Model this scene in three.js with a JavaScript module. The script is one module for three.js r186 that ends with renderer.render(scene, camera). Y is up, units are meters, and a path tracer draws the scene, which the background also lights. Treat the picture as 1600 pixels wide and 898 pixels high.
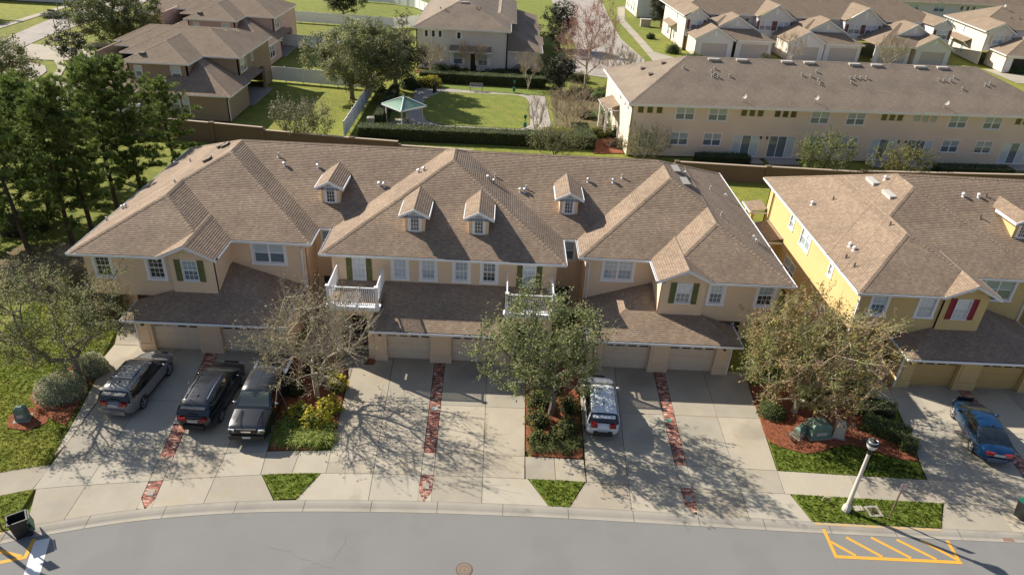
import * as THREE from 'three';
import { mergeVertices, toCreasedNormals } from 'three/addons/utils/BufferGeometryUtils.js';

// ---------- camera, sky, sun, exposure ----------
const scene = new THREE.Scene();
const camera = new THREE.PerspectiveCamera(44.08, 1024 / 574, 0.5, 3000);
camera.position.set(0, 25.5, 0);
camera.rotation.order = 'YXZ';
camera.rotation.set(-0.52685, -0.02463, 0.05739);
const renderer = new THREE.WebGLRenderer({ antialias: true });
renderer.toneMapping = THREE.LinearToneMapping;
renderer.toneMappingExposure = 1.5;
renderer.shadowMap.enabled = true;
const SUN_EL = 34.2 * Math.PI / 180, SUN_AZ = 29.3 * Math.PI / 180;
const sunDir = new THREE.Vector3(-Math.cos(SUN_AZ) * Math.cos(SUN_EL), Math.sin(SUN_EL), -Math.sin(SUN_AZ) * Math.cos(SUN_EL));
const sun = new THREE.DirectionalLight(new THREE.Color(1.0, 0.935, 0.82), 5.0);
sun.position.copy(sunDir).multiplyScalar(200).add(new THREE.Vector3(0, 0, -60));
sun.target.position.set(0, 0, -60);
sun.castShadow = true;
sun.shadow.mapSize.set(4096, 4096);
Object.assign(sun.shadow.camera, { left: -120, right: 120, top: 120, bottom: -120, near: 1, far: 500 });
scene.add(sun, sun.target);
{ // clear winter sky with a pale horizon
  const W = 256, H = 128, d = new Float32Array(W * H * 4), v = new THREE.Vector3();
  for (let j = 0; j < H; j++) for (let i = 0; i < W; i++) {
    const el = (j + 0.5) / H * Math.PI - Math.PI / 2, az = (i + 0.5) / W * 2 * Math.PI - Math.PI;
    v.set(Math.cos(el) * Math.cos(az), Math.sin(el), Math.cos(el) * Math.sin(az));
    const up = Math.max(0, v.y), t = Math.pow(1 - up, 3), c = Math.max(0, v.dot(sunDir)), g = 1.1 * Math.pow(c, 4) + 1.2 * Math.pow(c, 40);
    const k = v.y < 0 ? 0.6 : 1, o = (j * W + i) * 4;
    d[o] = k * (0.30 * (1 - t) + 0.90 * t + g * 1.0); d[o + 1] = k * (0.48 * (1 - t) + 0.96 * t + g * 0.92); d[o + 2] = k * (0.86 * (1 - t) + 1.08 * t + g * 0.8); d[o + 3] = 1;
  }
  const sky = new THREE.DataTexture(d, W, H, THREE.RGBAFormat, THREE.FloatType);
  sky.mapping = THREE.EquirectangularReflectionMapping; sky.magFilter = sky.minFilter = THREE.LinearFilter; sky.needsUpdate = true;
  scene.background = sky; scene.environment = sky; scene.backgroundIntensity = 0.27; scene.environmentIntensity = 0.27;
}

// ---------- helpers ----------
function rng(seed) { let a = seed >>> 0; return () => { a = (a + 0x6d2b79f5) | 0; let t = Math.imul(a ^ (a >>> 15), 1 | a); t = (t + Math.imul(t ^ (t >>> 7), 61 | t)) ^ t; return ((t ^ (t >>> 14)) >>> 0) / 4294967296; }; }
const R0 = rng(7);
const used = new Map();
function numbered(n) { const k = used.get(n) || 0; used.set(n, k + 1); return k ? n + '_' + String(k).padStart(3, '0') : n; }
function tag(o, label, category, group) { o.userData.label = label; if (category) o.userData.category = category; if (group) o.userData.group = group; return o; }
function thing(name, label, category, [x, y, z] = [0, 0, 0], turn = 0, group) {
  const o = new THREE.Group(); o.name = numbered(name); o.position.set(x, y, z); o.rotation.y = turn; scene.add(o);
  return tag(o, label, category, group);
}
function mesh(name, geo, mat, parent) {
  const m = new THREE.Mesh(geo, mat); m.name = parent ? name : numbered(name); m.castShadow = m.receiveShadow = true; (parent || scene).add(m); return m;
}
function struct(name, geo, mat) { const m = mesh(name, geo, mat); m.userData.kind = 'structure'; return m; }
const C3 = (r, g, b) => new THREE.Color().setRGB(r, g, b);
const lerp = (a, b, t) => a + (b - a) * t, clamp = (x, a, b) => Math.min(b, Math.max(a, x));

// triangle soup builder; uv in metres from the dominant axis
class MB {
  constructor(col) { this.p = []; this.u = []; this.c = col ? [] : null; this.col = [1, 1, 1]; }
  tri(a, b, c, ua, ub, uc) {
    this.p.push(...a, ...b, ...c);
    if (ua) this.u.push(...ua, ...ub, ...uc);
    else {
      const nx = Math.abs((b[1] - a[1]) * (c[2] - a[2]) - (b[2] - a[2]) * (c[1] - a[1])), ny = Math.abs((b[2] - a[2]) * (c[0] - a[0]) - (b[0] - a[0]) * (c[2] - a[2])), nz = Math.abs((b[0] - a[0]) * (c[1] - a[1]) - (b[1] - a[1]) * (c[0] - a[0]));
      for (const q of [a, b, c]) if (ny >= nx && ny >= nz) this.u.push(q[0], q[2]); else if (nx >= nz) this.u.push(q[2], q[1]); else this.u.push(q[0], q[1]);
    }
    if (this.c) for (let i = 0; i < 3; i++) this.c.push(...this.col);
    return this;
  }
  quad(a, b, c, d) { return this.tri(a, b, c).tri(a, c, d); }
  box(x0, x1, y0, y1, z0, z1) {
    const P = (x, y, z) => [x, y, z];
    this.quad(P(x0, y0, z1), P(x1, y0, z1), P(x1, y1, z1), P(x0, y1, z1)); this.quad(P(x1, y0, z0), P(x0, y0, z0), P(x0, y1, z0), P(x1, y1, z0));
    this.quad(P(x1, y0, z1), P(x1, y0, z0), P(x1, y1, z0), P(x1, y1, z1)); this.quad(P(x0, y0, z0), P(x0, y0, z1), P(x0, y1, z1), P(x0, y1, z0));
    this.quad(P(x0, y1, z1), P(x1, y1, z1), P(x1, y1, z0), P(x0, y1, z0)); this.quad(P(x0, y0, z0), P(x1, y0, z0), P(x1, y0, z1), P(x0, y0, z1));
    return this;
  }
  bar(a, b, w, h) { // square bar from a to b
    const d = new THREE.Vector3(b[0] - a[0], b[1] - a[1], b[2] - a[2]).normalize(), up = Math.abs(d.y) > 0.9 ? new THREE.Vector3(1, 0, 0) : new THREE.Vector3(0, 1, 0);
    const s = new THREE.Vector3().crossVectors(d, up).normalize().multiplyScalar(w / 2), t = new THREE.Vector3().crossVectors(s, d).normalize().multiplyScalar((h ?? w) / 2);
    const q = (p, i, j) => [p[0] + i * s.x + j * t.x, p[1] + i * s.y + j * t.y, p[2] + i * s.z + j * t.z];
    const A = [q(a, -1, -1), q(a, 1, -1), q(a, 1, 1), q(a, -1, 1)], B = [q(b, -1, -1), q(b, 1, -1), q(b, 1, 1), q(b, -1, 1)];
    for (let i = 0; i < 4; i++) { const j = (i + 1) % 4; this.quad(A[i], A[j], B[j], B[i]); }
    this.quad(A[3], A[2], A[1], A[0]); this.quad(B[0], B[1], B[2], B[3]); return this;
  }
  tube(a, b, r0, r1, n = 6) {
    const d = new THREE.Vector3(b[0] - a[0], b[1] - a[1], b[2] - a[2]).normalize(), up = Math.abs(d.y) > 0.9 ? new THREE.Vector3(1, 0, 0) : new THREE.Vector3(0, 1, 0);
    const s = new THREE.Vector3().crossVectors(d, up).normalize(), t = new THREE.Vector3().crossVectors(s, d).normalize();
    const q = (p, r, k) => { const c = Math.cos(k / n * 2 * Math.PI) * r, e = Math.sin(k / n * 2 * Math.PI) * r; return [p[0] + c * s.x + e * t.x, p[1] + c * s.y + e * t.y, p[2] + c * s.z + e * t.z]; };
    for (let k = 0; k < n; k++) this.quad(q(a, r0, k), q(b, r1, k), q(b, r1, k + 1), q(a, r0, k + 1));
    return this;
  }
  disc(c, r, n = 12, sx = 1) { for (let k = 0; k < n; k++) { const f = (i) => [c[0] + Math.cos(i / n * 6.2832) * r * sx, c[1], c[2] - Math.sin(i / n * 6.2832) * r]; this.tri(c, f(k), f(k + 1)); } return this; }
  poly(pts) { for (let i = 1; i < pts.length - 1; i++) this.tri(pts[0], pts[i], pts[i + 1]); return this; }
  geom(g, m) { const q = (g.index ? g.toNonIndexed() : g.clone()); if (m) q.applyMatrix4(m); const a = q.attributes.position.array; for (let i = 0; i < a.length; i += 9) this.tri([a[i], a[i + 1], a[i + 2]], [a[i + 3], a[i + 4], a[i + 5]], [a[i + 6], a[i + 7], a[i + 8]]); return this; }
  geo(smooth) {
    let g = new THREE.BufferGeometry();
    g.setAttribute('position', new THREE.BufferAttribute(new Float32Array(this.p), 3));
    g.setAttribute('uv', new THREE.BufferAttribute(new Float32Array(this.u), 2));
    if (this.c) g.setAttribute('color', new THREE.BufferAttribute(new Float32Array(this.c), 3));
    if (smooth) { g.deleteAttribute('uv'); g = toCreasedNormals(mergeVertices(g, 1e-4), smooth); g.setAttribute('uv', new THREE.BufferAttribute(new Float32Array(g.attributes.position.count * 2), 2)); } else g.computeVertexNormals();
    return g;
  }
  build(name, mat, parent) { return mesh(name, this.geo(), mat, parent); }
  get empty() { return !this.p.length; }
}

// ---------- procedural textures ----------
function noise2(seed, n) { // tileable value noise, n cells
  const r = rng(seed), g = new Float32Array(n * n).map(() => r());
  return (u, v) => { const x = u * n, y = v * n, i = Math.floor(x), j = Math.floor(y), a = x - i, b = y - j, s = a * a * (3 - 2 * a), t = b * b * (3 - 2 * b); const G = (p, q) => g[((q % n + n) % n) * n + ((p % n + n) % n)];
    return lerp(lerp(G(i, j), G(i + 1, j), s), lerp(G(i, j + 1), G(i + 1, j + 1), s), t); };
}
function fbm(seed, n, oct) { const L = []; for (let k = 0; k < oct; k++) L.push(noise2(seed + k * 13, n << k)); return (u, v) => { let s = 0, a = 0.5, w = 0; for (const f of L) { s += a * f(u, v); w += a; a *= 0.55; } return s / w; }; }
const enc = (c) => 255 * (c <= 0.0031308 ? 12.92 * c : 1.055 * Math.pow(clamp(c, 0, 1), 1 / 2.4) - 0.055);
function tex(n, size, fn, linear) {
  const d = new Uint8Array(n * n * 4);
  for (let j = 0; j < n; j++) for (let i = 0; i < n; i++) { const c = fn(i / n, j / n, i, j), o = (j * n + i) * 4; for (let k = 0; k < 3; k++) d[o + k] = linear ? 255 * clamp(c[k] ?? c[0], 0, 1) : enc(c[k]); d[o + 3] = 255; }
  const t = new THREE.DataTexture(d, n, n); t.magFilter = THREE.LinearFilter; t.minFilter = THREE.LinearMipmapLinearFilter; t.generateMipmaps = true;
  t.wrapS = t.wrapT = THREE.RepeatWrapping; if (!linear) t.colorSpace = THREE.SRGBColorSpace; t.repeat.set(1 / size, 1 / size); t.needsUpdate = true; return t;
}
const mix3 = (a, b, t) => [lerp(a[0], b[0], t), lerp(a[1], b[1], t), lerp(a[2], b[2], t)], mul3 = (a, k) => [a[0] * k, a[1] * k, a[2] * k];
const std = (o) => new THREE.MeshStandardMaterial({ side: THREE.DoubleSide, roughness: 0.9, ...o });
const phys = (o) => new THREE.MeshPhysicalMaterial({ side: THREE.DoubleSide, ...o });
const M = {};
{
  const fA = fbm(11, 4, 5), fB = fbm(23, 8, 4), fC = fbm(37, 3, 4), hs = rng(5);
  const asphaltT = tex(1024, 9, (u, v) => { const g = hs(), k = 0.86 + 0.16 * fA(u, v) + 0.10 * (g - 0.5) + (g > 0.985 ? 0.12 : 0) - (g < 0.015 ? 0.12 : 0); const st = clamp((fC(u, v) - 0.6) * 0.5, 0, 0.05); return mul3([0.232, 0.226, 0.214], k - st); });
  M.asphalt = std({ map: asphaltT, roughness: 0.93 });
  const conc = (base, seed) => { const a = fbm(seed, 3, 5), b = fbm(seed + 3, 12, 4), r = rng(seed); return tex(1024, 7.3, (u, v) => { const s = a(u, v), q = b(u, v), g = r(); let k = 0.84 + 0.28 * s + 0.16 * (q - 0.5) + 0.05 * (g - 0.5); const rust = clamp((b(v + 0.31, u) - 0.60) * 1.6, 0, 0.25); const dark = clamp((0.40 - a(v, u + 0.4)) * 1.2, 0, 0.16); k *= 1 - dark; return [base[0] * k, base[1] * k * (1 - 0.16 * rust), base[2] * k * (1 - 0.4 * rust)]; }); };
  M.concrete = std({ map: conc([0.415, 0.365, 0.285], 41), roughness: 0.9, vertexColors: true });
  M.curb = std({ map: conc([0.36, 0.325, 0.27], 57), roughness: 0.9 });
  M.path = std({ map: conc([0.40, 0.355, 0.31], 63), roughness: 0.95 });
  // asphalt shingles: courses of 0.144 m, tabs of mixed tone
  const sh = (cols, seed) => { const r = rng(seed), rows = 30, W = 1024, cell = []; for (let j = 0; j < rows; j++) { const row = []; let x = 0; while (x < W) { const w = 22 + r() * 40, c = cols[Math.floor(r() * cols.length)], k = 0.90 + 0.20 * r(); const q = mul3(c, k); for (let i = 0; i < w && x < W; i++, x++) row.push(q); } cell.push(row); }
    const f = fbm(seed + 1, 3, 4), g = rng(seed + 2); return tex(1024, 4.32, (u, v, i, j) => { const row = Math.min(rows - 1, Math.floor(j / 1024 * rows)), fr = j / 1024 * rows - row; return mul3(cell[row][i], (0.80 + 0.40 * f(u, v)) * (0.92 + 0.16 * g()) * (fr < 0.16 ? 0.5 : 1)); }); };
  const shT = sh([[0.305, 0.222, 0.155], [0.33, 0.236, 0.16], [0.28, 0.206, 0.15], [0.345, 0.255, 0.18], [0.30, 0.208, 0.142]], 71);
  M.shingle = std({ map: shT, roughness: 0.92 });
  const shB = sh([[0.29, 0.215, 0.15], [0.31, 0.232, 0.16], [0.275, 0.205, 0.147]], 83);
  M.shingleFar = std({ map: shB, roughness: 0.92 });
  M.shingleGrey = std({ map: sh([[0.30, 0.235, 0.175], [0.285, 0.225, 0.17], [0.315, 0.245, 0.183]], 89), roughness: 0.92 });
  const bump = tex(512, 1.6, ((f, g) => (u, v) => { const k = 0.6 * f(u, v) + 0.4 * g(); return [k, k, k]; })(fbm(91, 24, 4), rng(3)), true);
  const wear = (base, seed, amt = 0.14) => { const a = fbm(seed, 3, 5), b = noise2(seed + 9, 40); return tex(512, 5.1, (u, v) => mul3(base, 1 - amt / 2 + amt * a(u, v) + 0.04 * (b(u, v) - 0.5))); };
  const stucco = (base, seed) => std({ map: wear(base, seed), bumpMap: bump, bumpScale: 0.006, roughness: 0.95 });
  M.peach = stucco([0.82, 0.62, 0.425], 101); M.tan = stucco([0.60, 0.44, 0.27], 103); M.yellow = stucco([0.68, 0.50, 0.23], 105); M.rearTan = stucco([0.78, 0.655, 0.53], 107);
  M.brownWall = stucco([0.36, 0.27, 0.18], 109); M.pink = stucco([0.60, 0.42, 0.36], 111); M.olive = stucco([0.36, 0.29, 0.14], 113); M.greige = stucco([0.70, 0.655, 0.61], 115); M.creamW = stucco([0.74, 0.64, 0.53], 117); M.rowGrey = stucco([0.76, 0.735, 0.72], 119);
  M.masonry = stucco([0.165, 0.115, 0.08], 121); M.coping = std({ color: C3(0.46, 0.36, 0.28) });
  M.white = std({ color: C3(0.88, 0.88, 0.89), roughness: 0.5 }); M.trim = std({ map: wear([0.86, 0.87, 0.88], 131, 0.08), roughness: 0.6 }); M.vinyl = std({ map: wear([0.90, 0.90, 0.89], 133, 0.08), roughness: 0.5 });
  M.doorTan = std({ map: wear([0.76, 0.63, 0.48], 135, 0.06), roughness: 0.6 }); M.doorYellow = std({ map: wear([0.58, 0.40, 0.16], 137, 0.06), roughness: 0.6 }); M.doorFar = std({ color: C3(0.58, 0.52, 0.47), roughness: 0.6 });
  M.shutterGreen = std({ color: C3(0.15, 0.16, 0.045), roughness: 0.6 }); M.shutterRed = std({ color: C3(0.30, 0.02, 0.035), roughness: 0.6 }); M.shutterBrown = std({ color: C3(0.23, 0.1, 0.085), roughness: 0.7 });
  M.dark = std({ color: C3(0.02, 0.02, 0.02), roughness: 0.8 }); M.darkDoor = std({ color: C3(0.06, 0.045, 0.04), roughness: 0.6 }); M.bronze = std({ color: C3(0.05, 0.04, 0.035), roughness: 0.5, metalness: 0.4 });
  const pane = (r, g, b) => phys({ color: C3(r, g, b), roughness: 0.06, clearcoat: 1, clearcoatRoughness: 0.03 });
  M.paneBlind = pane(0.56, 0.65, 0.71); M.paneMid = pane(0.36, 0.45, 0.50); M.paneScreen = pane(0.15, 0.20, 0.245); M.paneDark = pane(0.035, 0.042, 0.045); M.paneGreen = pane(0.055, 0.06, 0.03);
  M.galv = std({ color: C3(0.62, 0.62, 0.62), roughness: 0.35, metalness: 0.7 }); M.ventGrey = std({ color: C3(0.30, 0.29, 0.27), roughness: 0.6 }); M.ventBrown = std({ color: C3(0.16, 0.12, 0.09), roughness: 0.7 }); M.ventLight = std({ color: C3(0.55, 0.52, 0.48), roughness: 0.5 });
  const gr = (seed, a, b, c) => { const f = fbm(seed, 6, 5), g = fbm(seed + 5, 40, 3), r = rng(seed); return tex(1024, 6.1, (u, v) => { const t = clamp(f(u, v) * 1.5 - 0.25, 0, 1), q = g(u, v), z = r(); return mul3(mix3(mix3(a, b, t), c, clamp(q * 2.4 - 1.3, 0, 0.7)), 0.62 + 0.5 * z + 0.35 * (q - 0.5)); }); };
  M.lawn = std({ map: gr(141, [0.15, 0.20, 0.022], [0.245, 0.255, 0.034], [0.33, 0.28, 0.07]), roughness: 1, vertexColors: true });
  M.turf = std({ map: gr(151, [0.14, 0.20, 0.024], [0.19, 0.24, 0.03], [0.22, 0.22, 0.045]), roughness: 1, vertexColors: true });
  const ml = fbm(161, 30, 4), mr = rng(8); M.mulch = std({ map: tex(512, 2.2, (u, v) => { const k = ml(u, v), z = mr(); return mul3(mix3([0.17, 0.045, 0.022], [0.36, 0.125, 0.055], clamp(k * 1.8 - 0.5, 0, 1)), 0.5 + 0.9 * z); }), roughness: 1 });
  const lt = fbm(171, 12, 4); M.litter = std({ map: tex(512, 4.7, (u, v) => { const k = lt(u, v), z = mr(); return mul3(mix3([0.20, 0.14, 0.075], [0.11, 0.12, 0.03], clamp(k * 2.4 - 0.8, 0, 1)), 0.55 + 0.7 * z); }), roughness: 1 });
  M.brick = std({ roughness: 0.9, vertexColors: true, map: tex(256, 0.9, ((f) => (u, v) => mul3([1, 1, 1], 0.78 + 0.4 * f(u, v)))(fbm(181, 12, 4))) });
  M.yellowPaint = std({ color: C3(0.72, 0.37, 0.045), roughness: 0.8 }); M.yellowWorn = std({ roughness: 0.9, map: tex(256, 1.3, ((f) => (u, v) => mix3([0.58, 0.36, 0.11], [0.42, 0.36, 0.26], clamp(f(u, v) * 2.6 - 0.9, 0, 1)))(fbm(187, 10, 4))) }); M.whitePaint = std({ color: C3(0.72, 0.71, 0.68), roughness: 0.8 });
  M.bark = std({ map: tex(256, 0.8, ((f) => (u, v) => mul3([0.215, 0.18, 0.145], 0.5 + 0.9 * f(u, v * 0.5)))(fbm(191, 16, 4))), roughness: 1 });
  M.barkPale = std({ color: C3(0.44, 0.37, 0.27), roughness: 1 }); M.barkDark = std({ color: C3(0.085, 0.065, 0.05), roughness: 1 });
  M.leaf = phys({ vertexColors: true, roughness: 0.75, transmission: 0.48, thickness: 0, specularIntensity: 0.4 });
  M.needle = phys({ vertexColors: true, roughness: 0.8, transmission: 0.35, thickness: 0, specularIntensity: 0.3 });
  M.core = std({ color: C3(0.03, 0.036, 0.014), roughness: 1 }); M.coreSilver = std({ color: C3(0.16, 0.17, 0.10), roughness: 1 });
  M.black = std({ color: C3(0.012, 0.012, 0.013), roughness: 0.6 }); M.rubber = std({ color: C3(0.018, 0.018, 0.018), roughness: 0.85 });
  M.postCream = std({ color: C3(0.60, 0.56, 0.49), roughness: 0.7 }); M.globe = phys({ color: C3(0.85, 0.85, 0.85), roughness: 0.25, transmission: 0.35, thickness: 0 });
  M.binBlack = std({ color: C3(0.022, 0.023, 0.024), roughness: 0.5 }); M.binGreen = std({ color: C3(0.01, 0.14, 0.075), roughness: 0.45 });
  M.utilGreen = std({ color: C3(0.17, 0.25, 0.19), roughness: 0.5 }); M.utilBeige = std({ color: C3(0.52, 0.46, 0.37), roughness: 0.6 }); M.roofGreen = std({ color: C3(0.20, 0.33, 0.245), roughness: 0.45, metalness: 0.2 });
  M.rust = std({ color: C3(0.16, 0.11, 0.08), roughness: 0.8, metalness: 0.3 }); M.cap = std({ color: C3(0.12, 0.28, 0.2), roughness: 0.7 }); M.capGrey = std({ color: C3(0.33, 0.40, 0.38), roughness: 0.7 });
}

// ---------- roofs: upper envelope of hip and gable solids, cut into shingle courses ----------
function clipPoly(P, f) { // keep f(p) >= 0
  const out = []; for (let i = 0; i < P.length; i++) { const a = P[i], b = P[(i + 1) % P.length], fa = f(a), fb = f(b); if (fa >= 0) out.push(a); if ((fa >= 0) !== (fb >= 0)) { const t = fa / (fa - fb); out.push([lerp(a[0], b[0], t), lerp(a[1], b[1], t)]); } } return out;
}
function area(P) { let s = 0; for (let i = 0; i < P.length; i++) { const a = P[i], b = P[(i + 1) % P.length]; s += a[0] * b[1] - a[1] * b[0]; } return s / 2; }
function subtract(list, Q) {
  if (Math.abs(area(Q)) < 1e-5) return list; if (area(Q) < 0) Q = Q.slice().reverse(); const out = [];
  for (let P of list) { for (let i = 0; i < Q.length && P.length > 2; i++) { const a = Q[i], b = Q[(i + 1) % Q.length], f = (p) => (b[0] - a[0]) * (p[1] - a[1]) - (b[1] - a[1]) * (p[0] - a[0]); const o = clipPoly(P, (p) => -f(p)); if (o.length > 2 && Math.abs(area(o)) > 1e-5) out.push(o); P = clipPoly(P, f); } }
  return out;
}
const insideP = (P, p) => { const s = Math.sign(area(P)); for (let i = 0; i < P.length; i++) { const a = P[i], b = P[(i + 1) % P.length]; if (s * ((b[0] - a[0]) * (p[1] - a[1]) - (b[1] - a[1]) * (p[0] - a[0])) < -1e-6) return false; } return true; };
// plane h = a + b x + c z ; face = {poly, pl, he}
function hip(x0, x1, z0, z1, he, p, g = '') { // z0 back (smaller) .. z1 front; g lists sides that are gables: 'l','r','b','f'
  const W = x1 - x0, D = z1 - z0, F = [], L = [], P = (poly, a, b, c) => F.push({ poly, pl: [a, b, c], he });
  if (W <= D) {
    const m = (x0 + x1) / 2, kb = g.includes('b') ? 0 : W / 2, kf = g.includes('f') ? 0 : W / 2, y = he + p * W / 2, rb = [m, z0 + kb], rf = [m, z1 - kf];
    P([[x0, z0], rb, rf, [x0, z1]], he - p * x0, p, 0); P([[x1, z0], rb, rf, [x1, z1]], he + p * x1, -p, 0);
    if (kf) P([[x0, z1], rf, [x1, z1]], he + p * z1, 0, -p); if (kb) P([[x0, z0], rb, [x1, z0]], he - p * z0, 0, p);
    L.push([[rb[0], y, rb[1]], [rf[0], y, rf[1]]]); if (kf) L.push([[x0, he, z1], [m, y, rf[1]]], [[x1, he, z1], [m, y, rf[1]]]); if (kb) L.push([[x0, he, z0], [m, y, rb[1]]], [[x1, he, z0], [m, y, rb[1]]]);
  } else {
    const m = (z0 + z1) / 2, kl = g.includes('l') ? 0 : D / 2, kr = g.includes('r') ? 0 : D / 2, y = he + p * D / 2, l = [x0 + kl, m], r = [x1 - kr, m];
    P([[x0, z1], l, r, [x1, z1]], he + p * z1, 0, -p); P([[x0, z0], l, r, [x1, z0]], he - p * z0, 0, p);
    if (kl) P([[x0, z0], l, [x0, z1]], he - p * x0, p, 0); if (kr) P([[x1, z0], r, [x1, z1]], he + p * x1, -p, 0);
    L.push([[l[0], y, m], [r[0], y, m]]); if (kl) L.push([[x0, he, z1], [l[0], y, m]], [[x0, he, z0], [l[0], y, m]]); if (kr) L.push([[x1, he, z1], [r[0], y, m]], [[x1, he, z0], [r[0], y, m]]);
  }
  return { faces: F, lines: L };
}
function slopeFace(poly, a, b, c, he) { return { faces: [{ poly, pl: [a, b, c], he }], lines: [] }; }
const hAt = (pl, p) => pl[0] + pl[1] * p[0] + pl[2] * p[1];
function shingleFace(mb, poly, pl, he, e = 0.144, t = 0.014) {
  const [a, b, c] = pl, g = Math.hypot(b, c), len = Math.hypot(1, g), n = [-b / len, 1 / len, -c / len], sinp = g / len, gx = b / g, gz = c / g, ex = -gz, ez = gx;
  let lo = 1e9, hi = -1e9; for (const p of poly) { const v = (hAt(pl, p) - he) / sinp; lo = Math.min(lo, v); hi = Math.max(hi, v); }
  const P3 = (p, o) => { const h = hAt(pl, p); return [p[0] + n[0] * o, h + n[1] * o, p[1] + n[2] * o]; }, UV = (p) => [p[0] * ex + p[1] * ez, (hAt(pl, p) - he) / sinp];
  for (let k = Math.floor(lo / e + 1e-4); k * e < hi - 1e-4; k++) {
    const v0 = k * e, v1 = v0 + e, vv = (p) => (hAt(pl, p) - he) / sinp; const S = clipPoly(clipPoly(poly, (p) => vv(p) - v0), (p) => v1 - vv(p)); if (S.length < 3 || Math.abs(area(S)) < 1e-5) continue;
    const Q = S.map((p) => P3(p, 0.004 + t * (1 - (vv(p) - v0) / e))), U = S.map(UV), ccw = area(S) < 0;
    for (let i = 1; i < S.length - 1; i++) ccw ? mb.tri(Q[0], Q[i], Q[i + 1], U[0], U[i], U[i + 1]) : mb.tri(Q[0], Q[i + 1], Q[i], U[0], U[i + 1], U[i]);
    for (let i = 0; i < S.length; i++) { const p = S[i], q = S[(i + 1) % S.length]; if (Math.abs(vv(p) - v0) < 1e-5 && Math.abs(vv(q) - v0) < 1e-5) { const A = P3(p, 0), B = P3(q, 0), a2 = Q[i], b2 = Q[(i + 1) % S.length], u = UV(p), w = UV(q), d = [0, -0.004]; mb.tri(A, B, b2, [u[0], u[1] - 0.004], [w[0], w[1] - 0.004], w); mb.tri(A, b2, a2, [u[0], u[1] - 0.004], w, u); } }
  }
}
function roofEnvelope(prims, parent, name, mat, opt = {}) {
  const mb = new MB(), eps = 1e-4;
  prims.forEach((A, i) => A.faces.forEach((f) => {
    let pieces = [f.poly];
    prims.forEach((B, j) => { if (i !== j) for (const g of B.faces) { const R = clipPoly(g.poly, (p) => hAt(g.pl, p) - hAt(f.pl, p) + (j < i ? eps : -eps)); if (R.length > 2) pieces = subtract(pieces, R); } });
    for (const P of pieces) if (opt.flat) { const s = area(P) < 0 ? P : P.slice().reverse(), gl = Math.hypot(f.pl[1], f.pl[2]), L = Math.hypot(1, gl) / gl, ex = -f.pl[2] / gl, ez = f.pl[1] / gl; for (let q = 1; q < s.length - 1; q++) { const V = [s[0], s[q], s[q + 1]]; mb.tri(...V.map((p) => [p[0], hAt(f.pl, p), p[1]]), ...V.map((p) => [p[0] * ex + p[1] * ez, (hAt(f.pl, p) - f.he) * L])); } } else shingleFace(mb, P, f.pl, f.he);
  }));
  const roof = mb.build(name, mat, parent);
  // ridge and hip caps, where they are not under another slope
  const top = (p) => { let h = -1e9; for (const B of prims) for (const g of B.faces) if (insideP(g.poly, p)) h = Math.max(h, hAt(g.pl, p)); return h; };
  const cap = new MB(), w = 0.17, st = opt.capStep || 0.26;
  for (const B of prims) for (const [a, b] of B.lines) {
    const L = Math.hypot(b[0] - a[0], b[1] - a[1], b[2] - a[2]); if (L < 0.05) continue; const n = Math.max(1, Math.round(L / st)), d = [(b[0] - a[0]) / L, (b[1] - a[1]) / L, (b[2] - a[2]) / L]; const hl = Math.hypot(d[0], d[2]), sx = -d[2] / hl, sz = d[0] / hl; const drop = Math.abs(d[1]) > 0.02 ? 0.055 : 0.083;
    for (let k = 0; k < n; k++) { const t0 = k / n, t1 = (k + 1) / n, m = (t0 + t1) / 2, q = [lerp(a[0], b[0], m), lerp(a[2], b[2], m)]; if (top(q) > lerp(a[1], b[1], m) + 0.02) continue;
      const P = (t, o, y) => [lerp(a[0], b[0], t) + sx * o, lerp(a[1], b[1], t) + y, lerp(a[2], b[2], t) + sz * o]; const y0 = 0.034, y1 = 0.022;
      cap.quad(P(t0, -w, y0 - drop), P(t0, 0, y0), P(t1, 0, y1), P(t1, -w, y1 - drop)); cap.quad(P(t0, 0, y0), P(t0, w, y0 - drop), P(t1, w, y1 - drop), P(t1, 0, y1)); cap.quad(P(t0, -w, y0 - drop - 0.02), P(t0, -w, y0 - drop), P(t0, 0, y0), P(t0, 0, y0 - 0.03)); cap.quad(P(t0, 0, y0 - 0.03), P(t0, 0, y0), P(t0, w, y0 - drop), P(t0, w, y0 - drop - 0.02)); }
  }
  if (!cap.empty) cap.build('ridge_cap', opt.capMat || mat, roof);
  return roof;
}
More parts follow.
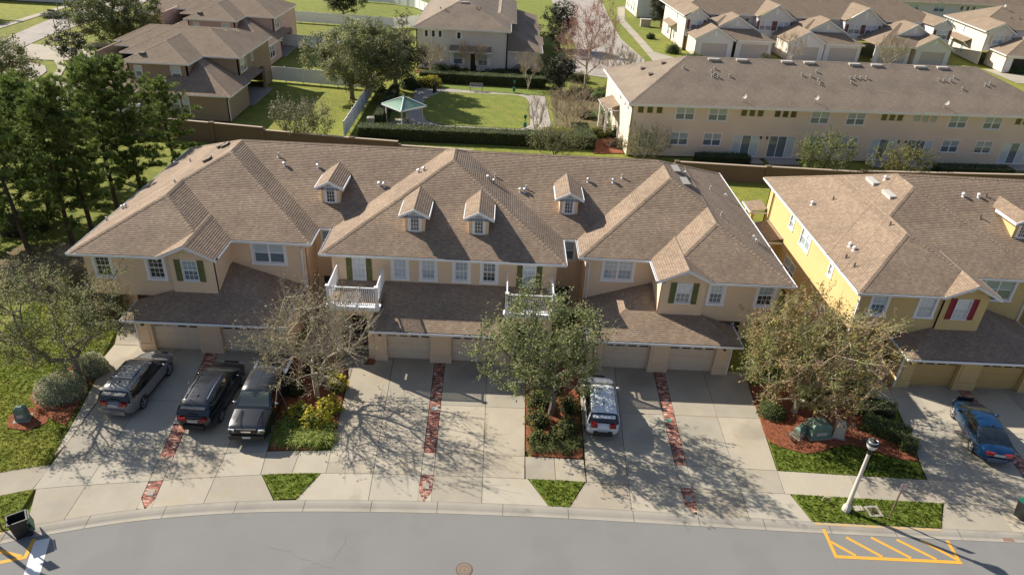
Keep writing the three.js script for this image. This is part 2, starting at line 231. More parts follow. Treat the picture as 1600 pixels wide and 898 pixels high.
// fascia and gutter along an eave polyline [[x,z],...] at height y; outward = right-hand side of travel
function gutter(parent, pts, y, o = {}) {
  const mb = new MB(), w = o.w || 0.11, h = o.h || 0.17, off = (a, b) => { const l = Math.hypot(b[0] - a[0], b[1] - a[1]); return [-(b[1] - a[1]) / l, (b[0] - a[0]) / l]; };
  const N = pts.length, n = []; for (let i = 0; i < N - 1; i++) n.push(off(pts[i], pts[i + 1]));
  const at = (i, d) => { const a = n[Math.max(0, i - 1)], b = n[Math.min(N - 2, i)], k = 1 + a[0] * b[0] + a[1] * b[1]; return [pts[i][0] + (a[0] + b[0]) / k * d, pts[i][1] + (a[1] + b[1]) / k * d]; };
  const V = (q, yy) => [q[0], yy, q[1]];
  for (let i = 0; i < N - 1; i++) {
    const prof = [[-0.02, -h], [w * 0.7, -h], [w, -h * 0.45], [w, 0.0], [w - 0.015, 0.0], [w - 0.02, -0.05], [-0.02, -0.05]];
    for (let k = 0; k < prof.length; k++) { const p = prof[k], q = prof[(k + 1) % prof.length]; mb.quad(V(at(i, p[0]), y + p[1]), V(at(i + 1, p[0]), y + p[1]), V(at(i + 1, q[0]), y + q[1]), V(at(i, q[0]), y + q[1])); }
    mb.quad(V(at(i, -0.45), y - h + 0.01), V(at(i + 1, -0.45), y - h + 0.01), V(at(i + 1, 0), y - h + 0.01), V(at(i, 0), y - h + 0.01)); // soffit
  }
  return mb.build('gutter', M.trim, parent);
}
// rake board of a small gable: polyline of 3D points, facing +z (or turned with the parent)
function rake(parent, pts, h = 0.2, t = 0.06, mat = M.trim) { const mb = new MB(); for (let i = 0; i < pts.length - 1; i++) { const a = pts[i], b = pts[i + 1]; const A = [a, b, [b[0], b[1] - h, b[2]], [a[0], a[1] - h, a[2]]], B = A.map((p) => [p[0], p[1], p[2] + t]); mb.quad(B[3], B[2], B[1], B[0]); mb.quad(A[0], A[1], B[1], B[0]); mb.quad(A[3], A[2], B[2], B[3]); mb.quad(A[0], A[3], B[3], B[0]); mb.quad(A[1], A[2], B[2], B[1]); } return mb.build('rake_board', mat, parent); }

// ---------- walls with openings, windows, doors ----------
// wall frame: start (x,z), turn th (local +x along the wall, local +z outward)
const TH = { front: 0, right: Math.PI / 2, back: Math.PI, left: -Math.PI / 2 };
function place(o, x, y, z, th) { o.position.set(x, y, z); o.rotation.y = th; return o; }
function wall(parent, mat, x, z, th, len, y0, y1, holes = [], depth = 0.16, name = 'wall') {
  const mb = new MB(), us = [...new Set([0, len, ...holes.flatMap((h) => [h[0], h[1]])])].sort((a, b) => a - b), vs = [...new Set([y0, y1, ...holes.flatMap((h) => [h[2], h[3]])])].filter((v) => v >= y0 && v <= y1).sort((a, b) => a - b);
  for (let i = 0; i < us.length - 1; i++) for (let j = 0; j < vs.length - 1; j++) { const u = (us[i] + us[i + 1]) / 2, v = (vs[j] + vs[j + 1]) / 2; if (holes.some((h) => u > h[0] && u < h[1] && v > h[2] && v < h[3])) continue; const a = us[i], b = us[i + 1], c = vs[j], d = vs[j + 1]; mb.quad([a, c, 0], [b, c, 0], [b, d, 0], [a, d, 0]); mb.quad([b, c, -depth], [a, c, -depth], [a, d, -depth], [b, d, -depth]); }
  for (const [a, b, c, d] of holes) { mb.quad([a, c, 0], [a, c, -depth], [a, d, -depth], [a, d, 0]); mb.quad([b, c, -depth], [b, c, 0], [b, d, 0], [b, d, -depth]); mb.quad([a, c, -depth], [a, c, 0], [b, c, 0], [b, c, -depth]); mb.quad([a, d, 0], [a, d, -depth], [b, d, -depth], [b, d, 0]); }
  mb.quad([0, y0, 0], [0, y0, -depth], [len, y0, -depth], [len, y0, 0]); mb.quad([0, y1, -depth], [0, y1, 0], [len, y1, 0], [len, y1, -depth]); mb.quad([0, y0, -depth], [0, y0, 0], [0, y1, 0], [0, y1, -depth]); mb.quad([len, y0, 0], [len, y0, -depth], [len, y1, -depth], [len, y1, 0]);
  return place(mb.build(name, mat, parent), x, 0, z, th);
}
const wcache = new Map();
// a window w x h (glass opening), origin at its lower left corner on the wall face. o: trim, double, grid:[cols,rows], panes:[upper,lower], sill, inset
function win(parent, x, y, z, th, w, h, o = {}) {
  const key = JSON.stringify([w.toFixed(2), h.toFixed(2), o.trim, o.double, o.grid, o.sill, o.single, o.inset]), tr = o.trim ?? 0.14, inset = o.inset ?? 0.05;
  if (!wcache.has(key)) {
    const f = new MB(), s = new MB(), up = new MB(), lo = new MB(), pr = 0.035, fw = 0.045, cols = o.double ? 2 : 1;
    if (tr) { f.box(-tr, 0, -0.01, h, -0.02, pr); f.box(w, w + tr, -0.01, h, -0.02, pr); f.box(-tr, w + tr, h, h + tr * 0.8, -0.02, pr + 0.004); }
    const fz = -inset;
    f.box(0, fw, 0, h, fz - 0.03, fz + 0.02); f.box(w - fw, w, 0, h, fz - 0.03, fz + 0.02); f.box(fw, w - fw, h - fw, h, fz - 0.03, fz + 0.02); f.box(fw, w - fw, 0, fw, fz - 0.03, fz + 0.02);
    if (cols === 2) f.box(w / 2 - 0.06, w / 2 + 0.06, fw, h - fw, fz - 0.03, fz + 0.025);
    const edges = cols === 2 ? [[fw, w / 2 - 0.06], [w / 2 + 0.06, w - fw]] : [[fw, w - fw]], mid = h * (o.mid ?? 0.5);
    for (const [a, b] of edges) {
      if (!o.single) f.box(a, b, mid - 0.028, mid + 0.028, fz - 0.028, fz + 0.018);
      const zu = fz - 0.012, zl = fz - 0.002;
      if (o.single) up.quad([a, fw, zu], [b, fw, zu], [b, h - fw, zu], [a, h - fw, zu]); else { up.quad([a, mid + 0.028, zu], [b, mid + 0.028, zu], [b, h - fw, zu], [a, h - fw, zu]); lo.quad([a, fw, zl], [b, fw, zl], [b, mid - 0.028, zl], [a, mid - 0.028, zl]); }
      if (o.grid) { const [gc, gr, both] = o.grid, m = 0.011; for (const [c, d, zz] of o.single ? [[fw, h - fw, zu]] : both ? [[mid + 0.028, h - fw, zu], [fw, mid - 0.028, zl]] : [[mid + 0.028, h - fw, zu]]) { for (let i = 1; i < gc; i++) { const xx = lerp(a, b, i / gc); f.box(xx - m, xx + m, c, d, zz - 0.004, zz + 0.009); } for (let i = 1; i < gr; i++) { const yy = lerp(c, d, i / gr); f.box(a, b, yy - m, yy + m, zz - 0.003, zz + 0.008); } } }
    }
    if (o.sill !== 0) s.box(-tr - 0.03, w + tr + 0.03, -tr * 0.95, -0.01, -0.02, 0.075);
    wcache.set(key, { f: f.geo(), s: s.empty ? null : s.geo(), up: up.geo(), lo: lo.empty ? null : lo.geo() });
  }
  const c = wcache.get(key), g = place(mesh('window', c.f, o.mat || M.white, parent), x, y, z, th), P = o.panes || [M.paneBlind, M.paneScreen];
  mesh('pane', c.up, P[0], g); if (c.lo) mesh('pane', c.lo, P[1], g); if (c.s) mesh('sill', c.s, o.mat || M.white, g);
  return g;
}
const scache = new Map();
function shutter(parent, x, y, z, th, w, h, mat) {
  const k = w.toFixed(2) + h.toFixed(2); if (!scache.has(k)) { const m = new MB(); m.box(0, 0.05, 0, h, 0, 0.05).box(w - 0.05, w, 0, h, 0, 0.05).box(0.05, w - 0.05, 0, 0.07, 0, 0.05).box(0.05, w - 0.05, h - 0.07, h, 0, 0.05).box(0.05, w - 0.05, h / 2 - 0.035, h / 2 + 0.035, 0, 0.05); for (let y = 0.09; y < h - 0.09; y += 0.055) if (Math.abs(y - h / 2) > 0.05) m.quad([0.05, y, 0.035], [w - 0.05, y, 0.035], [w - 0.05, y + 0.05, 0.012], [0.05, y + 0.05, 0.012]); scache.set(k, m.geo()); }
  return place(mesh('shutter', scache.get(k), mat, parent), x, y, z, th);
}
const gcache = new Map();
function garageDoor(parent, x, z, th, w, h, mat, lights = true) {
  const k = w.toFixed(2) + h.toFixed(2) + lights; if (!gcache.has(k)) {
    const rows = 4, hh = h / rows, pn = new MB(); pn.box(0, w, 0.006, hh - 0.006, -0.05, 0); const n = 4, pw = w / n;
    for (let i = 0; i < n; i++) { const a = i * pw + 0.07, b = (i + 1) * pw - 0.07, c = 0.1, d = hh - 0.1, e = 0.03; pn.quad([a, c, 0.002], [b, c, 0.002], [b - e, c + e, 0.014], [a + e, c + e, 0.014]).quad([b, c, 0.002], [b, d, 0.002], [b - e, d - e, 0.014], [b - e, c + e, 0.014]).quad([b, d, 0.002], [a, d, 0.002], [a + e, d - e, 0.014], [b - e, d - e, 0.014]).quad([a, d, 0.002], [a, c, 0.002], [a + e, c + e, 0.014], [a + e, d - e, 0.014]).quad([a + e, c + e, 0.014], [b - e, c + e, 0.014], [b - e, d - e, 0.014], [a + e, d - e, 0.014]); }
    const fr = new MB(); fr.box(-0.09, 0, 0, h + 0.09, -0.07, 0.02).box(w, w + 0.09, 0, h + 0.09, -0.07, 0.02).box(0, w, h, h + 0.09, -0.07, 0.02); const gl = []; // arched lights
    if (lights) for (let i = 0; i < n; i++) { const m = new MB(), a = i * pw + 0.1, b = (i + 1) * pw - 0.1, cx = w / 2, top = (xx) => h - 0.12 - 0.2 * Math.pow((xx - cx) / (w / 2), 2), bt = h - 0.56; for (let s = 0; s < 4; s++) { const p = lerp(a, b, s / 4), q = lerp(a, b, (s + 1) / 4); m.quad([p, bt, 0.018], [q, bt, 0.018], [q, Math.max(bt + .03, top(q)), 0.018], [p, Math.max(bt + .03, top(p)), 0.018]); } gl.push(m.geo()); }
    gcache.set(k, { pn: pn.geo(), fr: fr.geo(), gl, hh });
  }
  const c = gcache.get(k), d = place(mesh('garage_door', c.fr, mat, parent), x, 0, z, th); for (let r = 0; r < 4; r++) mesh('panel', c.pn, mat, d).position.y = r * c.hh; for (const g of c.gl) mesh('pane', g, M.paneDark, d); return d;
}
function downspout(parent, pts, mat = M.trim) { const m = new MB(); for (let i = 0; i < pts.length - 1; i++) m.bar(pts[i], pts[i + 1], 0.09, 0.07); return m.build('downspout', mat, parent); }
// roof fittings
const ventG = {};
{ let m = new MB(); m.tube([0, -0.2, 0], [0, 0.28, 0], 0.055, 0.055, 8).tube([0, -0.05, 0], [0, 0.06, 0], 0.14, 0.06, 8).disc([0, 0.28, 0], 0.055, 8); ventG.pipe = m.geo();
  m = new MB(); m.tube([0, -0.25, 0], [0, 0.3, 0], 0.09, 0.09, 10).tube([0, 0.24, 0], [0, 0.34, 0], 0.17, 0.17, 10).tube([0, 0.34, 0], [0, 0.42, 0], 0.17, 0.06, 10).disc([0, 0.42, 0], 0.06, 10).tube([0, -0.08, 0], [0, 0.05, 0], 0.2, 0.11, 8); ventG.hood = m.geo();
  m = new MB(); m.box(-0.24, 0.24, -0.1, 0.14, -0.24, 0.24).box(-0.29, 0.29, 0.14, 0.19, -0.29, 0.29); ventG.box = m.geo();
  m = new MB(); m.box(-0.62, 0.62, -0.25, 0.1, -0.16, 0.2).box(-0.64, 0.64, 0.1, 0.15, -0.2, 0.26); ventG.off = m.geo();
  m = new MB(); m.bar([0, -0.1, 0], [0, 0.45, 0], 0.05).bar([0, 0.45, 0], [-0.1, 0.62, 0.22], 0.04); ventG.arm = m.geo(); m = new MB(); for (let k = 0; k < 16; k++) for (let r = 0; r < 3; r++) { const f = (i, q) => { const a = i / 16 * 6.2832, rr = q / 3 * 0.36; return [Math.cos(a) * rr, Math.sin(a) * rr * 1.05, 0.09 * (rr / 0.36) ** 2]; }; m.quad(f(k, r), f(k, r + 1), f(k + 1, r + 1), f(k + 1, r)); } ventG.dish = m.geo(); }
function vent(parent, kind, x, y, z, mat, th = 0) { const v = place(mesh('roof_vent', ventG[kind], mat, parent), x, y, z, th); if (kind === 'hood') v.scale.setScalar(0.72); return v; }
function dish(parent, x, y, z, th) { const a = place(mesh('satellite_dish', ventG.arm, M.ventGrey, parent), x, y, z, th); const d = mesh('reflector', ventG.dish, M.ventLight, a); d.position.set(-0.12, 0.62, 0.26); d.rotation.set(-0.5, -1.15, 0); d.scale.setScalar(0.7); return a; }
// gable dormer, front face at local z = 0, origin at the middle of its base
function dormer(parent, x, y, z, mat, roofP = 0.483) {
  const d = mesh('dormer', new MB().poly([[-0.59, -0.1, 0], [0.59, -0.1, 0], [0.59, 1.2, 0], [0, 1.2 + 0.59 * 0.5, 0], [-0.59, 1.2, 0]]).quad([0.59, -0.1, 0], [0.59, -0.1, -3], [0.59, 1.2, -3], [0.59, 1.2, 0]).quad([-0.59, -0.1, -3], [-0.59, -0.1, 0], [-0.59, 1.2, 0], [-0.59, 1.2, -3]).geo(), mat, parent); place(d, x, y, z, 0);
  const r = new MB(); shingleFace(r, [[-0.9, 0.32], [0, 0.32], [0, -3.4], [-0.9, -3.4]], [1.16 + 0.5 * 0.86, 0.5, 0], 1.12); shingleFace(r, [[0.9, 0.32], [0, 0.32], [0, -3.4], [0.9, -3.4]], [1.16 + 0.5 * 0.86, -0.5, 0], 1.12); r.build('roof', M.shingle, d);
  const yb = 1.14; rake(d, [[-0.92, yb, 0.3], [0, yb + 0.46, 0.3], [0.92, yb, 0.3]], 0.17, 0.05); const f = new MB(); f.box(-0.93, -0.88, yb - 0.15, yb + 0.02, -1.9, 0.3).box(0.88, 0.93, yb - 0.15, yb + 0.02, -1.9, 0.3).quad([-0.9, yb - 0.14, 0.3], [0.9, yb - 0.14, 0.3], [0.9, yb - 0.14, 0], [-0.9, yb - 0.14, 0]); f.build('fascia', M.trim, d);
  const w = 0.46, h = 0.94, b = 0.1, fr = new MB(); fr.box(-w / 2 - 0.17, -w / 2, b - 0.14, b + h + 0.12, -0.01, 0.035).box(w / 2, w / 2 + 0.17, b - 0.14, b + h + 0.12, -0.01, 0.035).box(-w / 2, w / 2, b + h, b + h + 0.12, -0.01, 0.037).box(-w / 2, w / 2, b - 0.14, b, -0.01, 0.05); for (let i = 1; i < 3; i++) fr.box(-w / 2 + w * i / 3 - 0.012, -w / 2 + w * i / 3 + 0.012, b, b + h, 0.004, 0.02); for (let i = 1; i < 4; i++) fr.box(-w / 2, w / 2, b + h * i / 4 - 0.012, b + h * i / 4 + 0.012, 0.004, 0.019); fr.build('window', M.white, d);
  new MB().quad([-w / 2, b, 0.006], [w / 2, b, 0.006], [w / 2, b + h, 0.006], [-w / 2, b + h, 0.006]).build('pane', M.paneDark, d);
  return d;
}
function gableVent(parent, x, y, z, th, r = 0.17) { const m = new MB(); for (let k = 0; k < 16; k++) { const p = (q, zz, i) => [Math.cos(i / 16 * 6.2832) * q, Math.sin(i / 16 * 6.2832) * q, zz]; m.quad(p(r * 0.68, 0.05, k), p(r, 0.05, k), p(r, 0.05, k + 1), p(r * 0.68, 0.05, k + 1)).quad(p(r, 0.05, k), p(r, 0, k), p(r, 0, k + 1), p(r, 0.05, k + 1)).tri([0, 0, 0.02], p(r * 0.68, 0.02, k), p(r * 0.68, 0.02, k + 1)); } return place(m.build('gable_vent', M.trim, parent), x, y, z, th); }
function lampBox(parent, x, y, z) { return place(new MB().box(-0.07, 0.07, -0.12, 0.12, 0, 0.13).box(-0.09, 0.09, 0.12, 0.16, 0, 0.16).build('wall_lamp', M.bronze, parent), x, y, z, 0); }

// ---------- the townhouse rows ----------
function rebase(g, x, z) { for (const c of g.children) { c.position.x -= x; c.position.z -= z; } g.position.set(x, 0, z); return g; }
const HE = 5.85, PT = 0.483;
// end unit: u holds x positions measured on the facade; s = +1 left end, -1 right end (mirror)
function endUnit(b, u, c) {
  const { s, zO, zI } = u, wO = zO - 0.5, wI = zI - 0.5, wB = wO + 0.14, J = u.dz || 0, span = (a, e) => [Math.min(a, e), Math.max(a, e)];
  const W = (x0, x1, z, y0, y1, holes, mat) => { const [a, e] = span(x0, x1); return wall(b, mat || c.wall, a, z, 0, e - a, y0, y1, holes.map((h) => [h[0] - a, h[1] - a, h[2], h[3]])); };
  const yb = 4.17, yt = 5.46, H = yt - yb, panes = c.panes || {};
  const opening = (x0, x1) => [x0, x1, yb, yt];
  // upper storey
  const [w1, w2] = [u.win1, u.win2];
  const inner = s > 0 ? u.bump[1] : u.bump[0], outer = s > 0 ? u.bump[0] : u.bump[1];
  W(u.wxo, outer, wO, 2.95, HE - 0.1, [opening(...w1), opening(...w2)]);
  win(b, w1[0], yb, wO, 0, w1[1] - w1[0], H, { trim: 0.17, grid: [3, 2, true], panes: panes.w1 || [M.paneDark, M.paneGreen] });
  win(b, w2[0], yb, wO, 0, w2[1] - w2[0], H, { trim: 0.17, grid: [3, 2, true], panes: panes.w2 || [M.paneDark, M.paneDark] });
  W(u.bump[0], u.bump[1], wB, 3.3, 5.95, [opening(...u.bwin)]);
  { const g = new MB(), [a, e] = span(...u.bump), m = (a + e) / 2; g.poly([[a, 5.94, wB], [e, 5.94, wB], [m, 5.94 + (e - a) / 2 * PT, wB]]); g.build('gable', c.wall, b); const r = span(...u.bgab), rm = (r[0] + r[1]) / 2, zr = wB + 0.42; rake(b, [[r[0], HE + 0.0, zr], [rm, HE + (r[1] - r[0]) / 2 * PT, zr], [r[1], HE + 0.0, zr]], 0.2, 0.06); gableVent(b, m, 6.17, wB, 0, 0.2); }
  win(b, u.bwin[0], yb, wB, 0, u.bwin[1] - u.bwin[0], H, { trim: 0.06, grid: [3, 2, true], panes: panes.bump || [M.paneMid, M.paneScreen], sill: 1 });
  const sw = 0.36; shutter(b, u.bwin[0] - 0.05 - sw, yb - 0.04, wB, 0, sw, H + 0.1, c.shutter); shutter(b, u.bwin[1] + 0.05, yb - 0.04, wB, 0, sw, H + 0.1, c.shutter);
  // small step at the outer edge of the bump, deep return at its inner edge
  if (s > 0) { wall(b, c.wall, inner, wB - 0.002, TH.right, wB - wI, 2.7, HE, []); wall(b, c.wall, outer, wO, TH.left, wB - wO - 0.003, 3.3, HE, [], 0.1); } else { wall(b, c.wall, inner, wI, TH.left, wB - wI - 0.002, 2.7, HE, []); wall(b, c.wall, outer, wB - 0.003, TH.right, wB - wO - 0.003, 3.3, HE, [], 0.1); }
  { const m = new MB(), [a, e] = span(...u.bump); m.quad([a, 3.3, wB], [e, 3.3, wB], [e, 3.3, wO], [a, 3.3, wO]); m.build('soffit', c.wall, b); }
  const [d0, d1] = u.dbl; W(inner, u.wxi, wI, 2.2, HE - 0.1, [[d0, d1, yb - 0.03, yt]]);
  win(b, d0, yb - 0.03, wI, 0, d1 - d0, H + 0.03, { trim: 0.17, double: 1, grid: c.dgrid, panes: panes.dbl || [M.paneBlind, M.paneScreen] });
  // side walls
  if (s > 0) { wall(b, c.wall, u.wxi, wI - 0.003, TH.right, wI - u.wR - 0.003, 0, HE - 0.1, []); } else wall(b, c.wall, u.wxi, u.wR, TH.left, wI - u.wR - 0.003, 0, HE - 0.1, []);
  // ground floor: garage block under a low hip roof
  const g = u.gar, zg = -34.5 + J, zd = -34.78 + J, [p0, a0, a1, p1, q0, q1, p2] = g;
  const gm = c.garWall || c.wall;
  const pillar = (x0, x1, nm) => { const m = new MB(); m.box(x0, x1, 0, 2.5, zg - 0.4, zg); m.box(x0 - 0.03, x1 + 0.03, 0, 0.5, zg - 0.4, zg + 0.05); const t = 0.16; m.box(x0 + t, x1 - t, 0.62, 2.3, zg, zg + 0.035); return m.build('pillar', gm, b); };
  pillar(p0, a0); pillar(a1, p1); pillar(q1, p2);
  garageDoor(b, a0, zd, 0, a1 - a0, 2.15, c.door); garageDoor(b, p1, zd, 0, q1 - p1, 2.15, c.door);
  { const m = new MB(); m.box(a0 - 0.005, a1 + 0.005, 2.24, 2.6, zd - 0.12, zd + 0.05).box(p1 - 0.005, q1 + 0.005, 2.24, 2.6, zd - 0.12, zd + 0.05); m.build('lintel', gm, b); }
  lampBox(b, (p0 + a0) / 2, 1.95, zg + 0.035); lampBox(b, (q1 + p2) / 2, 1.95, zg + 0.035);
  wall(b, gm, p0 + 0.03, wI, TH.left, zg - 0.4 - wI, 0, 2.6, []); wall(b, gm, p2 - 0.03, zg - 0.4, TH.right, zg - 0.4 - wI, 0, 2.6, []);
  const gz = -33.7 + J, [r0, r1] = u.groof; const clipZ = wI;
  { const A = hip(r0, r1, gz - 14, gz, 2.65, 0.33); for (const f of A.faces) f.poly = clipPoly(f.poly, (p) => p[1] - (clipZ - 0.02)); // stop at the inner wall, then outside the outer wing
    const X0 = Math.min(u.wxo, inner), X1 = Math.max(u.wxo, inner); const cut = [[X0, wO], [X1, wO], [X1, wI - 2], [X0, wI - 2]];
    const fs = []; for (const f of A.faces) for (const P of subtract([f.poly], cut)) if (P.length > 2) fs.push({ poly: P, pl: f.pl, he: f.he });
    A.lines = A.lines.slice(1, 3); roofEnvelope([{ faces: fs, lines: A.lines }], b, 'garage_roof', M.shingle);
    gutter(b, [[r0, wO + 0.02], [r0, gz], [r1, gz], [r1, wI + 0.02]].map((p) => p), 2.65); }
  const dsx = s > 0 ? r0 + 0.3 : r1 - 0.3; downspout(b, [[dsx, 2.5, gz - 0.35], [s > 0 ? p0 - 0.05 : p2 + 0.05, 2.15, zg + 0.02], [s > 0 ? p0 - 0.05 : p2 + 0.05, 0.05, zg + 0.02]]);
  { const x = s > 0 ? u.wxi - 0.22 : u.wxi + 0.22, e = s > 0 ? u.xi - 0.1 : u.xi + 0.1; downspout(b, [[e, HE - 0.15, zI + 0.05], [x, HE - 0.62, wI + 0.06], [x, 2.65, wI + 0.06]]); }
  // entry recess below the outer wing
  const en = s > 0 ? [u.wxo, p0] : [p2, u.wxo]; W(en[0], en[1], wO - 2.6, 0, 2.95, [[(en[0] + en[1]) / 2 - 0.45, (en[0] + en[1]) / 2 + 0.45, 0, 2.1]], gm);
  place(new MB().box(0, 0.9, 0, 2.1, -0.05, 0).build('entry_door', M.darkDoor, b), (en[0] + en[1]) / 2 - 0.45, 0, wO - 2.65, 0);
  { const m = new MB(); m.box(en[0], en[1], 2.93, 3.0, wO - 2.6, wO - 0.16); m.build('soffit', gm, b); }
}
// middle unit with two small balconies over porches
function midUnit(b, u, c) {
  const { x0, x1, zE } = u, wz = zE - 0.49, yb = 4.17, yt = 5.44, H = yt - yb, wl = u.wall;
  const W = u.wins, holes = W.map((w) => [w[0] - wl[0], w[1] - wl[0], w[2] ? yb - 0.25 : yb, yt]);
  wall(b, c.wall, wl[0], wz, 0, wl[1] - wl[0], 2.3, HE - 0.1, holes);
  W.forEach((w, i) => { const y = w[2] ? yb - 0.25 : yb; win(b, w[0], y, wz, 0, w[1] - w[0], yt - y, { trim: w[2] ? 0.04 : 0.18, grid: [3, 2, true], panes: u.panes[i], sill: 1 }); if (w[2]) { shutter(b, w[0] - 0.05 - 0.34, y - 0.02, wz, 0, 0.34, yt - y + 0.05, c.shutter); shutter(b, w[1] + 0.05, y - 0.02, wz, 0, 0.34, yt - y + 0.05, c.shutter); } });
  wall(b, c.wall, wl[0], u.wR, TH.left, wz - u.wR - 0.003, 0, HE - 0.1, []); wall(b, c.wall, wl[1], wz - 0.003, TH.right, wz - u.wR - 0.003, 0, HE - 0.1, []);
  const zg = -34.5, zd = -34.78, [p0, a0, a1, p1, q1, p2] = u.gar;
  const pillar = (a, e) => { const m = new MB(); m.box(a, e, 0, 2.5, zg - 0.4, zg); m.box(a - 0.03, e + 0.03, 0, 0.5, zg - 0.4, zg + 0.05); const t = 0.16; m.box(a + t, e - t, 0.62, 2.3, zg, zg + 0.035); m.build('pillar', c.wall, b); };
  pillar(p0, a0); pillar(a1, p1); pillar(q1, p2);
  garageDoor(b, a0, zd, 0, a1 - a0, 2.15, c.door); garageDoor(b, p1, zd, 0, q1 - p1, 2.15, c.door);
  { const m = new MB(); m.box(a0 - 0.005, a1 + 0.005, 2.24, 2.6, zd - 0.12, zd + 0.05).box(p1 - 0.005, q1 + 0.005, 2.24, 2.6, zd - 0.12, zd + 0.05); m.build('lintel', c.wall, b); }
  lampBox(b, (p0 + a0) / 2, 1.95, zg + 0.035); lampBox(b, (q1 + p2) / 2, 1.95, zg + 0.035);
  const k = 0.344, gz = -33.7, hz = (z) => 2.65 + k * (gz - z), r0 = p0 - 0.1, r1 = p2 + 0.1;
  const pl = [2.65 + k * gz, 0, -k], zc = -36.4;
  roofEnvelope([slopeFace([[r0, gz], [r1, gz], [r1, wz], [r0, wz]], ...pl, 2.65), slopeFace([[wl[0], zc], [r0, zc], [r0, wz], [wl[0], wz]], ...pl, 2.65), slopeFace([[r1, zc], [wl[1], zc], [wl[1], wz], [r1, wz]], ...pl, 2.65)], b, 'garage_roof', M.shingle);
  gutter(b, [[r0, gz], [r1, gz]], 2.65); { const m = new MB(); for (const x of [r0, r1]) { const o = x === r0 ? -0.03 : 0.03; m.poly([[x + o, 2.5, gz], [x + o, 2.68, gz], [x + o, hz(-34.6) + 0.03, -34.6], [x + o, hz(-34.6) - 0.15, -34.6]]); } m.build('rake_board', M.trim, b); }
  // porches: front wall with an opening, flat shingled deck, white rail
  for (const q of u.porch) {
    const [a, e, o0, o1, ra, re] = q, zf = -34.6; wall(b, c.wall, a, zf, 0, e - a, 0, 3.42, [[o0 - a, o1 - a, 0, 3.05]], 0.3);
    wall(b, c.wall, a, wz, TH.left, zf - 0.3 - wz, 0, 3.4, [], 0.15); wall(b, c.wall, e, zf - 0.302, TH.right, zf - 0.302 - wz, 0, 3.4, [], 0.15);
    wall(b, c.wall, a + 0.15, wz + 0.02, 0, e - a - 0.3, 0, 3.3, [[0.5, 1.4, 0, 2.1]]); new MB().box(a + 0.66, a + 1.54, 0, 2.1, wz - 0.1, wz - 0.04).build('entry_door', M.darkDoor, b);
    const bal = new MB().box(ra - 0.02, re + 0.02, 3.42, 3.6, zf - 0.25, zf + 0.14).box(ra - 0.08, re + 0.08, 3.6, 3.68, zf - 0.3, zf + 0.2).build('balcony', M.trim, b);
    { const m = new MB(); m.quad([ra, 3.64, zf - 0.26], [re, 3.64, zf - 0.26], [re, 3.62, wz - 0], [ra, 3.62, wz - 0]); m.quad([ra, 3.3, zf - 0.3], [re, 3.3, zf - 0.3], [re, 3.64, zf - 0.3], [ra, 3.64, zf - 0.3]); m.build('deck', M.shingle, bal); }
    const yr = 4.98, pz = zf + 0.06; for (const x of [ra + 0.1, re - 0.1]) new MB().box(x - 0.08, x + 0.08, 3.66, yr, pz - 0.08, pz + 0.08).box(x - 0.11, x + 0.11, 3.66, 3.82, pz - 0.11, pz + 0.11).box(x - 0.11, x + 0.11, yr, yr + 0.06, pz - 0.11, pz + 0.11).build('post', M.white, bal);
    const m = new MB(); m.box(ra + 0.18, re - 0.18, yr - 0.1, yr - 0.03, pz - 0.035, pz + 0.035).box(ra + 0.18, re - 0.18, 3.78, 3.84, pz - 0.03, pz + 0.03); for (const x of [ra + 0.1, re - 0.1]) m.box(x - 0.035, x + 0.035, yr - 0.1, yr - 0.03, wz + 0.02, pz - 0.08).box(x - 0.03, x + 0.03, 3.9, 3.96, wz + 0.02, pz - 0.08); m.build('rail', M.white, bal);
    const bl = new MB(); for (let x = ra + 0.3; x < re - 0.22; x += 0.118) bl.box(x - 0.017, x + 0.017, 3.84, yr - 0.1, pz - 0.017, pz + 0.017); for (const x of [ra + 0.1, re - 0.1]) for (let z = pz - 0.25; z > wz + 0.1; z -= 0.118) bl.box(x - 0.017, x + 0.017, 3.96, yr - 0.1, z - 0.017, z + 0.017); const bo = bl.build('baluster', M.white, bal); bo.userData.kind = 'stuff';
  }
}
// back of a recess between two units, with a window above a door
function recess(b, x0, x1, z, wx, c) { wall(b, c.wall, x0, z, 0, x1 - x0, 0, HE - 0.1, [[wx[0] - x0, wx[1] - x0, 4.12, 5.4], [0.35, 1.25, 0, 2.1]]); win(b, wx[0], 4.12, z, 0, wx[1] - wx[0], 1.28, { trim: 0.1, panes: [M.paneMid, M.paneScreen] }); new MB().box(x0 + 0.35, x0 + 1.25, 0, 2.1, z - 0.1, z - 0.05).build('entry_door', M.darkDoor, b); }

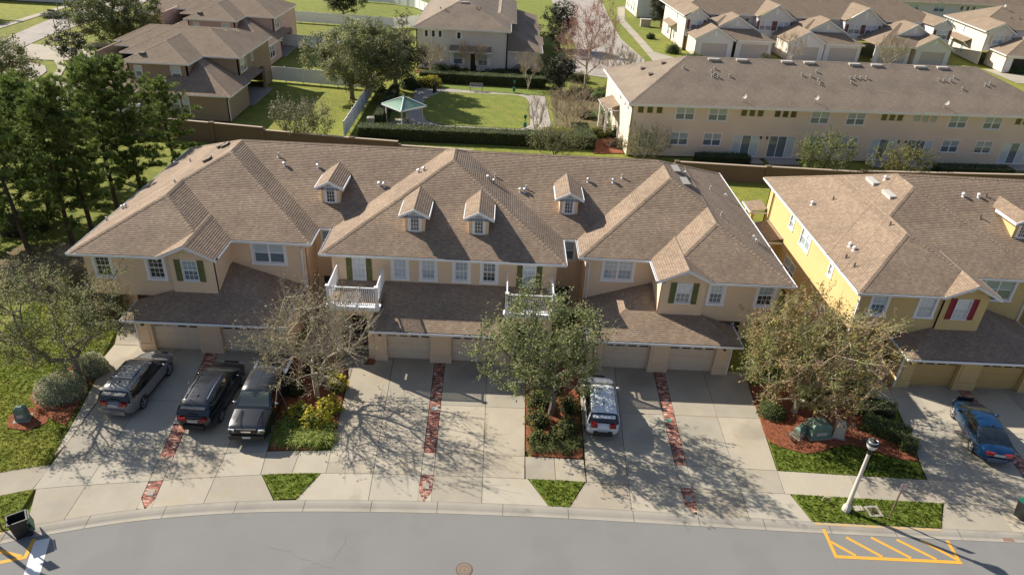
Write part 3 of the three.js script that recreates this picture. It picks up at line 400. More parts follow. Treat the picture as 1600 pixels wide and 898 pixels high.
{ // main row
  const b = thing('townhouse_row', 'peach stucco townhouse row with brown shingle roof, four dormers and two white balconies', 'townhouse row');
  const c = { wall: M.peach, door: M.doorTan, shutter: M.shutterGreen };
  const L = { s: 1, zO: -35.44, zI: -37.92, wxo: -23.8, wxi: -11.77, xi: -11.29, wR: -40.67, bump: [-18.9, -16.33], bgab: [-19.34, -15.95], bwin: [-18.16, -17.32], win1: [-23.2, -22.38], win2: [-20.18, -19.33], dbl: [-14.92, -13.1], gar: [-20.87, -20.06, -17.36, -16.07, -17.15, -13.3, -12.12], groof: [-21.15, -12.05] };
  const R = { s: -1, zO: -35.4, zI: -37.8, wxo: 16.65, wxi: 5.4, xi: 4.92, wR: -40.67, bump: [9.6, 12.2], bgab: [9.21, 12.48], bwin: [10.52, 11.36], win1: [12.54, 13.28], win2: [15.38, 16.25], dbl: [6.54, 8.26], gar: [5.62, 6.45, 9.27, 10.42, 9.27, 13.2, 14.02], groof: [5.42, 14.28] };
  endUnit(b, L, { ...c, panes: { w1: [M.paneDark, M.paneGreen], w2: [M.paneDark, M.paneDark], bump: [M.paneMid, M.paneScreen], dbl: [M.paneBlind, M.paneScreen] } });
  // the right unit is the mirror: its outer wall runs from the bump to the right end
  endUnit(b, { ...R, wxo: 16.65 }, { ...c, dgrid: [3, 2, true], panes: { w1: [M.paneBlind, M.paneScreen], w2: [M.paneMid, M.paneDark], bump: [M.paneBlind, M.paneScreen], dbl: [M.paneBlind, M.paneMid] } });
  midUnit(b, { x0: -10.4, x1: 3.98, zE: -36.76, wR: -40.67, wall: [-9.9, 3.54], wins: [[-8.66, -7.92, 1], [-6.22, -5.48], [-4.53, -3.77], [-2.55, -1.79], [-0.88, -0.12], [1.55, 2.28, 1]], panes: [[M.paneBlind, M.paneBlind], [M.paneBlind, M.paneBlind], [M.paneBlind, M.paneMid], [M.paneMid, M.paneMid], [M.paneScreen, M.paneDark], [M.paneBlind, M.paneMid]], gar: [-7.07, -6.36, -3.78, -2.55, 0.05, 0.75], porch: [[-9.6, -7.1, -9.0, -7.45, -9.66, -6.72], [0.8, 3.3, 1.2, 2.75, 0.5, 3.36]] }, c);
  recess(b, -11.77, -9.9, -40.67, [-11.28, -10.66], c); recess(b, 3.54, 5.4, -40.67, [4.15, 4.86], c);
  // outer walls out of sight
  wall(b, M.peach, -23.8, -52.8, TH.left, 52.8 - 35.95, 2.95, HE - 0.1, []); wall(b, M.peach, -23.8, -52.8, TH.left, 52.8 - 38.6, 0, 2.95, []); wall(b, M.peach, 16.65, -35.95, TH.right, 52.8 - 35.95, 2.95, HE - 0.1, []); wall(b, M.peach, 16.65, -38.6, TH.right, 52.8 - 38.6, 0, 2.95, []); wall(b, M.peach, 16.65, -52.8, TH.back, 40.45, 0, HE - 0.1, []);
  const rear = -53.2, prims = [hip(-24.27, 17.16, rear, -40.15, HE, PT), hip(-24.27, -11.29, rear, -37.92, HE, PT), hip(-24.27, -16.03, rear, -35.44, HE, PT), hip(-10.4, 3.98, rear, -36.76, HE, PT), hip(4.92, 17.16, rear, -37.8, HE, PT), hip(9.22, 17.16, rear, -35.4, HE, PT), hip(-19.34, -15.99, -44, -35.26, HE + 0.02, PT, 'f'), hip(9.21, 12.48, -44, -35.2, HE + 0.02, PT, 'f')];
  roofEnvelope(prims, b, 'roof', M.shingle);
  const y = HE;
  gutter(b, [[-24.27, rear], [-24.27, -35.44], [-19.34, -35.44]], y); gutter(b, [[-16.03, -35.6], [-16.03, -37.92], [-11.29, -37.92], [-11.29, -40.15], [-10.4, -40.15], [-10.4, -36.76], [3.98, -36.76], [3.98, -40.15], [4.92, -40.15], [4.92, -37.8], [9.22, -37.8], [9.22, -35.3]], y); gutter(b, [[12.48, -35.4], [17.16, -35.4], [17.16, rear], [-24.27, rear]], y);
  dormer(b, -5.07, 6.68, -38.5, M.peach); dormer(b, -1.24, 6.68, -38.5, M.peach); dormer(b, -10.86, 6.72, -42.0, M.peach); dormer(b, 4.38, 6.72, -42.0, M.peach);
  for (const [x, yy, z, k] of [[-15, 8.38, -45.39, 'pipe'], [-14.42, 8.04, -44.68, 'hood'], [-12.21, 8.03, -44.66, 'hood'], [-7.97, 7.45, -43.47, 'hood'], [-7.66, 7.44, -43.44, 'hood'], [1.26, 7.47, -43.5, 'hood'], [1.55, 7.48, -43.52, 'hood'], [1.63, 7.6, -43.77, 'pipe'], [5.78, 7.99, -44.58, 'hood'], [7.46, 8.01, -44.62, 'hood'], [8.09, 8.2, -45.02, 'pipe'], [-5.48, 8.22, -44.11, 'hood'], [-5.14, 8.39, -44.07, 'hood'], [-0.88, 8.2, -43.65, 'hood'], [-0.49, 8.01, -43.5, 'hood'], [-0.43, 7.98, -44.59, 'pipe'], [-24.0, 5.98, -39.4, 'pipe'], [-23.72, 6.1, -40.92, 'hood'], [-23.44, 6.24, -40.78, 'hood'], [-20.56, 7.64, -41.84, 'pipe'], [-21.73, 7.08, -47.01, 'pipe'], [-23.6, 6.17, -48.62, 'hood'], [12.81, 7.95, -46.89, 'hood'], [14.68, 7.05, -46.63, 'pipe'], [15.95, 6.43, -46.86, 'hood'], [14.11, 7.32, -41.52, 'pipe'], [16.03, 6.4, -40.2, 'hood'], [16.05, 6.39, -39.73, 'hood']]) vent(b, k, x, yy, z, k === 'hood' ? M.galv : M.ventLight);
  for (const [x, yy, z] of [[-19.36, 8.22, -44.47], [-19.5, 8.16, -47.4], [-19.0, 8.38, -46.9]]) vent(b, 'box', x, yy, z, M.ventBrown, 0).rotation.z = 0.45;
  for (const [x, yy, z] of [[12.0, 8.34, -46.7], [12.25, 8.22, -44.7]]) { const v = vent(b, 'off', x, yy, z, M.ventGrey, Math.PI / 2); }
  rebase(b, -3.5, -44);
}
{ // yellow row at the right edge
  const b = thing('townhouse_row', 'mustard yellow townhouse row with red shutters at the right edge of the photo', 'townhouse row'), D = 45.0, J = 0.44;
  const c = { wall: M.yellow, door: M.doorYellow, shutter: M.shutterRed, panes: { w1: [M.paneBlind, M.paneScreen], w2: [M.paneBlind, M.paneMid], bump: [M.paneBlind, M.paneMid], dbl: [M.paneMid, M.paneScreen] } };
  const sh = (a) => a.map((v) => v + D);
  endUnit(b, { s: 1, dz: 0.5, zO: -35.0, zI: -37.48, wxo: 21.2, wxi: 33.2, xi: 33.71, wR: -40.2, bump: sh([-18.9, -16.33]), bgab: sh([-19.34, -15.95]), bwin: sh([-18.16, -17.32]), win1: sh([-23.0, -22.18]), win2: sh([-20.18, -19.33]), dbl: sh([-14.92, -13.1]), gar: sh([-20.87, -20.06, -17.36, -16.07, -17.15, -13.3, -12.12]), groof: sh([-21.15, -12.05]) }, c);
  const rear = -52.8;
  const lw = (z0, z1, y0, y1, holes) => wall(b, M.yellow, 21.2, z0, TH.left, z1 - z0, y0, y1, holes.map((h) => [h[0] - z0, h[1] - z0, h[2], h[3]]));
  const hs = [[-47.25, -46.55, 4.25, 5.2], [-44.95, -43.35, 4.05, 5.3], [-39.9, -39.4, 4.35, 5.1]];
  lw(-52.3, -35.51, 2.95, HE - 0.1, hs); lw(-52.3, -38.2, 0, 2.95, [[-39.6, -39.0, 1.0, 2.2], [-46.4, -44.5, 0.9, 2.3]]);
  for (const [a, e, y0, y1] of hs) win(b, 21.2, y0, a, TH.left, e - a, y1 - y0, { trim: 0.09, double: e - a > 1 ? 1 : undefined, panes: [M.paneBlind, M.paneMid] });
  win(b, 21.2, 1, -39.6, TH.left, 0.6, 1.2, { trim: 0.09, panes: [M.paneMid, M.paneScreen] }); win(b, 21.2, 0.9, -46.4, TH.left, 1.9, 1.4, { trim: 0.09, double: 1, panes: [M.paneBlind, M.paneScreen] });
  wall(b, M.yellow, 33.2, -40.2, 0, 3, 0, HE - 0.1, []); wall(b, M.yellow, 60, -52.3, TH.back, 38.8, 0, HE - 0.1, []); wall(b, M.yellow, 36.2, -36.8, 0, 13.4, 0, HE - 0.1, []); wall(b, M.yellow, 36.2, -40.2, TH.left, 3.4, 0, HE - 0.1, []);
  // lean-to porch roof and post on the left side
  for (const [x0, z0, z1, y, k] of [[19.9, -53.8, -51.9, 3.3, 0.2], [20.1, -51, -47.6, 2.75, 0.25]]) { const m = new MB(); shingleFace(m, [[x0, z0], [21.2, z0], [21.2, z1], [x0, z1]], [y - k * x0, k, 0], y); m.build('porch_roof', M.shingle, b); gutter(b, [[21.2, z0], [x0, z0], [x0, z1], [21.2, z1]], y); for (const z of [z0 + 0.15, z1 - 0.4]) new MB().box(x0 + 0.15, x0 + 0.4, 0, y - 0.1, z, z + 0.25).build('porch_post', M.yellow, b); }
  downspout(b, [[21.1, HE - 0.2, -35.3], [21.16, HE - 0.5, -35.45], [21.16, 0.05, -35.45]], M.white); downspout(b, [[21.12, HE - 0.2, -51.2], [21.12, 0.1, -51.2]], M.rust);
  const prims = [hip(20.72, 62, rear, -39.7, HE, PT), hip(20.72, 33.71, rear, -37.48, HE, PT), hip(20.72, 28.97, rear, -35.0, HE, PT), hip(34.6, 49, rear, -36.3, HE, PT), hip(25.66, 29.01, -44, -34.82, HE + 0.02, PT, 'f')];
  roofEnvelope(prims, b, 'roof', M.shingle);
  gutter(b, [[20.72, rear], [20.72, -35.0], [25.66, -35.0]], HE); gutter(b, [[28.97, -35.15], [28.97, -37.48], [33.71, -37.48], [33.71, -39.7], [34.6, -39.7], [34.6, -36.3], [49, -36.3], [49, -39.7], [62, -39.7]], HE);
  dormer(b, 33.8, 6.75, -41.55, M.yellow);
  for (const [x, yy, z, k] of [[26.4, 8.6, -46.1, 'hood'], [21.92, 6.43, -46.22, 'hood'], [23.14, 7.02, -45.9, 'pipe'], [24.46, 7.66, -40.52, 'pipe'], [21.95, 6.44, -39.75, 'hood'], [21.97, 6.45, -39.2, 'hood'], [21.35, 6.15, -38.68, 'pipe'], [21.37, 6.17, -37.51, 'pipe'], [31.16, 8.22, -44.61, 'hood'], [32.21, 8.22, -44.61, 'hood'], [32.77, 8.26, -44.7, 'pipe'], [31.69, 7.41, -42.93, 'pipe']]) vent(b, k, x, yy, z, k === 'hood' ? M.white : M.ventBrown);
  for (const [x, yy, z] of [[25.7, 8.3, -46.4], [25.75, 8.32, -44.0]]) vent(b, 'off', x, yy, z, M.ventLight, Math.PI / 2);
  rebase(b, 40, -44);
}

// ---------- ground, road, kerb, pavements ----------
function curve(pts) { return (x) => { if (x <= pts[0][0]) { const [a, b] = pts; return a[1] + (x - a[0]) * (b[1] - a[1]) / (b[0] - a[0]); } for (let i = 0; i < pts.length - 1; i++) if (x <= pts[i + 1][0]) { const p = pts[Math.max(0, i - 1)], a = pts[i], b = pts[i + 1], q = pts[Math.min(pts.length - 1, i + 2)], t = (x - a[0]) / (b[0] - a[0]), m0 = (b[1] - p[1]) / (b[0] - p[0]) * (b[0] - a[0]), m1 = (q[1] - a[1]) / (q[0] - a[0]) * (b[0] - a[0]); return (2 * t ** 3 - 3 * t * t + 1) * a[1] + (t ** 3 - 2 * t * t + t) * m0 + (-2 * t ** 3 + 3 * t * t) * b[1] + (t ** 3 - t * t) * m1; } return pts[pts.length - 1][1]; }; }
const zRoad = curve([[-40, -12.5], [-26, -18.2], [-21.5, -20.05], [-18.7, -21.02], [-15.2, -21.95], [-10.5, -22.62], [-4.7, -22.92], [1.1, -22.98], [6.25, -22.9], [12.9, -22.72], [18.9, -22.6], [24.8, -22.55], [60, -22.5]]);
const zKerb = curve([[-40, -13.2], [-26, -18.85], [-21.5, -20.72], [-19.57, -21.46], [-15.48, -22.55], [-10.73, -23.24], [-4.8, -23.57], [1.08, -23.63], [6.88, -23.53], [13.1, -23.33], [21.4, -23.16], [25.1, -23.12], [60, -23.05]]);
const zSt = curve([[-40, -14.9], [-26, -21.3], [-22.15, -22.95], [-20.76, -23.45], [-16.07, -24.18], [-11.2, -24.85], [-8.1, -25.14], [-3.3, -25.28], [1.06, -25.3], [4.83, -25.24], [9.47, -25.1], [13.62, -25.0], [22.26, -24.76], [26.2, -24.76], [60, -24.65]]);
const zHo = curve([[-40, -16.4], [-26, -22.85], [-23.03, -24.35], [-21.07, -24.95], [-16, -25.72], [-11.66, -26.4], [-8, -26.72], [-5.64, -26.78], [1.05, -26.84], [4.73, -26.78], [9.36, -26.68], [14.67, -26.54], [22.3, -26.32], [27.2, -26.34], [60, -26.2]]);
{ // one sheet of grassy ground out to the horizon
  const xs = [-1500, -600, -300], zs = [-1500, -700, -400]; for (let x = -160; x <= 160; x += 2.5) xs.push(x); xs.push(300, 600, 1500); for (let z = -240; z <= 0; z += 2.5) zs.push(z); zs.push(40, 200, 800);
  const f = fbm(301, 4, 4), f2 = fbm(305, 16, 3), P = [], U = [], C = [], I = [];
  for (const z of zs) for (const x of xs) { P.push(x, -0.16, z); U.push(x, z); const a = f((x + 160) / 320, (z + 240) / 320), b = f2((x + 160) / 320, (z + 240) / 320); const k = 0.78 + 0.5 * b; C.push(k * (0.8 + 0.5 * a), k * (0.86 + 0.28 * a), k * 0.9); }
  const W = xs.length; for (let j = 0; j < zs.length - 1; j++) for (let i = 0; i < W - 1; i++) { const a = j * W + i; I.push(a, a + W, a + 1, a + 1, a + W, a + W + 1); }
  const g = new THREE.BufferGeometry(); g.setAttribute('position', new THREE.Float32BufferAttribute(P, 3)); g.setAttribute('uv', new THREE.Float32BufferAttribute(U, 2)); g.setAttribute('color', new THREE.Float32BufferAttribute(C, 3)); g.setIndex(I); g.computeVertexNormals(); struct('ground', g, M.lawn);
}
function band(mb, f0, f1, y0, y1, xa, xb, st = 0.8) { for (let x = xa; x < xb - 1e-6; x += st) { const n = Math.min(xb, x + st); mb.quad([x, y0, f0(x)], [n, y0, f0(n)], [n, y1, f1(n)], [x, y1, f1(x)]); } }
{ const m = new MB(); for (let x = -60; x < 60; x += 1) m.quad([x, -0.055, 20], [x + 1, -0.055, 20], [x + 1, -0.055, zRoad(x + 1)], [x, -0.055, zRoad(x)]); struct('road', m.geo(), M.asphalt); }
{ // kerb and gutter in 3 m stones with a rolled profile
  const k = new THREE.Group(); k.name = 'kerb'; k.userData.kind = 'structure'; scene.add(k);
  const prof = [[0, -0.16], [0, 0.0], [0.3, -0.002], [0.5, -0.025], [0.66, -0.055], [0.76, -0.062], [1.0, -0.045]];
  for (let x = -45; x < 58; x += 3.05) { const m = new MB(), x1 = x + 3.03; for (let q = x; q < x1 - 1e-6; q += 0.505) { const n = q + 0.505; for (let i = 0; i < prof.length - 1; i++) { const a = prof[i], b = prof[i + 1], Z = (xx, t) => lerp(zKerb(xx), zRoad(xx), t); m.quad([q, b[1], Z(q, b[0])], [n, b[1], Z(n, b[0])], [n, a[1], Z(n, a[0])], [q, a[1], Z(q, a[0])]); } } const yel = x + 1.5 < -20.4 && x > -26; m.build('kerb_stone', M.curb, k); }
  const y = new MB(); for (const [a, b] of [[15.35, 21.3], [-26, -20.75]]) for (let x = a; x < b; x += 0.5) { const Z = (xx, t) => lerp(zKerb(xx), zRoad(xx), t), n = Math.min(b, x + 0.5); y.quad([x, 0.004, Z(x, 0.27)], [n, 0.004, Z(n, 0.27)], [n, 0.004, Z(n, 0.03)], [x, 0.004, Z(x, 0.03)]); } struct('kerb_paint', y.geo(), M.yellowWorn);
}
// concrete slabs: cells between columns x(z) and rows z(x), each its own slab with open joints
const slabR = rng(55);
function slab(parent, P, y = 0, mat = M.concrete, name = 'slab', gap = 0.012, th = 0.12) {
  const s = Math.sign(area(P)), n = P.length, Q = P.map((p, i) => { const a = P[(i + n - 1) % n], b = P[(i + 1) % n]; const nn = (u, v) => { const l = Math.hypot(v[0] - u[0], v[1] - u[1]) || 1; return [-(v[1] - u[1]) / l * s, (v[0] - u[0]) / l * s]; }; const q = nn(a, p), w = nn(p, b), k = Math.max(0.35, 1 + q[0] * w[0] + q[1] * w[1]); return [p[0] + (q[0] + w[0]) / k * gap, p[1] + (q[1] + w[1]) / k * gap]; });
  const m = new MB(true), t = 0.86 + 0.22 * slabR(), w = 0.05 * (slabR() - 0.5); m.col = [t * (1 + w), t, t * (1 - w)]; const ox = slabR() * 5, oz = slabR() * 5;
  const tri = THREE.ShapeUtils.triangulateShape(Q.map((p) => new THREE.Vector2(p[0], p[1])), []);
  for (const [a, b, c] of tri) { const A = Q[a], B = Q[b], Cc = Q[c], up = (B[0] - A[0]) * (Cc[1] - A[1]) - (B[1] - A[1]) * (Cc[0] - A[0]) < 0; const v = up ? [A, B, Cc] : [A, Cc, B]; m.tri(...v.map((p) => [p[0], y, p[1]]), ...v.map((p) => [p[0] + ox, p[1] + oz])); }
  for (let i = 0; i < n; i++) { const a = Q[i], b = Q[(i + 1) % n]; s > 0 ? m.quad([a[0], y, a[1]], [b[0], y, b[1]], [b[0], y - th, b[1]], [a[0], y - th, a[1]]) : m.quad([b[0], y, b[1]], [a[0], y, a[1]], [a[0], y - th, a[1]], [b[0], y - th, b[1]]); }
  return m.build(name, mat, parent);
}
const group = (name) => { const g = new THREE.Group(); g.name = numbered(name); g.userData.kind = 'structure'; scene.add(g); return g; };
function cell(parent, xl, xr, zt, zb, y = 0) { // xl,xr: x(z); zt (back), zb (front): z(x)
  const pts = [], n = 4, X = (f, g) => { let x = f(-28); for (let i = 0; i < 6; i++) x = f(g(x)); return [x, g(x)]; };
  const a = X(xl, zt), b = X(xr, zt), c = X(xr, zb), d = X(xl, zb); for (let i = 0; i <= n; i++) { const x = lerp(a[0], b[0], i / n); pts.push([x, i === 0 ? a[1] : i === n ? b[1] : zt(x)]); } for (let i = 0; i <= n; i++) { const x = lerp(c[0], d[0], i / n); pts.push([x, i === 0 ? c[1] : i === n ? d[1] : zb(x)]); }
  return slab(parent, pts, y);
}
const line = (x0, z0, x1, z1) => (z) => x0 + (z - z0) * (x1 - x0) / (z1 - z0), K = (v) => () => v;
const brickR = rng(77), brickCols = [[0.36, 0.14, 0.10], [0.46, 0.23, 0.16], [0.24, 0.095, 0.08], [0.60, 0.40, 0.29], [0.42, 0.17, 0.12], [0.16, 0.085, 0.08]];
function bricks(parent, inside, x0, x1, z0, z1, L = 0.2, Wd = 0.1) { // running-bond pavers within inside(x,z); rows across the strip
  const m = new MB(true); let r = 0; for (let z = z0; z < z1; z += Wd, r++) for (let x = x0 - (r % 2 ? L / 2 : 0); x < x1; x += L) { let a = x + 0.005, b = x + L - 0.005; const zc = z + Wd / 2; const lo = inside(zc); if (!lo) continue; a = Math.max(a, lo[0]); b = Math.min(b, lo[1]); if (b - a < 0.03) continue; const c = brickCols[Math.floor(brickR() * 6)], k = 0.75 + 0.5 * brickR(), y = -0.006 + 0.007 * brickR(); m.col = mul3(c, k); m.box(a, b, y - 0.05, y, z + 0.005, z + Wd - 0.005); }
  const o = m.build('brick_pavers', M.brick, parent); o.userData.kind = 'stuff'; return o;
}
const driveways = [];
function driveway(cols, strip, rowZ, top, apron, medal, capXZ, capMat) {
  const g = group('driveway');
  const [sl, sr] = strip;
  const all = cols; // list of [xl, xr] pairs
  for (const [xl, xr] of all) { cell(g, xl, xr, top, rowZ); cell(g, xl, xr, rowZ, zHo); }
  const zTop = top(0); bricks(g, (z) => z > zTop && z < zHo(sl(z)) ? [sl(z) + 0.02, sr(z) - 0.02] : null, Math.min(sl(zTop), sl(-25)) - 0.2, Math.max(sr(zTop), sr(-25)) + 0.2, zTop, -25);
  // pavement crossing and apron
  for (const [xl, xr] of [...all, strip]) cell(g, xl, xr, zHo, zSt);
  const A0 = apron[0], A1 = apron[1]; all.forEach(([xl, xr], i) => cell(g, i === 0 ? A0 : xl, i === all.length - 1 ? A1 : xr, zSt, zKerb));
  // pointed brick inset with a plate
  const [mx, tip] = medal, zs = zSt(mx), ze = zKerb(mx) - 0.12, zm = lerp(zs, ze, 0.68); bricks(g, (z) => { if (z < zs + 0.03 || z > ze) return null; const c = lerp((sl(z) + sr(z)) / 2, tip, clamp((z - zm) / (ze - zm), 0, 1)), h = 0.3 * (z < zm ? 1 : 1 - 0.8 * (z - zm) / (ze - zm)); return [c - h, c + h]; }, mx - 0.6, mx + 0.6, zs, ze);
  // fill either side of the point
  for (const side of [-1, 1]) { const ed = side < 0 ? sl : sr, zk = zKerb(mx); slab(g, [[ed(zm) + side * 0.01, zm], [tip + side * 0.06, ze], [tip + side * 0.015, zk], [ed(zk) + side * 0.01, zk]], 0); }
  const pc = (sl(lerp(zs, ze, 0.45)) + sr(lerp(zs, ze, 0.45))) / 2, pz = lerp(zs, ze, 0.45); new MB().box(pc - 0.15, pc + 0.15, -0.03, 0.008, pz - 0.19, pz + 0.19).box(pc - 0.11, pc - 0.03, 0.008, 0.012, pz - 0.03, pz + 0.05).box(pc + 0.03, pc + 0.11, 0.008, 0.012, pz - 0.03, pz + 0.05).build('meter_cover', M.curb, g);
  if (capXZ) { const q = new MB(); q.tube([0, -0.02, 0], [0, 0.012, 0], 0.17, 0.17, 16).disc([0, 0.012, 0], 0.17, 16).tube([0, 0.011, 0], [0, 0.016, 0], 0.1, 0.09, 12).disc([0, 0.016, 0], 0.09, 12); place(q.build('drain_cap', capMat, g), capXZ[0], 0, capXZ[1], 0); }
  return g;
}
const TOP = K(-34.86);
{ const sl = line(-17.12, -34.4, -16.12, -25.6), sr = line(-16.4, -34.4, -15.47, -25.6), j1 = line(-19.0, -34, -18.6, -22), j2 = line(-13.4, -34, -12.95, -23); const el = line(-21.15, -32, -20.95, -24.6), er = line(-11.75, -33, -10.95, -24.8);
  const g = driveway([[el, j1], [j1, sl], [sr, j2], [j2, er]], [sl, sr], K(-30), TOP, [line(-20.76, -23.4, -20.0, -21.4), line(-10.9, -24.9, -9.85, -23.3)], [-15.6, -15.42]);
  for (const P of [[[-21.17, -34.9], [-21.15, -29.6], [-21.75, -29.3], [-22.2, -31.8], [-22.75, -33.2], [-22.75, -34.9]], [[-21.17, -38.3], [-21.17, -34.93], [-22.75, -34.93], [-23.2, -36.2], [-23.2, -38.3]], [[-21.15, -29.57], [-21.0, -26.4], [-21.2, -25.4], [-21.42, -27.3], [-21.72, -29.27]]]) slab(g, P); }
{ const sl = line(-3.53, -34.5, -3.29, -25.3), sr = line(-2.9, -34.5, -2.68, -25.3), j1 = line(-6.0, -34.3, -5.55, -23.7), j2 = line(-0.36, -33, -0.26, -23.8);
  const g = driveway([[line(-8.15, -30, -7.97, -26.7), j1], [j1, sl], [sr, j2], [j2, line(1.9, -33, 1.8, -26.8)]], [sl, sr], K(-30.6), TOP, [line(-8.1, -25.15, -8.82, -23.5), line(1.95, -25.28, 2.9, -23.6)], [-2.98, -2.96], [-3.1, -30.27], M.capGrey);
  for (const P of [[[-9.0, -38], [-7.45, -38], [-7.45, -34.9], [-9.0, -34.9]], [[-9.1, -34.87], [-8.28, -34.87], [-8.2, -32.4], [-8.5, -33.4]], [[1.25, -38], [2.7, -38], [2.7, -34.9], [1.25, -34.9]], [[-11.7, -40.6], [-9.95, -40.6], [-9.95, -34.5], [-11.7, -34.5]]]) slab(g, P); }
{ const sl = line(9.66, -34.5, 9.42, -25.2), sr = line(10.32, -34.5, 10.02, -25.2), j1 = line(7.2, -32, 6.85, -24.6), j2 = line(12.7, -33.5, 12.33, -23.5);
  const g = driveway([[line(5.05, -33, 4.82, -25), j1], [j1, sl], [sr, j2], [j2, line(15.2, -33.5, 14.66, -26.5)]], [sl, sr], K(-30.55), TOP, [line(4.75, -25.2, 3.85, -23.55), line(14.8, -24.95, 15.3, -23.2)], [9.75, 9.83], [9.77, -30.06], M.cap); }
{ const sl = line(28.05, -33.9, 27.45, -25), sr = line(28.75, -33.9, 28.15, -25), j1 = line(25.3, -33.5, 24.8, -23.5), j2 = line(31, -33, 30.8, -23);
  const g = driveway([[line(23.75, -33.5, 22.3, -26.3), j1], [j1, sl], [sr, j2], [j2, line(34.5, -33, 34, -25)]], [sl, sr], K(-30.2), K(-34.3), [line(22.3, -24.7, 21.35, -23.15), line(34, -25, 35, -23.1)], [27.8, 27.75]);
  for (const P of [[[22.1, -38.5], [23.7, -38.5], [23.75, -34.2], [22.15, -34.2]], [[22.15, -34.17], [23.85, -34.17], [23.55, -32.2], [22.6, -32.8]]]) slab(g, P); }
{ const g = group('pavement'); const run = (a, b, step, zt = zHo, zb = zSt) => { const n = Math.max(1, Math.round((b - a) / step)); for (let i = 0; i < n; i++) cell(g, K(lerp(a, b, i / n)), K(lerp(a, b, (i + 1) / n)), zt, zb); };
  run(-40, -20.93, 2.1); cell(g, line(-10.95, -24.8, -11.1, -26.4), K(-9.5), zHo, zSt); cell(g, K(-9.5), line(-7.97, -26.7, -7.88, -25.1), zHo, zSt); cell(g, K(1.82), K(3.3), zHo, zSt); cell(g, K(3.3), K(4.8), zHo, zSt); cell(g, line(14.66, -26.5, 14.55, -25), K(18.3), zHo, zSt); cell(g, K(18.3), line(22.3, -26.3, 21.98, -24.7), zHo, zSt); run(34, 55, 2.1); }
// a flat patch with rounded edge thickness: lawn strips, beds
function patch(name, P, y, mat, kind = 'structure', th = 0.14, edge = 0.05) {
  const m = new MB(true); const Q = P.map((p) => new THREE.Vector2(p[0], p[1])); const tri = THREE.ShapeUtils.triangulateShape(Q, []); const s = Math.sign(area(P)), n = P.length;
  for (const [a, b, c] of tri) { const A = P[a], B = P[b], Cc = P[c], up = (B[0] - A[0]) * (Cc[1] - A[1]) - (B[1] - A[1]) * (Cc[0] - A[0]) < 0; const v = up ? [A, B, Cc] : [A, Cc, B]; m.tri(...v.map((p) => [p[0], y, p[1]])); }
  for (let i = 0; i < n; i++) { const a = P[i], b = P[(i + 1) % n]; s > 0 ? m.quad([a[0], y, a[1]], [b[0], y, b[1]], [b[0], y - th, b[1]], [a[0], y - th, a[1]]) : m.quad([b[0], y, b[1]], [a[0], y, a[1]], [a[0], y - th, a[1]], [b[0], y - th, b[1]]); }
  const o = mesh(name, m.geo(), mat); o.userData.kind = kind; return o;
}
const along = (f, a, b, n = 8) => Array.from({ length: n + 1 }, (_, i) => { const x = lerp(a, b, i / n); return [x, f(x)]; });
const lawns = [];
function lawn(P, y = 0.02, mat = M.turf) { lawns.push([P, y]); return patch('lawn', P, y, mat); }
lawn([...along(zSt, -10.85, -8.15).map(([x, z]) => [x, z + 0.02]), [-8.83, -23.5], [-9.82, -23.36]]);
lawn([...along(zSt, 2.02, 4.7).map(([x, z]) => [x, z + 0.02]), [3.87, -23.62], [2.92, -23.62]]);
lawn([...along(zSt, 14.9, 22.2).map(([x, z]) => [x, z + 0.02]), [21.36, -23.2], [18.4, -23.24], [15.3, -23.3]]);
lawn([...along(zSt, -45, -20.85, 16).map(([x, z]) => [x, z + 0.02]), ...along(zKerb, -20.6, -45, 16).map(([x, z]) => [x, z - 0.02])]);
lawn([[14.72, -26.58], ...along(zHo, 14.9, 22.2, 6).map(([x, z]) => [x, z - 0.02]), [22.45, -27.4], [22.9, -30.2], [22.3, -34], [22, -38], [17.2, -38], [15.3, -33.5]], 0.01);
lawn([...along(zHo, -45, -21.05, 16).map(([x, z]) => [x, z - 0.02]), [-21.45, -27.3], [-21.78, -29.3], [-22.25, -31.8], [-22.8, -33.3], [-23.3, -36.2], [-23.4, -40], [-45, -40]], 0.01, M.lawn);
// planting beds of red mulch
const bed = (P, y = 0.045) => patch('mulch_bed', P, y, M.mulch);
bed([[-25.1, -30.9], [-24.7, -29.7], [-23.6, -28.6], [-21.75, -27.7], [-21.95, -29.4], [-22.3, -31.8], [-23, -33.2], [-24.2, -32.6]]);
bed([[-24.95, -28.3], [-24.5, -27.4], [-23.4, -27.2], [-22.75, -27.9], [-23.2, -28.8], [-24.2, -29]]);
bed([[-11.0, -26.55], [-8.75, -26.72], [-8.1, -27.3], [-8.02, -28.4], [-8.22, -30.5], [-8.55, -33.4], [-9.15, -34.5], [-11.75, -34.5], [-11.7, -32], [-11.15, -27.5]]);
bed([[1.93, -32.9], [1.86, -27.4], [2.15, -26.95], [2.6, -26.85], [4.6, -26.82], [4.78, -27], [4.98, -32.9], [5.2, -34.5], [2.8, -34.5]]);
bed([[-7.2, -34.55], [-6.95, -34.9], [-7.1, -34.0], [-7.7, -33.95], [-7.45, -34.6]], 0.03);
bed([[15.25, -33.4], [14.85, -29.4], [14.95, -28.6], [15.6, -28.2], [16.6, -27.85], [17.6, -28.1], [18.6, -28.55], [19.4, -28.7], [20.2, -28.3], [21.6, -27.7], [22.45, -27.6], [22.85, -29.5], [22.7, -31.5], [22.2, -33.2], [20.8, -34], [18, -34.5]]);
bed([[23.78, -37.5], [24.05, -37.5], [24.1, -34.1], [23.8, -33.7]], 0.03);
{ const a = patch('leaf_litter', [[-37, -43], [-35.5, -46.8], [-31, -48.2], [-28, -46.5], [-25.2, -42], [-24.5, -38.6], [-27, -39.6], [-31, -40.2], [-35, -40.6]], -0.1, M.litter, 'structure', 0.05); }
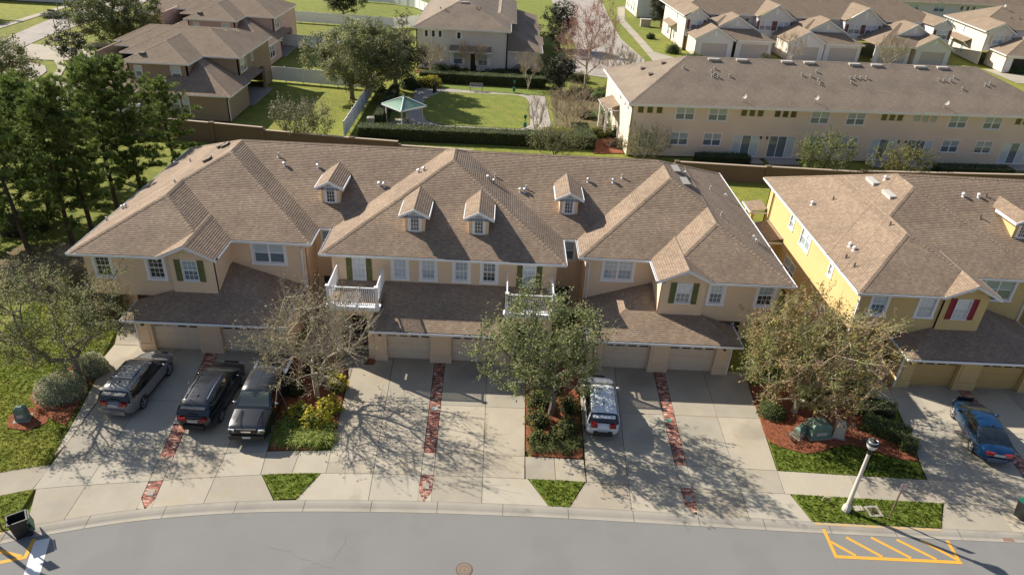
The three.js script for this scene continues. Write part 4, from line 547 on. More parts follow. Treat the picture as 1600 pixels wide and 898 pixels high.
// painted markings on the road
function mark(m, a, b, w, y0 = -0.094) { const l = Math.hypot(b[0] - a[0], b[1] - a[1]), dx = (b[0] - a[0]) / l, dz = (b[1] - a[1]) / l, nx = -dz * w / 2, nz = dx * w / 2, y = y0 + 0.044; m.quad([a[0] + nx, y, a[1] + nz], [b[0] + nx, y, b[1] + nz], [b[0] - nx, y, b[1] - nz], [a[0] - nx, y, a[1] - nz]); }
{ const m = new MB(), w = 0.16; mark(m, [15.68, -22.9], [15.66, -21.36], w, -0.084); mark(m, [15.58, -21.37], [21.33, -21.3], 0.17, -0.09); mark(m, [21.3, -22.52], [21.24, -21.38], w, -0.086);
  for (const [a, b] of [[[15.74, -22.2], [16.6, -21.46]], [[16.57, -22.48], [17.8, -21.45]], [[17.75, -22.54], [19.1, -21.44]], [[18.91, -22.46], [20.24, -21.42]], [[20.04, -22.48], [21.2, -21.45]]]) mark(m, a, b, 0.15, -0.0935); struct('road_marking', m.geo(), M.yellowPaint);
  const n = new MB(); mark(n, [-19.3, -20.75], [-19.12, -19.74], w, -0.09); mark(n, [-19.06, -19.82], [-23.5, -18.3], 0.17, -0.0935); for (const [a, b] of [[[-20.6, -20.1], [-19.3, -19.82]], [[-22, -19.7], [-20.7, -19.3]]]) mark(n, a, b, 0.15, -0.0865); struct('road_marking', n.geo(), M.yellowPaint);
  const q = new MB(); mark(q, [-18.95, -20.72], [-16.6, -13.5], 0.6, -0.0905); struct('road_marking', q.geo(), M.whitePaint); }
// far roads and paths
const flat = (name, P, mat, y) => { const m = new MB(true); const tri = THREE.ShapeUtils.triangulateShape(P.map((p) => new THREE.Vector2(p[0], p[1])), []); for (const [a, b, c] of tri) { const A = P[a], B = P[b], Cc = P[c], up = (B[0] - A[0]) * (Cc[1] - A[1]) - (B[1] - A[1]) * (Cc[0] - A[0]) < 0; const v = up ? [A, B, Cc] : [A, Cc, B]; m.tri(...v.map((p) => [p[0], y, p[1]])); } return struct(name, m.geo(), mat); };
flat('far_road', [[-69.5, -70], [-68.8, -88], [-69.3, -99], [-71.5, -108], [-72.5, -117.5], [-72, -135], [-72, -170], [-80.4, -170], [-80.4, -140], [-79.5, -133], [-78.8, -125], [-76.8, -111], [-75.5, -95], [-76, -70]], M.path, -0.1);
flat('pavement', [[-83, -100], [-82, -121], [-82.6, -139], [-83, -165], [-84.4, -165], [-84, -139], [-83.6, -121], [-84.4, -100]], M.concrete, -0.09);
flat('driveway', [[-71.6, -110.2], [-56.3, -107.8], [-52, -107.3], [-51.8, -103.5], [-56, -103.6], [-63.2, -101.2], [-66.4, -101.4], [-69.4, -100.5]], M.concrete, -0.085);
flat('driveway', [[-69.1, -100.2], [-65.3, -99.7], [-62.6, -98], [-60.9, -95.4], [-60, -92], [-60.4, -88], [-63, -84], [-68.9, -84]], M.path, -0.08);
flat('pavement', [[-66.4, -101.2], [-63.2, -101.2], [-60.6, -97.5], [-58.6, -92.4], [-58.2, -88], [-57, -80], [-50.5, -80], [-50.5, -88], [-55.5, -90.5], [-57.2, -90.8], [-57.8, -93], [-59.8, -98], [-62.4, -101.9]], M.concrete, -0.075);
flat('far_road', [[9.5, -200], [10.5, -160], [12, -131], [10.5, -118], [9, -110], [16, -107], [22, -108.5], [20.6, -113.5], [22.4, -121], [20.6, -138], [21, -160], [21.8, -181], [22.5, -200]], M.path, -0.1);
flat('pavement', [[25.2, -176], [23, -159], [23.7, -140], [24.2, -120], [25.2, -112], [26.8, -112], [25.8, -120.5], [25.3, -140], [24.6, -159], [27.2, -178]], M.concrete, -0.09);
flat('road_edge', [[20.6, -113.5], [22.4, -121], [20.6, -138], [21, -160], [21.8, -181], [22.3, -181], [21.5, -160], [21.1, -138], [22.9, -121], [21.1, -113.5]], M.concrete, -0.09);
flat('path', [[25.9, -121], [30.8, -121], [30.8, -123.4], [28.6, -124], [25.7, -128], [25.4, -126]], M.concrete, -0.088);
flat('driveway', [[33, -112], [64, -113], [64, -128.2], [33, -126.2]], M.concrete, -0.087);
flat('driveway', [[84, -118], [100, -118], [100, -128], [84, -128]], M.concrete, -0.087);
// the small park
flat('park_path', [[-12.2, -96.7], [-8.6, -96.9], [2.4, -95.8], [5.3, -95.6], [5.6, -84], [5.2, -79.6], [3.0, -79.6], [-3.2, -80.0], [-6.6, -80.2], [-9.4, -80.7], [-12.6, -79.2], [-13.8, -80.6], [-11.8, -82.5], [-11.7, -86], [-12.0, -93.5]], M.path, -0.1);
flat('park_lawn', [[-8.6, -95.0], [1.6, -95.3], [2.7, -94.2], [3.1, -92], [3.0, -82.6], [1.8, -80.7], [-7.2, -80.8], [-9.2, -82.2], [-10.2, -86], [-10.4, -91]], M.lawn, -0.06);
flat('park_lawn', [[-9.0, -97.0], [2.3, -95.95], [5.2, -95.75], [5.2, -98.4], [-9.0, -98.8]], M.turf, -0.09);
patch('leaf_litter', [[6, -100], [12.5, -98], [13, -74], [9.8, -73.5], [9.6, -80], [6, -82]], -0.1, M.litter);
patch('mulch_bed', [[-13.2, -106.8], [0.5, -106.8], [5, -108.6], [5, -107], [0, -104.6], [-13.2, -104.8]], -0.1, M.mulch);
patch('mulch_bed', [[9.9, -78], [13, -78.5], [13.1, -74], [9.9, -73.6]], -0.06, M.mulch);
{ // hairline cracks and a few worn drips on the road
  const r = rng(88), m = new MB(); for (const [x0, z0, a0, n] of [[-9.5, -20.9, 0.3, 20], [-6.4, -20.2, -1.2, 7]]) { let x = x0, z = z0, a = a0; for (let i = 0; i < n; i++) { a = a0 + (r() - 0.5) * 1.3; const l = 0.12 + 0.16 * r(), x1 = x + Math.cos(a) * l, z1 = z + Math.sin(a) * l; mark(m, [x, z], [x1, z1], 0.007 + 0.005 * r(), -0.0945); x = x1; z = z1; } } struct('road_crack', m.geo(), std({ color: C3(0.165, 0.16, 0.15) }));
}

// ---------- buildings behind ----------
const wallF = (b, mat, x, z, len, y0, y1, holes = []) => wall(b, mat, x, z, 0, len, y0, y1, holes);
{ // long townhouse row seen from its back garden
  const b = thing('townhouse_row', 'long pale tan townhouse row seen from behind, with sliding doors and small triple windows', 'townhouse row', [12.84, 0, -72.88], 0.0665), W = M.rearTan, z = -0.45;
  const up = [], P = M;
  const trip = (xs, light) => xs.forEach((x) => up.push([x, x + 0.68, 4.55, 5.32, 's', light ? M.paneMid : M.paneGreen]));
  trip([1.05, 2.04, 3.05]); trip([12.18, 13.06, 13.96]); trip([15.84, 16.72, 17.6]); trip([27.68, 28.56, 29.46]); trip([31.34, 32.3, 33.26], 1); trip([43.0, 43.9]);
  for (const x of [5.2, 8.75, 19.95, 23.95, 35.5, 39.5]) up.push([x, x + 1.95, 4.02, 5.34, 'd']);
  const lo = []; for (const x of [5.0, 8.65, 20.3, 23.95, 35.6, 39.5]) lo.push([x, x + 1.9, 1.28, 2.62, 'd']); for (const x of [11.9, 15.9, 27.4, 31.6, 42.7]) lo.push([x, x + 3.0, 0.12, 2.55, 'g']); lo.push([1.6, 3.6, 0.9, 2.5, 'd']);
  wallF(b, W, 0.45, z, 48.1, 2.95, 5.62, up.map((u) => [u[0] - 0.45, u[1] - 0.45, u[2], u[3]])); wallF(b, W, 0.45, z + 0.03, 48.1, 0, 2.95, lo.map((u) => [u[0] - 0.45, u[1] - 0.45, u[2], u[3]]));
  for (const [a, e, y0, y1, k, p] of up) win(b, a, y0, z, 0, e - a, y1 - y0, k === 's' ? { trim: 0.05, single: 1, panes: [p], sill: 0, mat: M.rearTan } : { trim: 0.07, double: 1, panes: [M.paneMid, M.paneScreen], mid: 0.48 });
  const slid = (i) => (i % 2 ? [M.paneScreen, M.paneScreen, M.paneBlind] : [M.paneBlind, M.paneScreen, M.paneBlind]);
  lo.forEach(([a, e, y0, y1, k], i) => { if (k === 'd') win(b, a, y0, z + 0.03, 0, e - a, y1 - y0, { trim: 0.07, double: 1, panes: [M.paneMid, M.paneScreen] }); else { const f = new MB(), w = e - a, h = y1 - y0; for (let q = 0; q < 4; q++) f.box(clamp(w * q / 3 - 0.04, 0, w - 0.08), clamp(w * q / 3 + 0.04, 0.08, w), 0, h, -0.09, -0.03); f.box(0, w, h - 0.07, h, -0.088, -0.028).box(0, w, 0, 0.07, -0.088, -0.028); const d = place(f.build('sliding_door', M.white, b), a, y0, z + 0.03, 0); slid(i).forEach((m, q) => new MB().quad([w * q / 3, 0, -0.06], [w * (q + 1) / 3, 0, -0.06], [w * (q + 1) / 3, h, -0.06], [w * q / 3, h, -0.06]).build('pane', m, d)); new MB().box(a - 0.2, e + 0.2, -0.1, 0.1, z + 0.05, z + 1.9).build('patio_slab', M.path, b); } });
  for (const [x0, x1] of [[14.9, 15.6], [30.5, 31.3]]) for (const x of [x0, x1]) lampBox(b, x, 2.3, z + 0.03);
  wall(b, W, 0.45, -14.6, TH.left, 14.15, 0, 5.6, [[3.2, 4.4, 0.9, 2.3], [8, 8.9, 4.3, 5.2], [10.6, 11.4, 4.3, 5.2], [12.2, 13, 4.3, 5.2]]); for (const [q, w, y, h] of [[-11.4, 1.2, 0.9, 1.4], [-6.6, 0.9, 4.3, 0.9], [-4, 0.8, 4.3, 0.9], [-2.4, 0.8, 4.3, 0.9]]) win(b, 0.45, y, q, TH.left, w, h, { trim: 0.1, panes: [M.paneBlind, M.paneMid] });
  wall(b, W, 48.55, z, TH.right, 14.15, 0, 5.6, []); wall(b, W, 48.55, -14.6, TH.back, 48.1, 0, 5.6, []);
  { const m = new MB(); shingleFace(m, [[-1.15, -10.6], [0.45, -10.6], [0.45, -6.2], [-1.15, -6.2]], [3.15 + 0.35 * 1.15, 0.35, 0], 3.15); m.build('porch_roof', M.shingleFar, b); gutter(b, [[0.45, -10.6], [-1.15, -10.6], [-1.15, -6.2], [0.45, -6.2]], 3.15, { w: 0.06, h: 0.12 }); for (const q of [-10.3, -6.5]) new MB().box(-1.0, -0.78, 0, 3.05, q - 0.11, q + 0.11).build('porch_post', M.white, b); }
  roofEnvelope([hip(0, 49, -15, 0, 5.7, 0.45)], b, 'roof', M.shingleGrey); gutter(b, [[0, -15], [0, 0], [49, 0], [49, -15]], 5.7, { w: 0.1, h: 0.28 });
  const h = (y) => 5.7 + 0.45 * y;
  for (const [x, y] of [[10.47, 7.05], [13.69, 7.1], [18.86, 7.1], [21.46, 7.1], [26.72, 7.1], [29.33, 7.1], [34.47, 7.1], [37.16, 7.1]]) vent(b, 'off', x, h(y), -y, M.ventLight);
  for (const [x, y] of [[6.74, 5.46], [9.79, 5.01], [9.96, 4.53], [9.7, 4.32], [10.3, 4.2], [10.26, 5.54], [11.65, 4.41], [19.96, 5.02], [20.93, 4.87], [21.83, 5.62], [21.59, 4.21], [21.58, 3.72], [25.45, 4.8], [25.27, 4.09], [26.08, 4.93], [26.65, 4.85], [27.33, 4.89], [35.79, 5], [36.36, 4.93], [37.13, 4.96], [37.83, 5.5], [37.98, 3.71], [41.04, 4.45], [41.69, 4.68]]) vent(b, 'hood', x, h(y), -y, M.ventGrey);
  for (const [x, y] of [[12.23, 0.81], [20.12, 0.98], [34.53, 0.85]]) dish(b, x, h(y), -y, 0.4);
  for (const [q, x] of [[-6, 3.4], [-9, 3.2], [-8, 5.2]]) vent(b, 'box', x, h(x), q, M.ventBrown);
}
{ // grey-beige house beyond the park
  const b = thing('house', 'grey beige two storey house with grey hip roof and front door facing the park', 'house', [-13.35, 0, -107.3]), z = 0;
  const hs = [[1.22, 1.72, 4.5, 5.42], [2.24, 2.74, 4.5, 5.42], [3.22, 3.72, 4.5, 5.42], [5.92, 6.46, 4.42, 5.34], [5.45, 6.75, 0.85, 2.45], [9.15, 10.4, 0.8, 2.35], [7.95, 8.8, 0, 2.4]];
  wallF(b, M.greige, 0, z, 13.3, 0, 5.75, hs); hs.slice(0, 4).forEach(([a, e, y0, y1]) => win(b, a, y0, z, 0, e - a, y1 - y0, { trim: 0.16, single: 1, panes: [M.paneDark], sill: 0 })); hs.slice(4, 6).forEach(([a, e, y0, y1]) => { win(b, a, y0, z, 0, e - a, y1 - y0, { trim: 0.08, panes: [M.paneMid, M.paneScreen] }); shutter(b, a - 0.5, y0, z, 0, 0.38, y1 - y0, M.white); shutter(b, e + 0.12, y0, z, 0, 0.38, y1 - y0, M.white); }); new MB().box(7.95, 8.8, 0, 2.4, -0.1, -0.05).build('front_door', M.bronze, b);
  { const m = new MB(); shingleFace(m, [[4.9, -0.02], [11, -0.02], [11, 1.0], [4.9, 1.0]], [3.5, 0, -0.6], 2.9); m.build('porch_roof', M.shingleGrey, b); new MB().box(4.85, 11.05, 2.72, 2.9, 0.9, 1.05).build('fascia', M.trim, b); for (const x of [5.0, 10.8]) new MB().bar([x, 2.0, 0.02], [x, 2.75, 0.9], 0.12).build('bracket', M.white, b); }
  wall(b, M.greige, 0, -32, TH.left, 32, 0, 5.75, []); wall(b, M.greige, 13.3, 0, TH.right, 32, 0, 5.75, []); wallF(b, M.greige, 13.35, -0.6, 4.7, 0, 2.95); wall(b, M.greige, 18.05, -0.6, TH.right, 31, 0, 2.95, []); wall(b, M.greige, 18.05, -32, TH.back, 18.05, 0, 2.9, []);
  roofEnvelope([hip(-0.4, 13.7, -32.4, 0.4, 5.86, 0.46), hip(9.5, 14.6, -28, -6, 5.86, 0.46), hip(9.5, 14.6, -22, -14, 5.9, 0.46, 'r')], b, 'roof', M.shingleGrey); roofEnvelope([hip(9, 18.5, -32, -0.3, 3.0, 0.4), hip(14, 18.9, -12, -6, 3.02, 0.4, 'r'), hip(14, 18.9, -22, -16, 3.02, 0.4, 'r')], b, 'garage_roof', M.shingleFar);
  gutter(b, [[-0.4, -32.4], [-0.4, 0.4], [13.7, 0.4], [13.7, -6]], 5.86, { h: 0.22 }); gutter(b, [[13.4, -0.3], [18.5, -0.3], [18.5, -6]], 3.0);
  downspout(b, [[13.1, 5.6, 0.08], [13.1, 0.1, 0.08]]); for (const [x, zz] of [[4, -3.4], [8.5, -4.2], [9.1, -4.3], [5.5, -9], [3.0, -6]]) vent(b, 'hood', x, 5.86 + 0.46 * Math.min(0.4 - zz, x + 0.4, 13.7 - x), zz, M.ventBrown); vent(b, 'off', 6.6, 8.55, -5.6, M.ventLight);
}
function detachedHouse(name, label, dx, dz, mat) { // brown house and its pink twin; coordinates of the brown one
  const b = thing(name, label, 'house', [-37 + dx, 0, -85 + dz]); const X = (x) => x + 37, Z = (z) => z + 85, E = 5.6;
  const wl = (x, z, len, y0, y1, hs) => wall(b, mat, X(x), Z(z), 0, len, y0, y1, hs.map((h) => [h[0] - x, h[1] - x, h[2], h[3]]));
  wl(-42.1, -80.2, 6.6, 2.6, 5.5, [[-41.3, -40.6, 3.9, 5.1], [-37.3, -36.3, 3.7, 5.2]]); for (const [a, e, y0, y1] of [[-41.3, -40.6, 3.9, 5.1], [-37.3, -36.3, 3.7, 5.2]]) win(b, X(a), y0, Z(-80.2), 0, e - a, y1 - y0, { trim: 0.08, panes: [M.paneBlind, M.paneScreen] });
  wall(b, mat, X(-35.5), Z(-80.2), TH.right, 4.1, 2.6, 5.5, []); wl(-35.5, -84.4, 4.2, 2.6, 5.5, []); wall(b, mat, X(-31.3), Z(-84.4), TH.right, 8.2, 2.7, 5.5, [[0.7, 2.6, 3.7, 5.2], [4.6, 5.2, 4.2, 5.1]]);
  win(b, X(-31.3), 3.7, Z(-85.1), TH.right, 1.9, 1.5, { trim: 0.09, double: 1, panes: [M.paneMid, M.paneScreen] }); win(b, X(-31.3), 4.2, Z(-89), TH.right, 0.6, 0.9, { trim: 0.07, panes: [M.paneMid, M.paneScreen] });
  wl(-40, -77.95, 9.4, 0, 2.8, [[-37.1, -36, 0.8, 2.5], [-35.6, -35.0, 0.8, 2.5]]); for (const [a, e] of [[-37.1, -36], [-35.6, -35.0]]) win(b, X(a), 0.8, Z(-77.95), 0, e - a, 1.7, { trim: 0.08, panes: [M.paneBlind, M.paneScreen] });
  wall(b, mat, X(-30.6), Z(-77.95), TH.right, 6.4, 0, 2.8, dx ? [[1.2, 3.4, 0.8, 2.5]] : []); if (dx) win(b, X(-30.6), 0.8, Z(-79.15), TH.right, 2.2, 1.7, { trim: 0.09, double: 1, panes: [M.paneMid, M.paneDark] });
  wl(-35.4, -84.4, 4.8, 0, 2.6, []); wall(b, mat, X(-34.4), Z(-84.4), TH.right, 8.2, 0, 2.7, [[1, 3.4, 0, 2.2]]); new MB().box(X(-34.6), X(-34.45), 0, 2.2, Z(-87.8), Z(-85.4)).build('sliding_door', M.paneDark, b); new MB().box(X(-31.3), X(-30.9), 0, 2.7, Z(-92.6), Z(-92.2)).build('porch_post', mat, b); new MB().box(X(-34.4), X(-31.3), 2.68, 2.78, Z(-92.6), Z(-84.45)).build('soffit', mat, b); new MB().box(X(-34.4), X(-30.2), -0.1, 0.02, Z(-92.6), Z(-84.5)).build('patio_slab', M.path, b);
  wall(b, mat, X(-42.1), Z(-84), TH.left, 3.8, 0, 5.5, []); wl(-48.1, -78, 8.1, 0, 2.7, []); wall(b, mat, X(-48.1), Z(-92.6), TH.left, 14.6, 0, 2.7, []); wall(b, mat, X(-47.5), Z(-96), TH.left, 12, 2.7, 5.5, []); wall(b, mat, X(-31.3), Z(-96), TH.back, 16.2, 0, 5.5, []); wall(b, mat, X(-31.3), Z(-92.6), TH.right, 3.4, 0, 5.5, []);
  roofEnvelope([hip(X(-42.5), X(-35.1), Z(-93), Z(-79.8), E, 0.45), hip(X(-44.6), X(-30.9), Z(-94), Z(-84), E, 0.45), hip(X(-46.7), X(-30.9), Z(-95), Z(-87.4), E, 0.45), hip(X(-48.1), X(-30.9), Z(-96.4), Z(-90), E, 0.45)], b, 'roof', M.shingleFar);
  gutter(b, [[X(-48.1), Z(-96.4)], [X(-48.1), Z(-90)], [X(-46.7), Z(-90)], [X(-46.7), Z(-87.4)], [X(-44.6), Z(-87.4)], [X(-44.6), Z(-84)], [X(-42.5), Z(-84)], [X(-42.5), Z(-79.8)], [X(-35.1), Z(-79.8)], [X(-35.1), Z(-84)], [X(-30.9), Z(-84)], [X(-30.9), Z(-96.4)]], E, { w: 0.08, h: 0.15 });
  const cut = (P) => P; const A = hip(X(-40.2), X(-30.15), Z(-90), Z(-77.6), 2.9, 0.5), fs = []; for (const f of A.faces) { let pcs = [f.poly]; for (const r of [[-42.1, -35.5, -96, -80.2], [-42.1, -31.3, -96, -84.4]]) pcs = subtract(pcs, [[X(r[0]), Z(r[3])], [X(r[1]), Z(r[3])], [X(r[1]), Z(r[2])], [X(r[0]), Z(r[2])]]); for (const p of pcs) fs.push({ poly: p, pl: f.pl, he: f.he }); }
  roofEnvelope([{ faces: fs, lines: [A.lines[1], A.lines[2]] }], b, 'lower_roof', M.shingle); gutter(b, [[X(-40.2), Z(-77.6)], [X(-30.15), Z(-77.6)], [X(-30.15), Z(-84.2)]], 2.9, { w: 0.08, h: 0.15 }); roofEnvelope([hip(X(-48.5), X(-39.9), Z(-92), Z(-77.4), 2.85, 0.4)], b, 'garage_roof', M.shingleFar);
  gutter(b, [[X(-48.5), Z(-90)], [X(-48.5), Z(-77.4)], [X(-40.3), Z(-77.4)]], 2.85, { w: 0.08, h: 0.15 }); downspout(b, [[X(-30.3), 2.75, Z(-77.75)], [X(-30.55), 2.4, Z(-77.9)], [X(-30.55), 0.05, Z(-77.9)]]); vent(b, 'box', X(-40.6), 5.6 + 0.45 * 1.3, Z(-81.1), M.ventBrown); return b;
}
detachedHouse('house', 'brown two storey house with grey brown hip roof behind the pines', 0, 0, M.brownWall);
detachedHouse('house', 'pink two storey house behind the brown house', -3.4, -25.5, M.pink);
{ const b = thing('house', 'olive yellow house wing with grey roof at the top, left of the pink house', 'house', [-56, 0, -129]); wallF(b, M.olive, -5, 6.5, 12, 0, 2.9); wall(b, M.olive, -5, -7, TH.left, 13.5, 0, 2.9, []); wall(b, M.olive, 7, 6.5, TH.right, 13.5, 0, 2.9, []); wall(b, M.olive, 7, -7, TH.back, 12, 0, 2.9, []); roofEnvelope([hip(-5.5, 7.5, -7.5, 7, 3.0, 0.42)], b, 'roof', M.shingleFar); gutter(b, [[-5.5, -7.5], [-5.5, 7], [7.5, 7], [7.5, -7.5]], 3.0, { w: 0.08 }); }
{ const b = thing('house', 'pale house front at the top left corner beyond the street', 'house', [-92, 0, -150]); wallF(b, M.rowGrey, -9, 6, 18, 0, 3, [[2, 7, 0, 2.3], [10, 12, 0.9, 2.2], [14, 16, 0.9, 2.2]]); garageDoor(b, -7, 5.8, 0, 5, 2.3, M.doorFar, false); for (const x of [1, 5]) win(b, x, 0.9, 6, 0, 2, 1.3, { double: 1, trim: 0.1 }); wall(b, M.rowGrey, 9, 6, TH.right, 14, 0, 3, []); wall(b, M.rowGrey, -9, -8, TH.left, 14, 0, 3, []); roofEnvelope([hip(-9.5, 9.5, -8.5, 6.5, 3.05, 0.42)], b, 'roof', M.shingleFar); }
{ // row with garages at the top right
  const b = thing('townhouse_row', 'pale grey townhouse row with white gables and garages at the top right', 'townhouse row', [31, 0, -131.05], 0.06), W = M.rowGrey, zw = -4, E = 5.7;
  wallF(b, W, 3.9, zw, 43, 2.5, 5.6, [[1.3, 2.0, 4.5, 5.1], [8.2, 8.9, 4.5, 5.1], [18.5, 19.2, 4.4, 5.1], [24, 24.7, 4.5, 5.1], [34.6, 35.3, 4.5, 5.1], [39.2, 39.9, 4.5, 5.1]]); for (const q of [1.3, 8.2, 18.5, 24, 34.6, 39.2]) win(b, 3.9 + q, 4.4, zw, 0, 0.7, 0.7, { single: 1, trim: 0.05, panes: [M.paneDark], sill: 0 });
  const upW = (x0, x1, zz, wins) => { wallF(b, W, x0, zz, x1 - x0, 2.3, 5.6, wins.map((w) => [w - x0, w - x0 + 2.1, 3.5, 5.0])); for (const w of wins) { win(b, w, 3.5, zz, 0, 2.1, 1.5, { trim: 0.07, double: 1, panes: [M.paneBlind, M.paneScreen] }); shutter(b, w - 0.65, 3.45, zz, 0, 0.5, 1.6, M.shutterBrown); shutter(b, w + 2.2, 3.45, zz, 0, 0.5, 1.6, M.shutterBrown); } wall(b, W, x0, zw, TH.left, zz - zw, 2.3, 5.6, []); wall(b, W, x1, zz, TH.right, zz - zw, 2.3, 5.6, []); };
  const gab = (x0, x1, zz, y, rise, mat = W) => { const m = (x0 + x1) / 2, g = new MB(); g.poly([[x0, y, zz], [x1, y, zz], [m, y + rise, zz]]); g.build('gable', mat, b); rake(b, [[x0 - 0.35, y - 0.14, zz + 0.3], [m, y + rise + 0.16, zz + 0.3], [x1 + 0.35, y - 0.14, zz + 0.3]], 0.22, 0.06); new MB().box(m - 0.2, m + 0.2, y + rise * 0.25, y + rise * 0.7, zz, zz + 0.05).build('gable_vent', M.white, b); };
  upW(13.75, 20.15, -2, [14.2, 17.5]); gab(13.75, 20.15, -2, 5.6, 2.15); upW(29.95, 36.95, -2, [30.8, 34]); gab(29.95, 36.95, -2, 5.6, 2.3); upW(0.05, 3.85, 0, [0.95]); gab(0.05, 3.85, 0, 5.6, 1.3); upW(45.5, 49, 0, [46.2]); gab(45.5, 49, 0, 5.6, 1.3);
  wall(b, M.creamW, 0, -15, TH.left, 15, 0, 5.6, [[4.2, 5.2, 0.6, 2.4], [6.4, 7.3, 0, 2.3], [8.4, 9.4, 0.6, 2.4], [9, 9.7, 4.2, 5.3], [12, 12.7, 4.2, 5.3]]); for (const [q, y, w, h] of [[-10.8, 0.6, 1, 1.8], [-6.6, 0.6, 1, 1.8], [-6, 4.2, 0.7, 1.1], [-3, 4.2, 0.7, 1.1]]) win(b, 0, y, q, TH.left, w, h, { trim: 0.12, panes: [M.paneMid, M.paneScreen] });
  { const m = new MB(); shingleFace(m, [[-1.2, -11.4], [0, -11.4], [0, -5], [-1.2, -5]], [2.95 + 0.5 * 1.2, 0.5, 0], 2.95); m.build('porch_roof', M.shingleFar, b); }
  const slopeV = [hip(-0.4, 49.4, -19, -3.5, E, 0.45), hip(-0.4, 4.25, -10, 0.3, E, 0.6, 'f'), hip(45.1, 49.4, -10, 0.3, E, 0.6, 'f'), hip(13.35, 20.55, -12, -1.7, E, 0.6, 'f'), hip(29.55, 37.35, -12, -1.7, E, 0.6, 'f')];
  roofEnvelope(slopeV, b, 'roof', M.shingleFar); gutter(b, [[4.2, -3.5], [13.4, -3.5]], E, { h: 0.2 }); gutter(b, [[20.5, -3.5], [29.5, -3.5]], E, { h: 0.2 }); gutter(b, [[37.3, -3.5], [45.1, -3.5]], E, { h: 0.2 }); gutter(b, [[-0.4, -19], [-0.4, 0.3]], E, { h: 0.2 });
  const pairs = [[0.7, 7.2, 8.2, 14.3, 4.8, 12.3], [17, 23.4, 24, 30.2, 21, 28.6], [46.3, 39.9, 39.2, 33, 37.3, 44.2]];
  const low = [];
  for (const [g0, g1, f0, f1, b0, b1] of pairs) {
    const a = Math.min(g0, g1), e = Math.max(g0, g1), c = Math.min(f0, f1), d = Math.max(f0, f1), zf = 5.5, zs = 5.2;
    wallF(b, W, a, zf, e - a, 0, 3.0, [[1.1, e - a - 0.9, 0, 2.25]]); garageDoor(b, a + 1.1, zf - 0.15, 0, e - a - 2, 2.25, M.doorFar, false); gab(a, e, zf, 3.0, 1.75); wallF(b, W, c - 0.3, zs, d - c + 0.3, 0, 2.9, [[0.9, d - c - 0.4, 0, 2.25]]); garageDoor(b, c + 0.6, zs - 0.15, 0, d - c - 1.3, 2.25, M.doorFar, false);
    wall(b, M.creamW, a, zw, TH.left, zf - zw, 0, 3.0, []); wall(b, W, Math.max(e, d), zs, TH.right, zs - zw, 0, 2.9, []); gab(b0, b1, 2.2, 4.15, 1.95); wallF(b, W, b0, 2.2, b1 - b0, 2.6, 4.15);
    low.push(hip(a - 0.35, e + 0.35, zw, zf + 0.35, 2.95, 0.55, 'f'), hip(Math.min(a, c) - 0.3, Math.max(e, d) + 0.35, zw - 4, zs + 0.4, 2.95, 0.42), hip(b0 - 0.35, b1 + 0.35, zw - 2, 2.5, 4.1, 0.55, 'f'));
    gutter(b, [[c - 0.2, zs + 0.4], [d + 0.3, zs + 0.4]], 2.95, { h: 0.2 });
  }
  roofEnvelope(low, b, 'garage_roof', M.shingleFar);
}
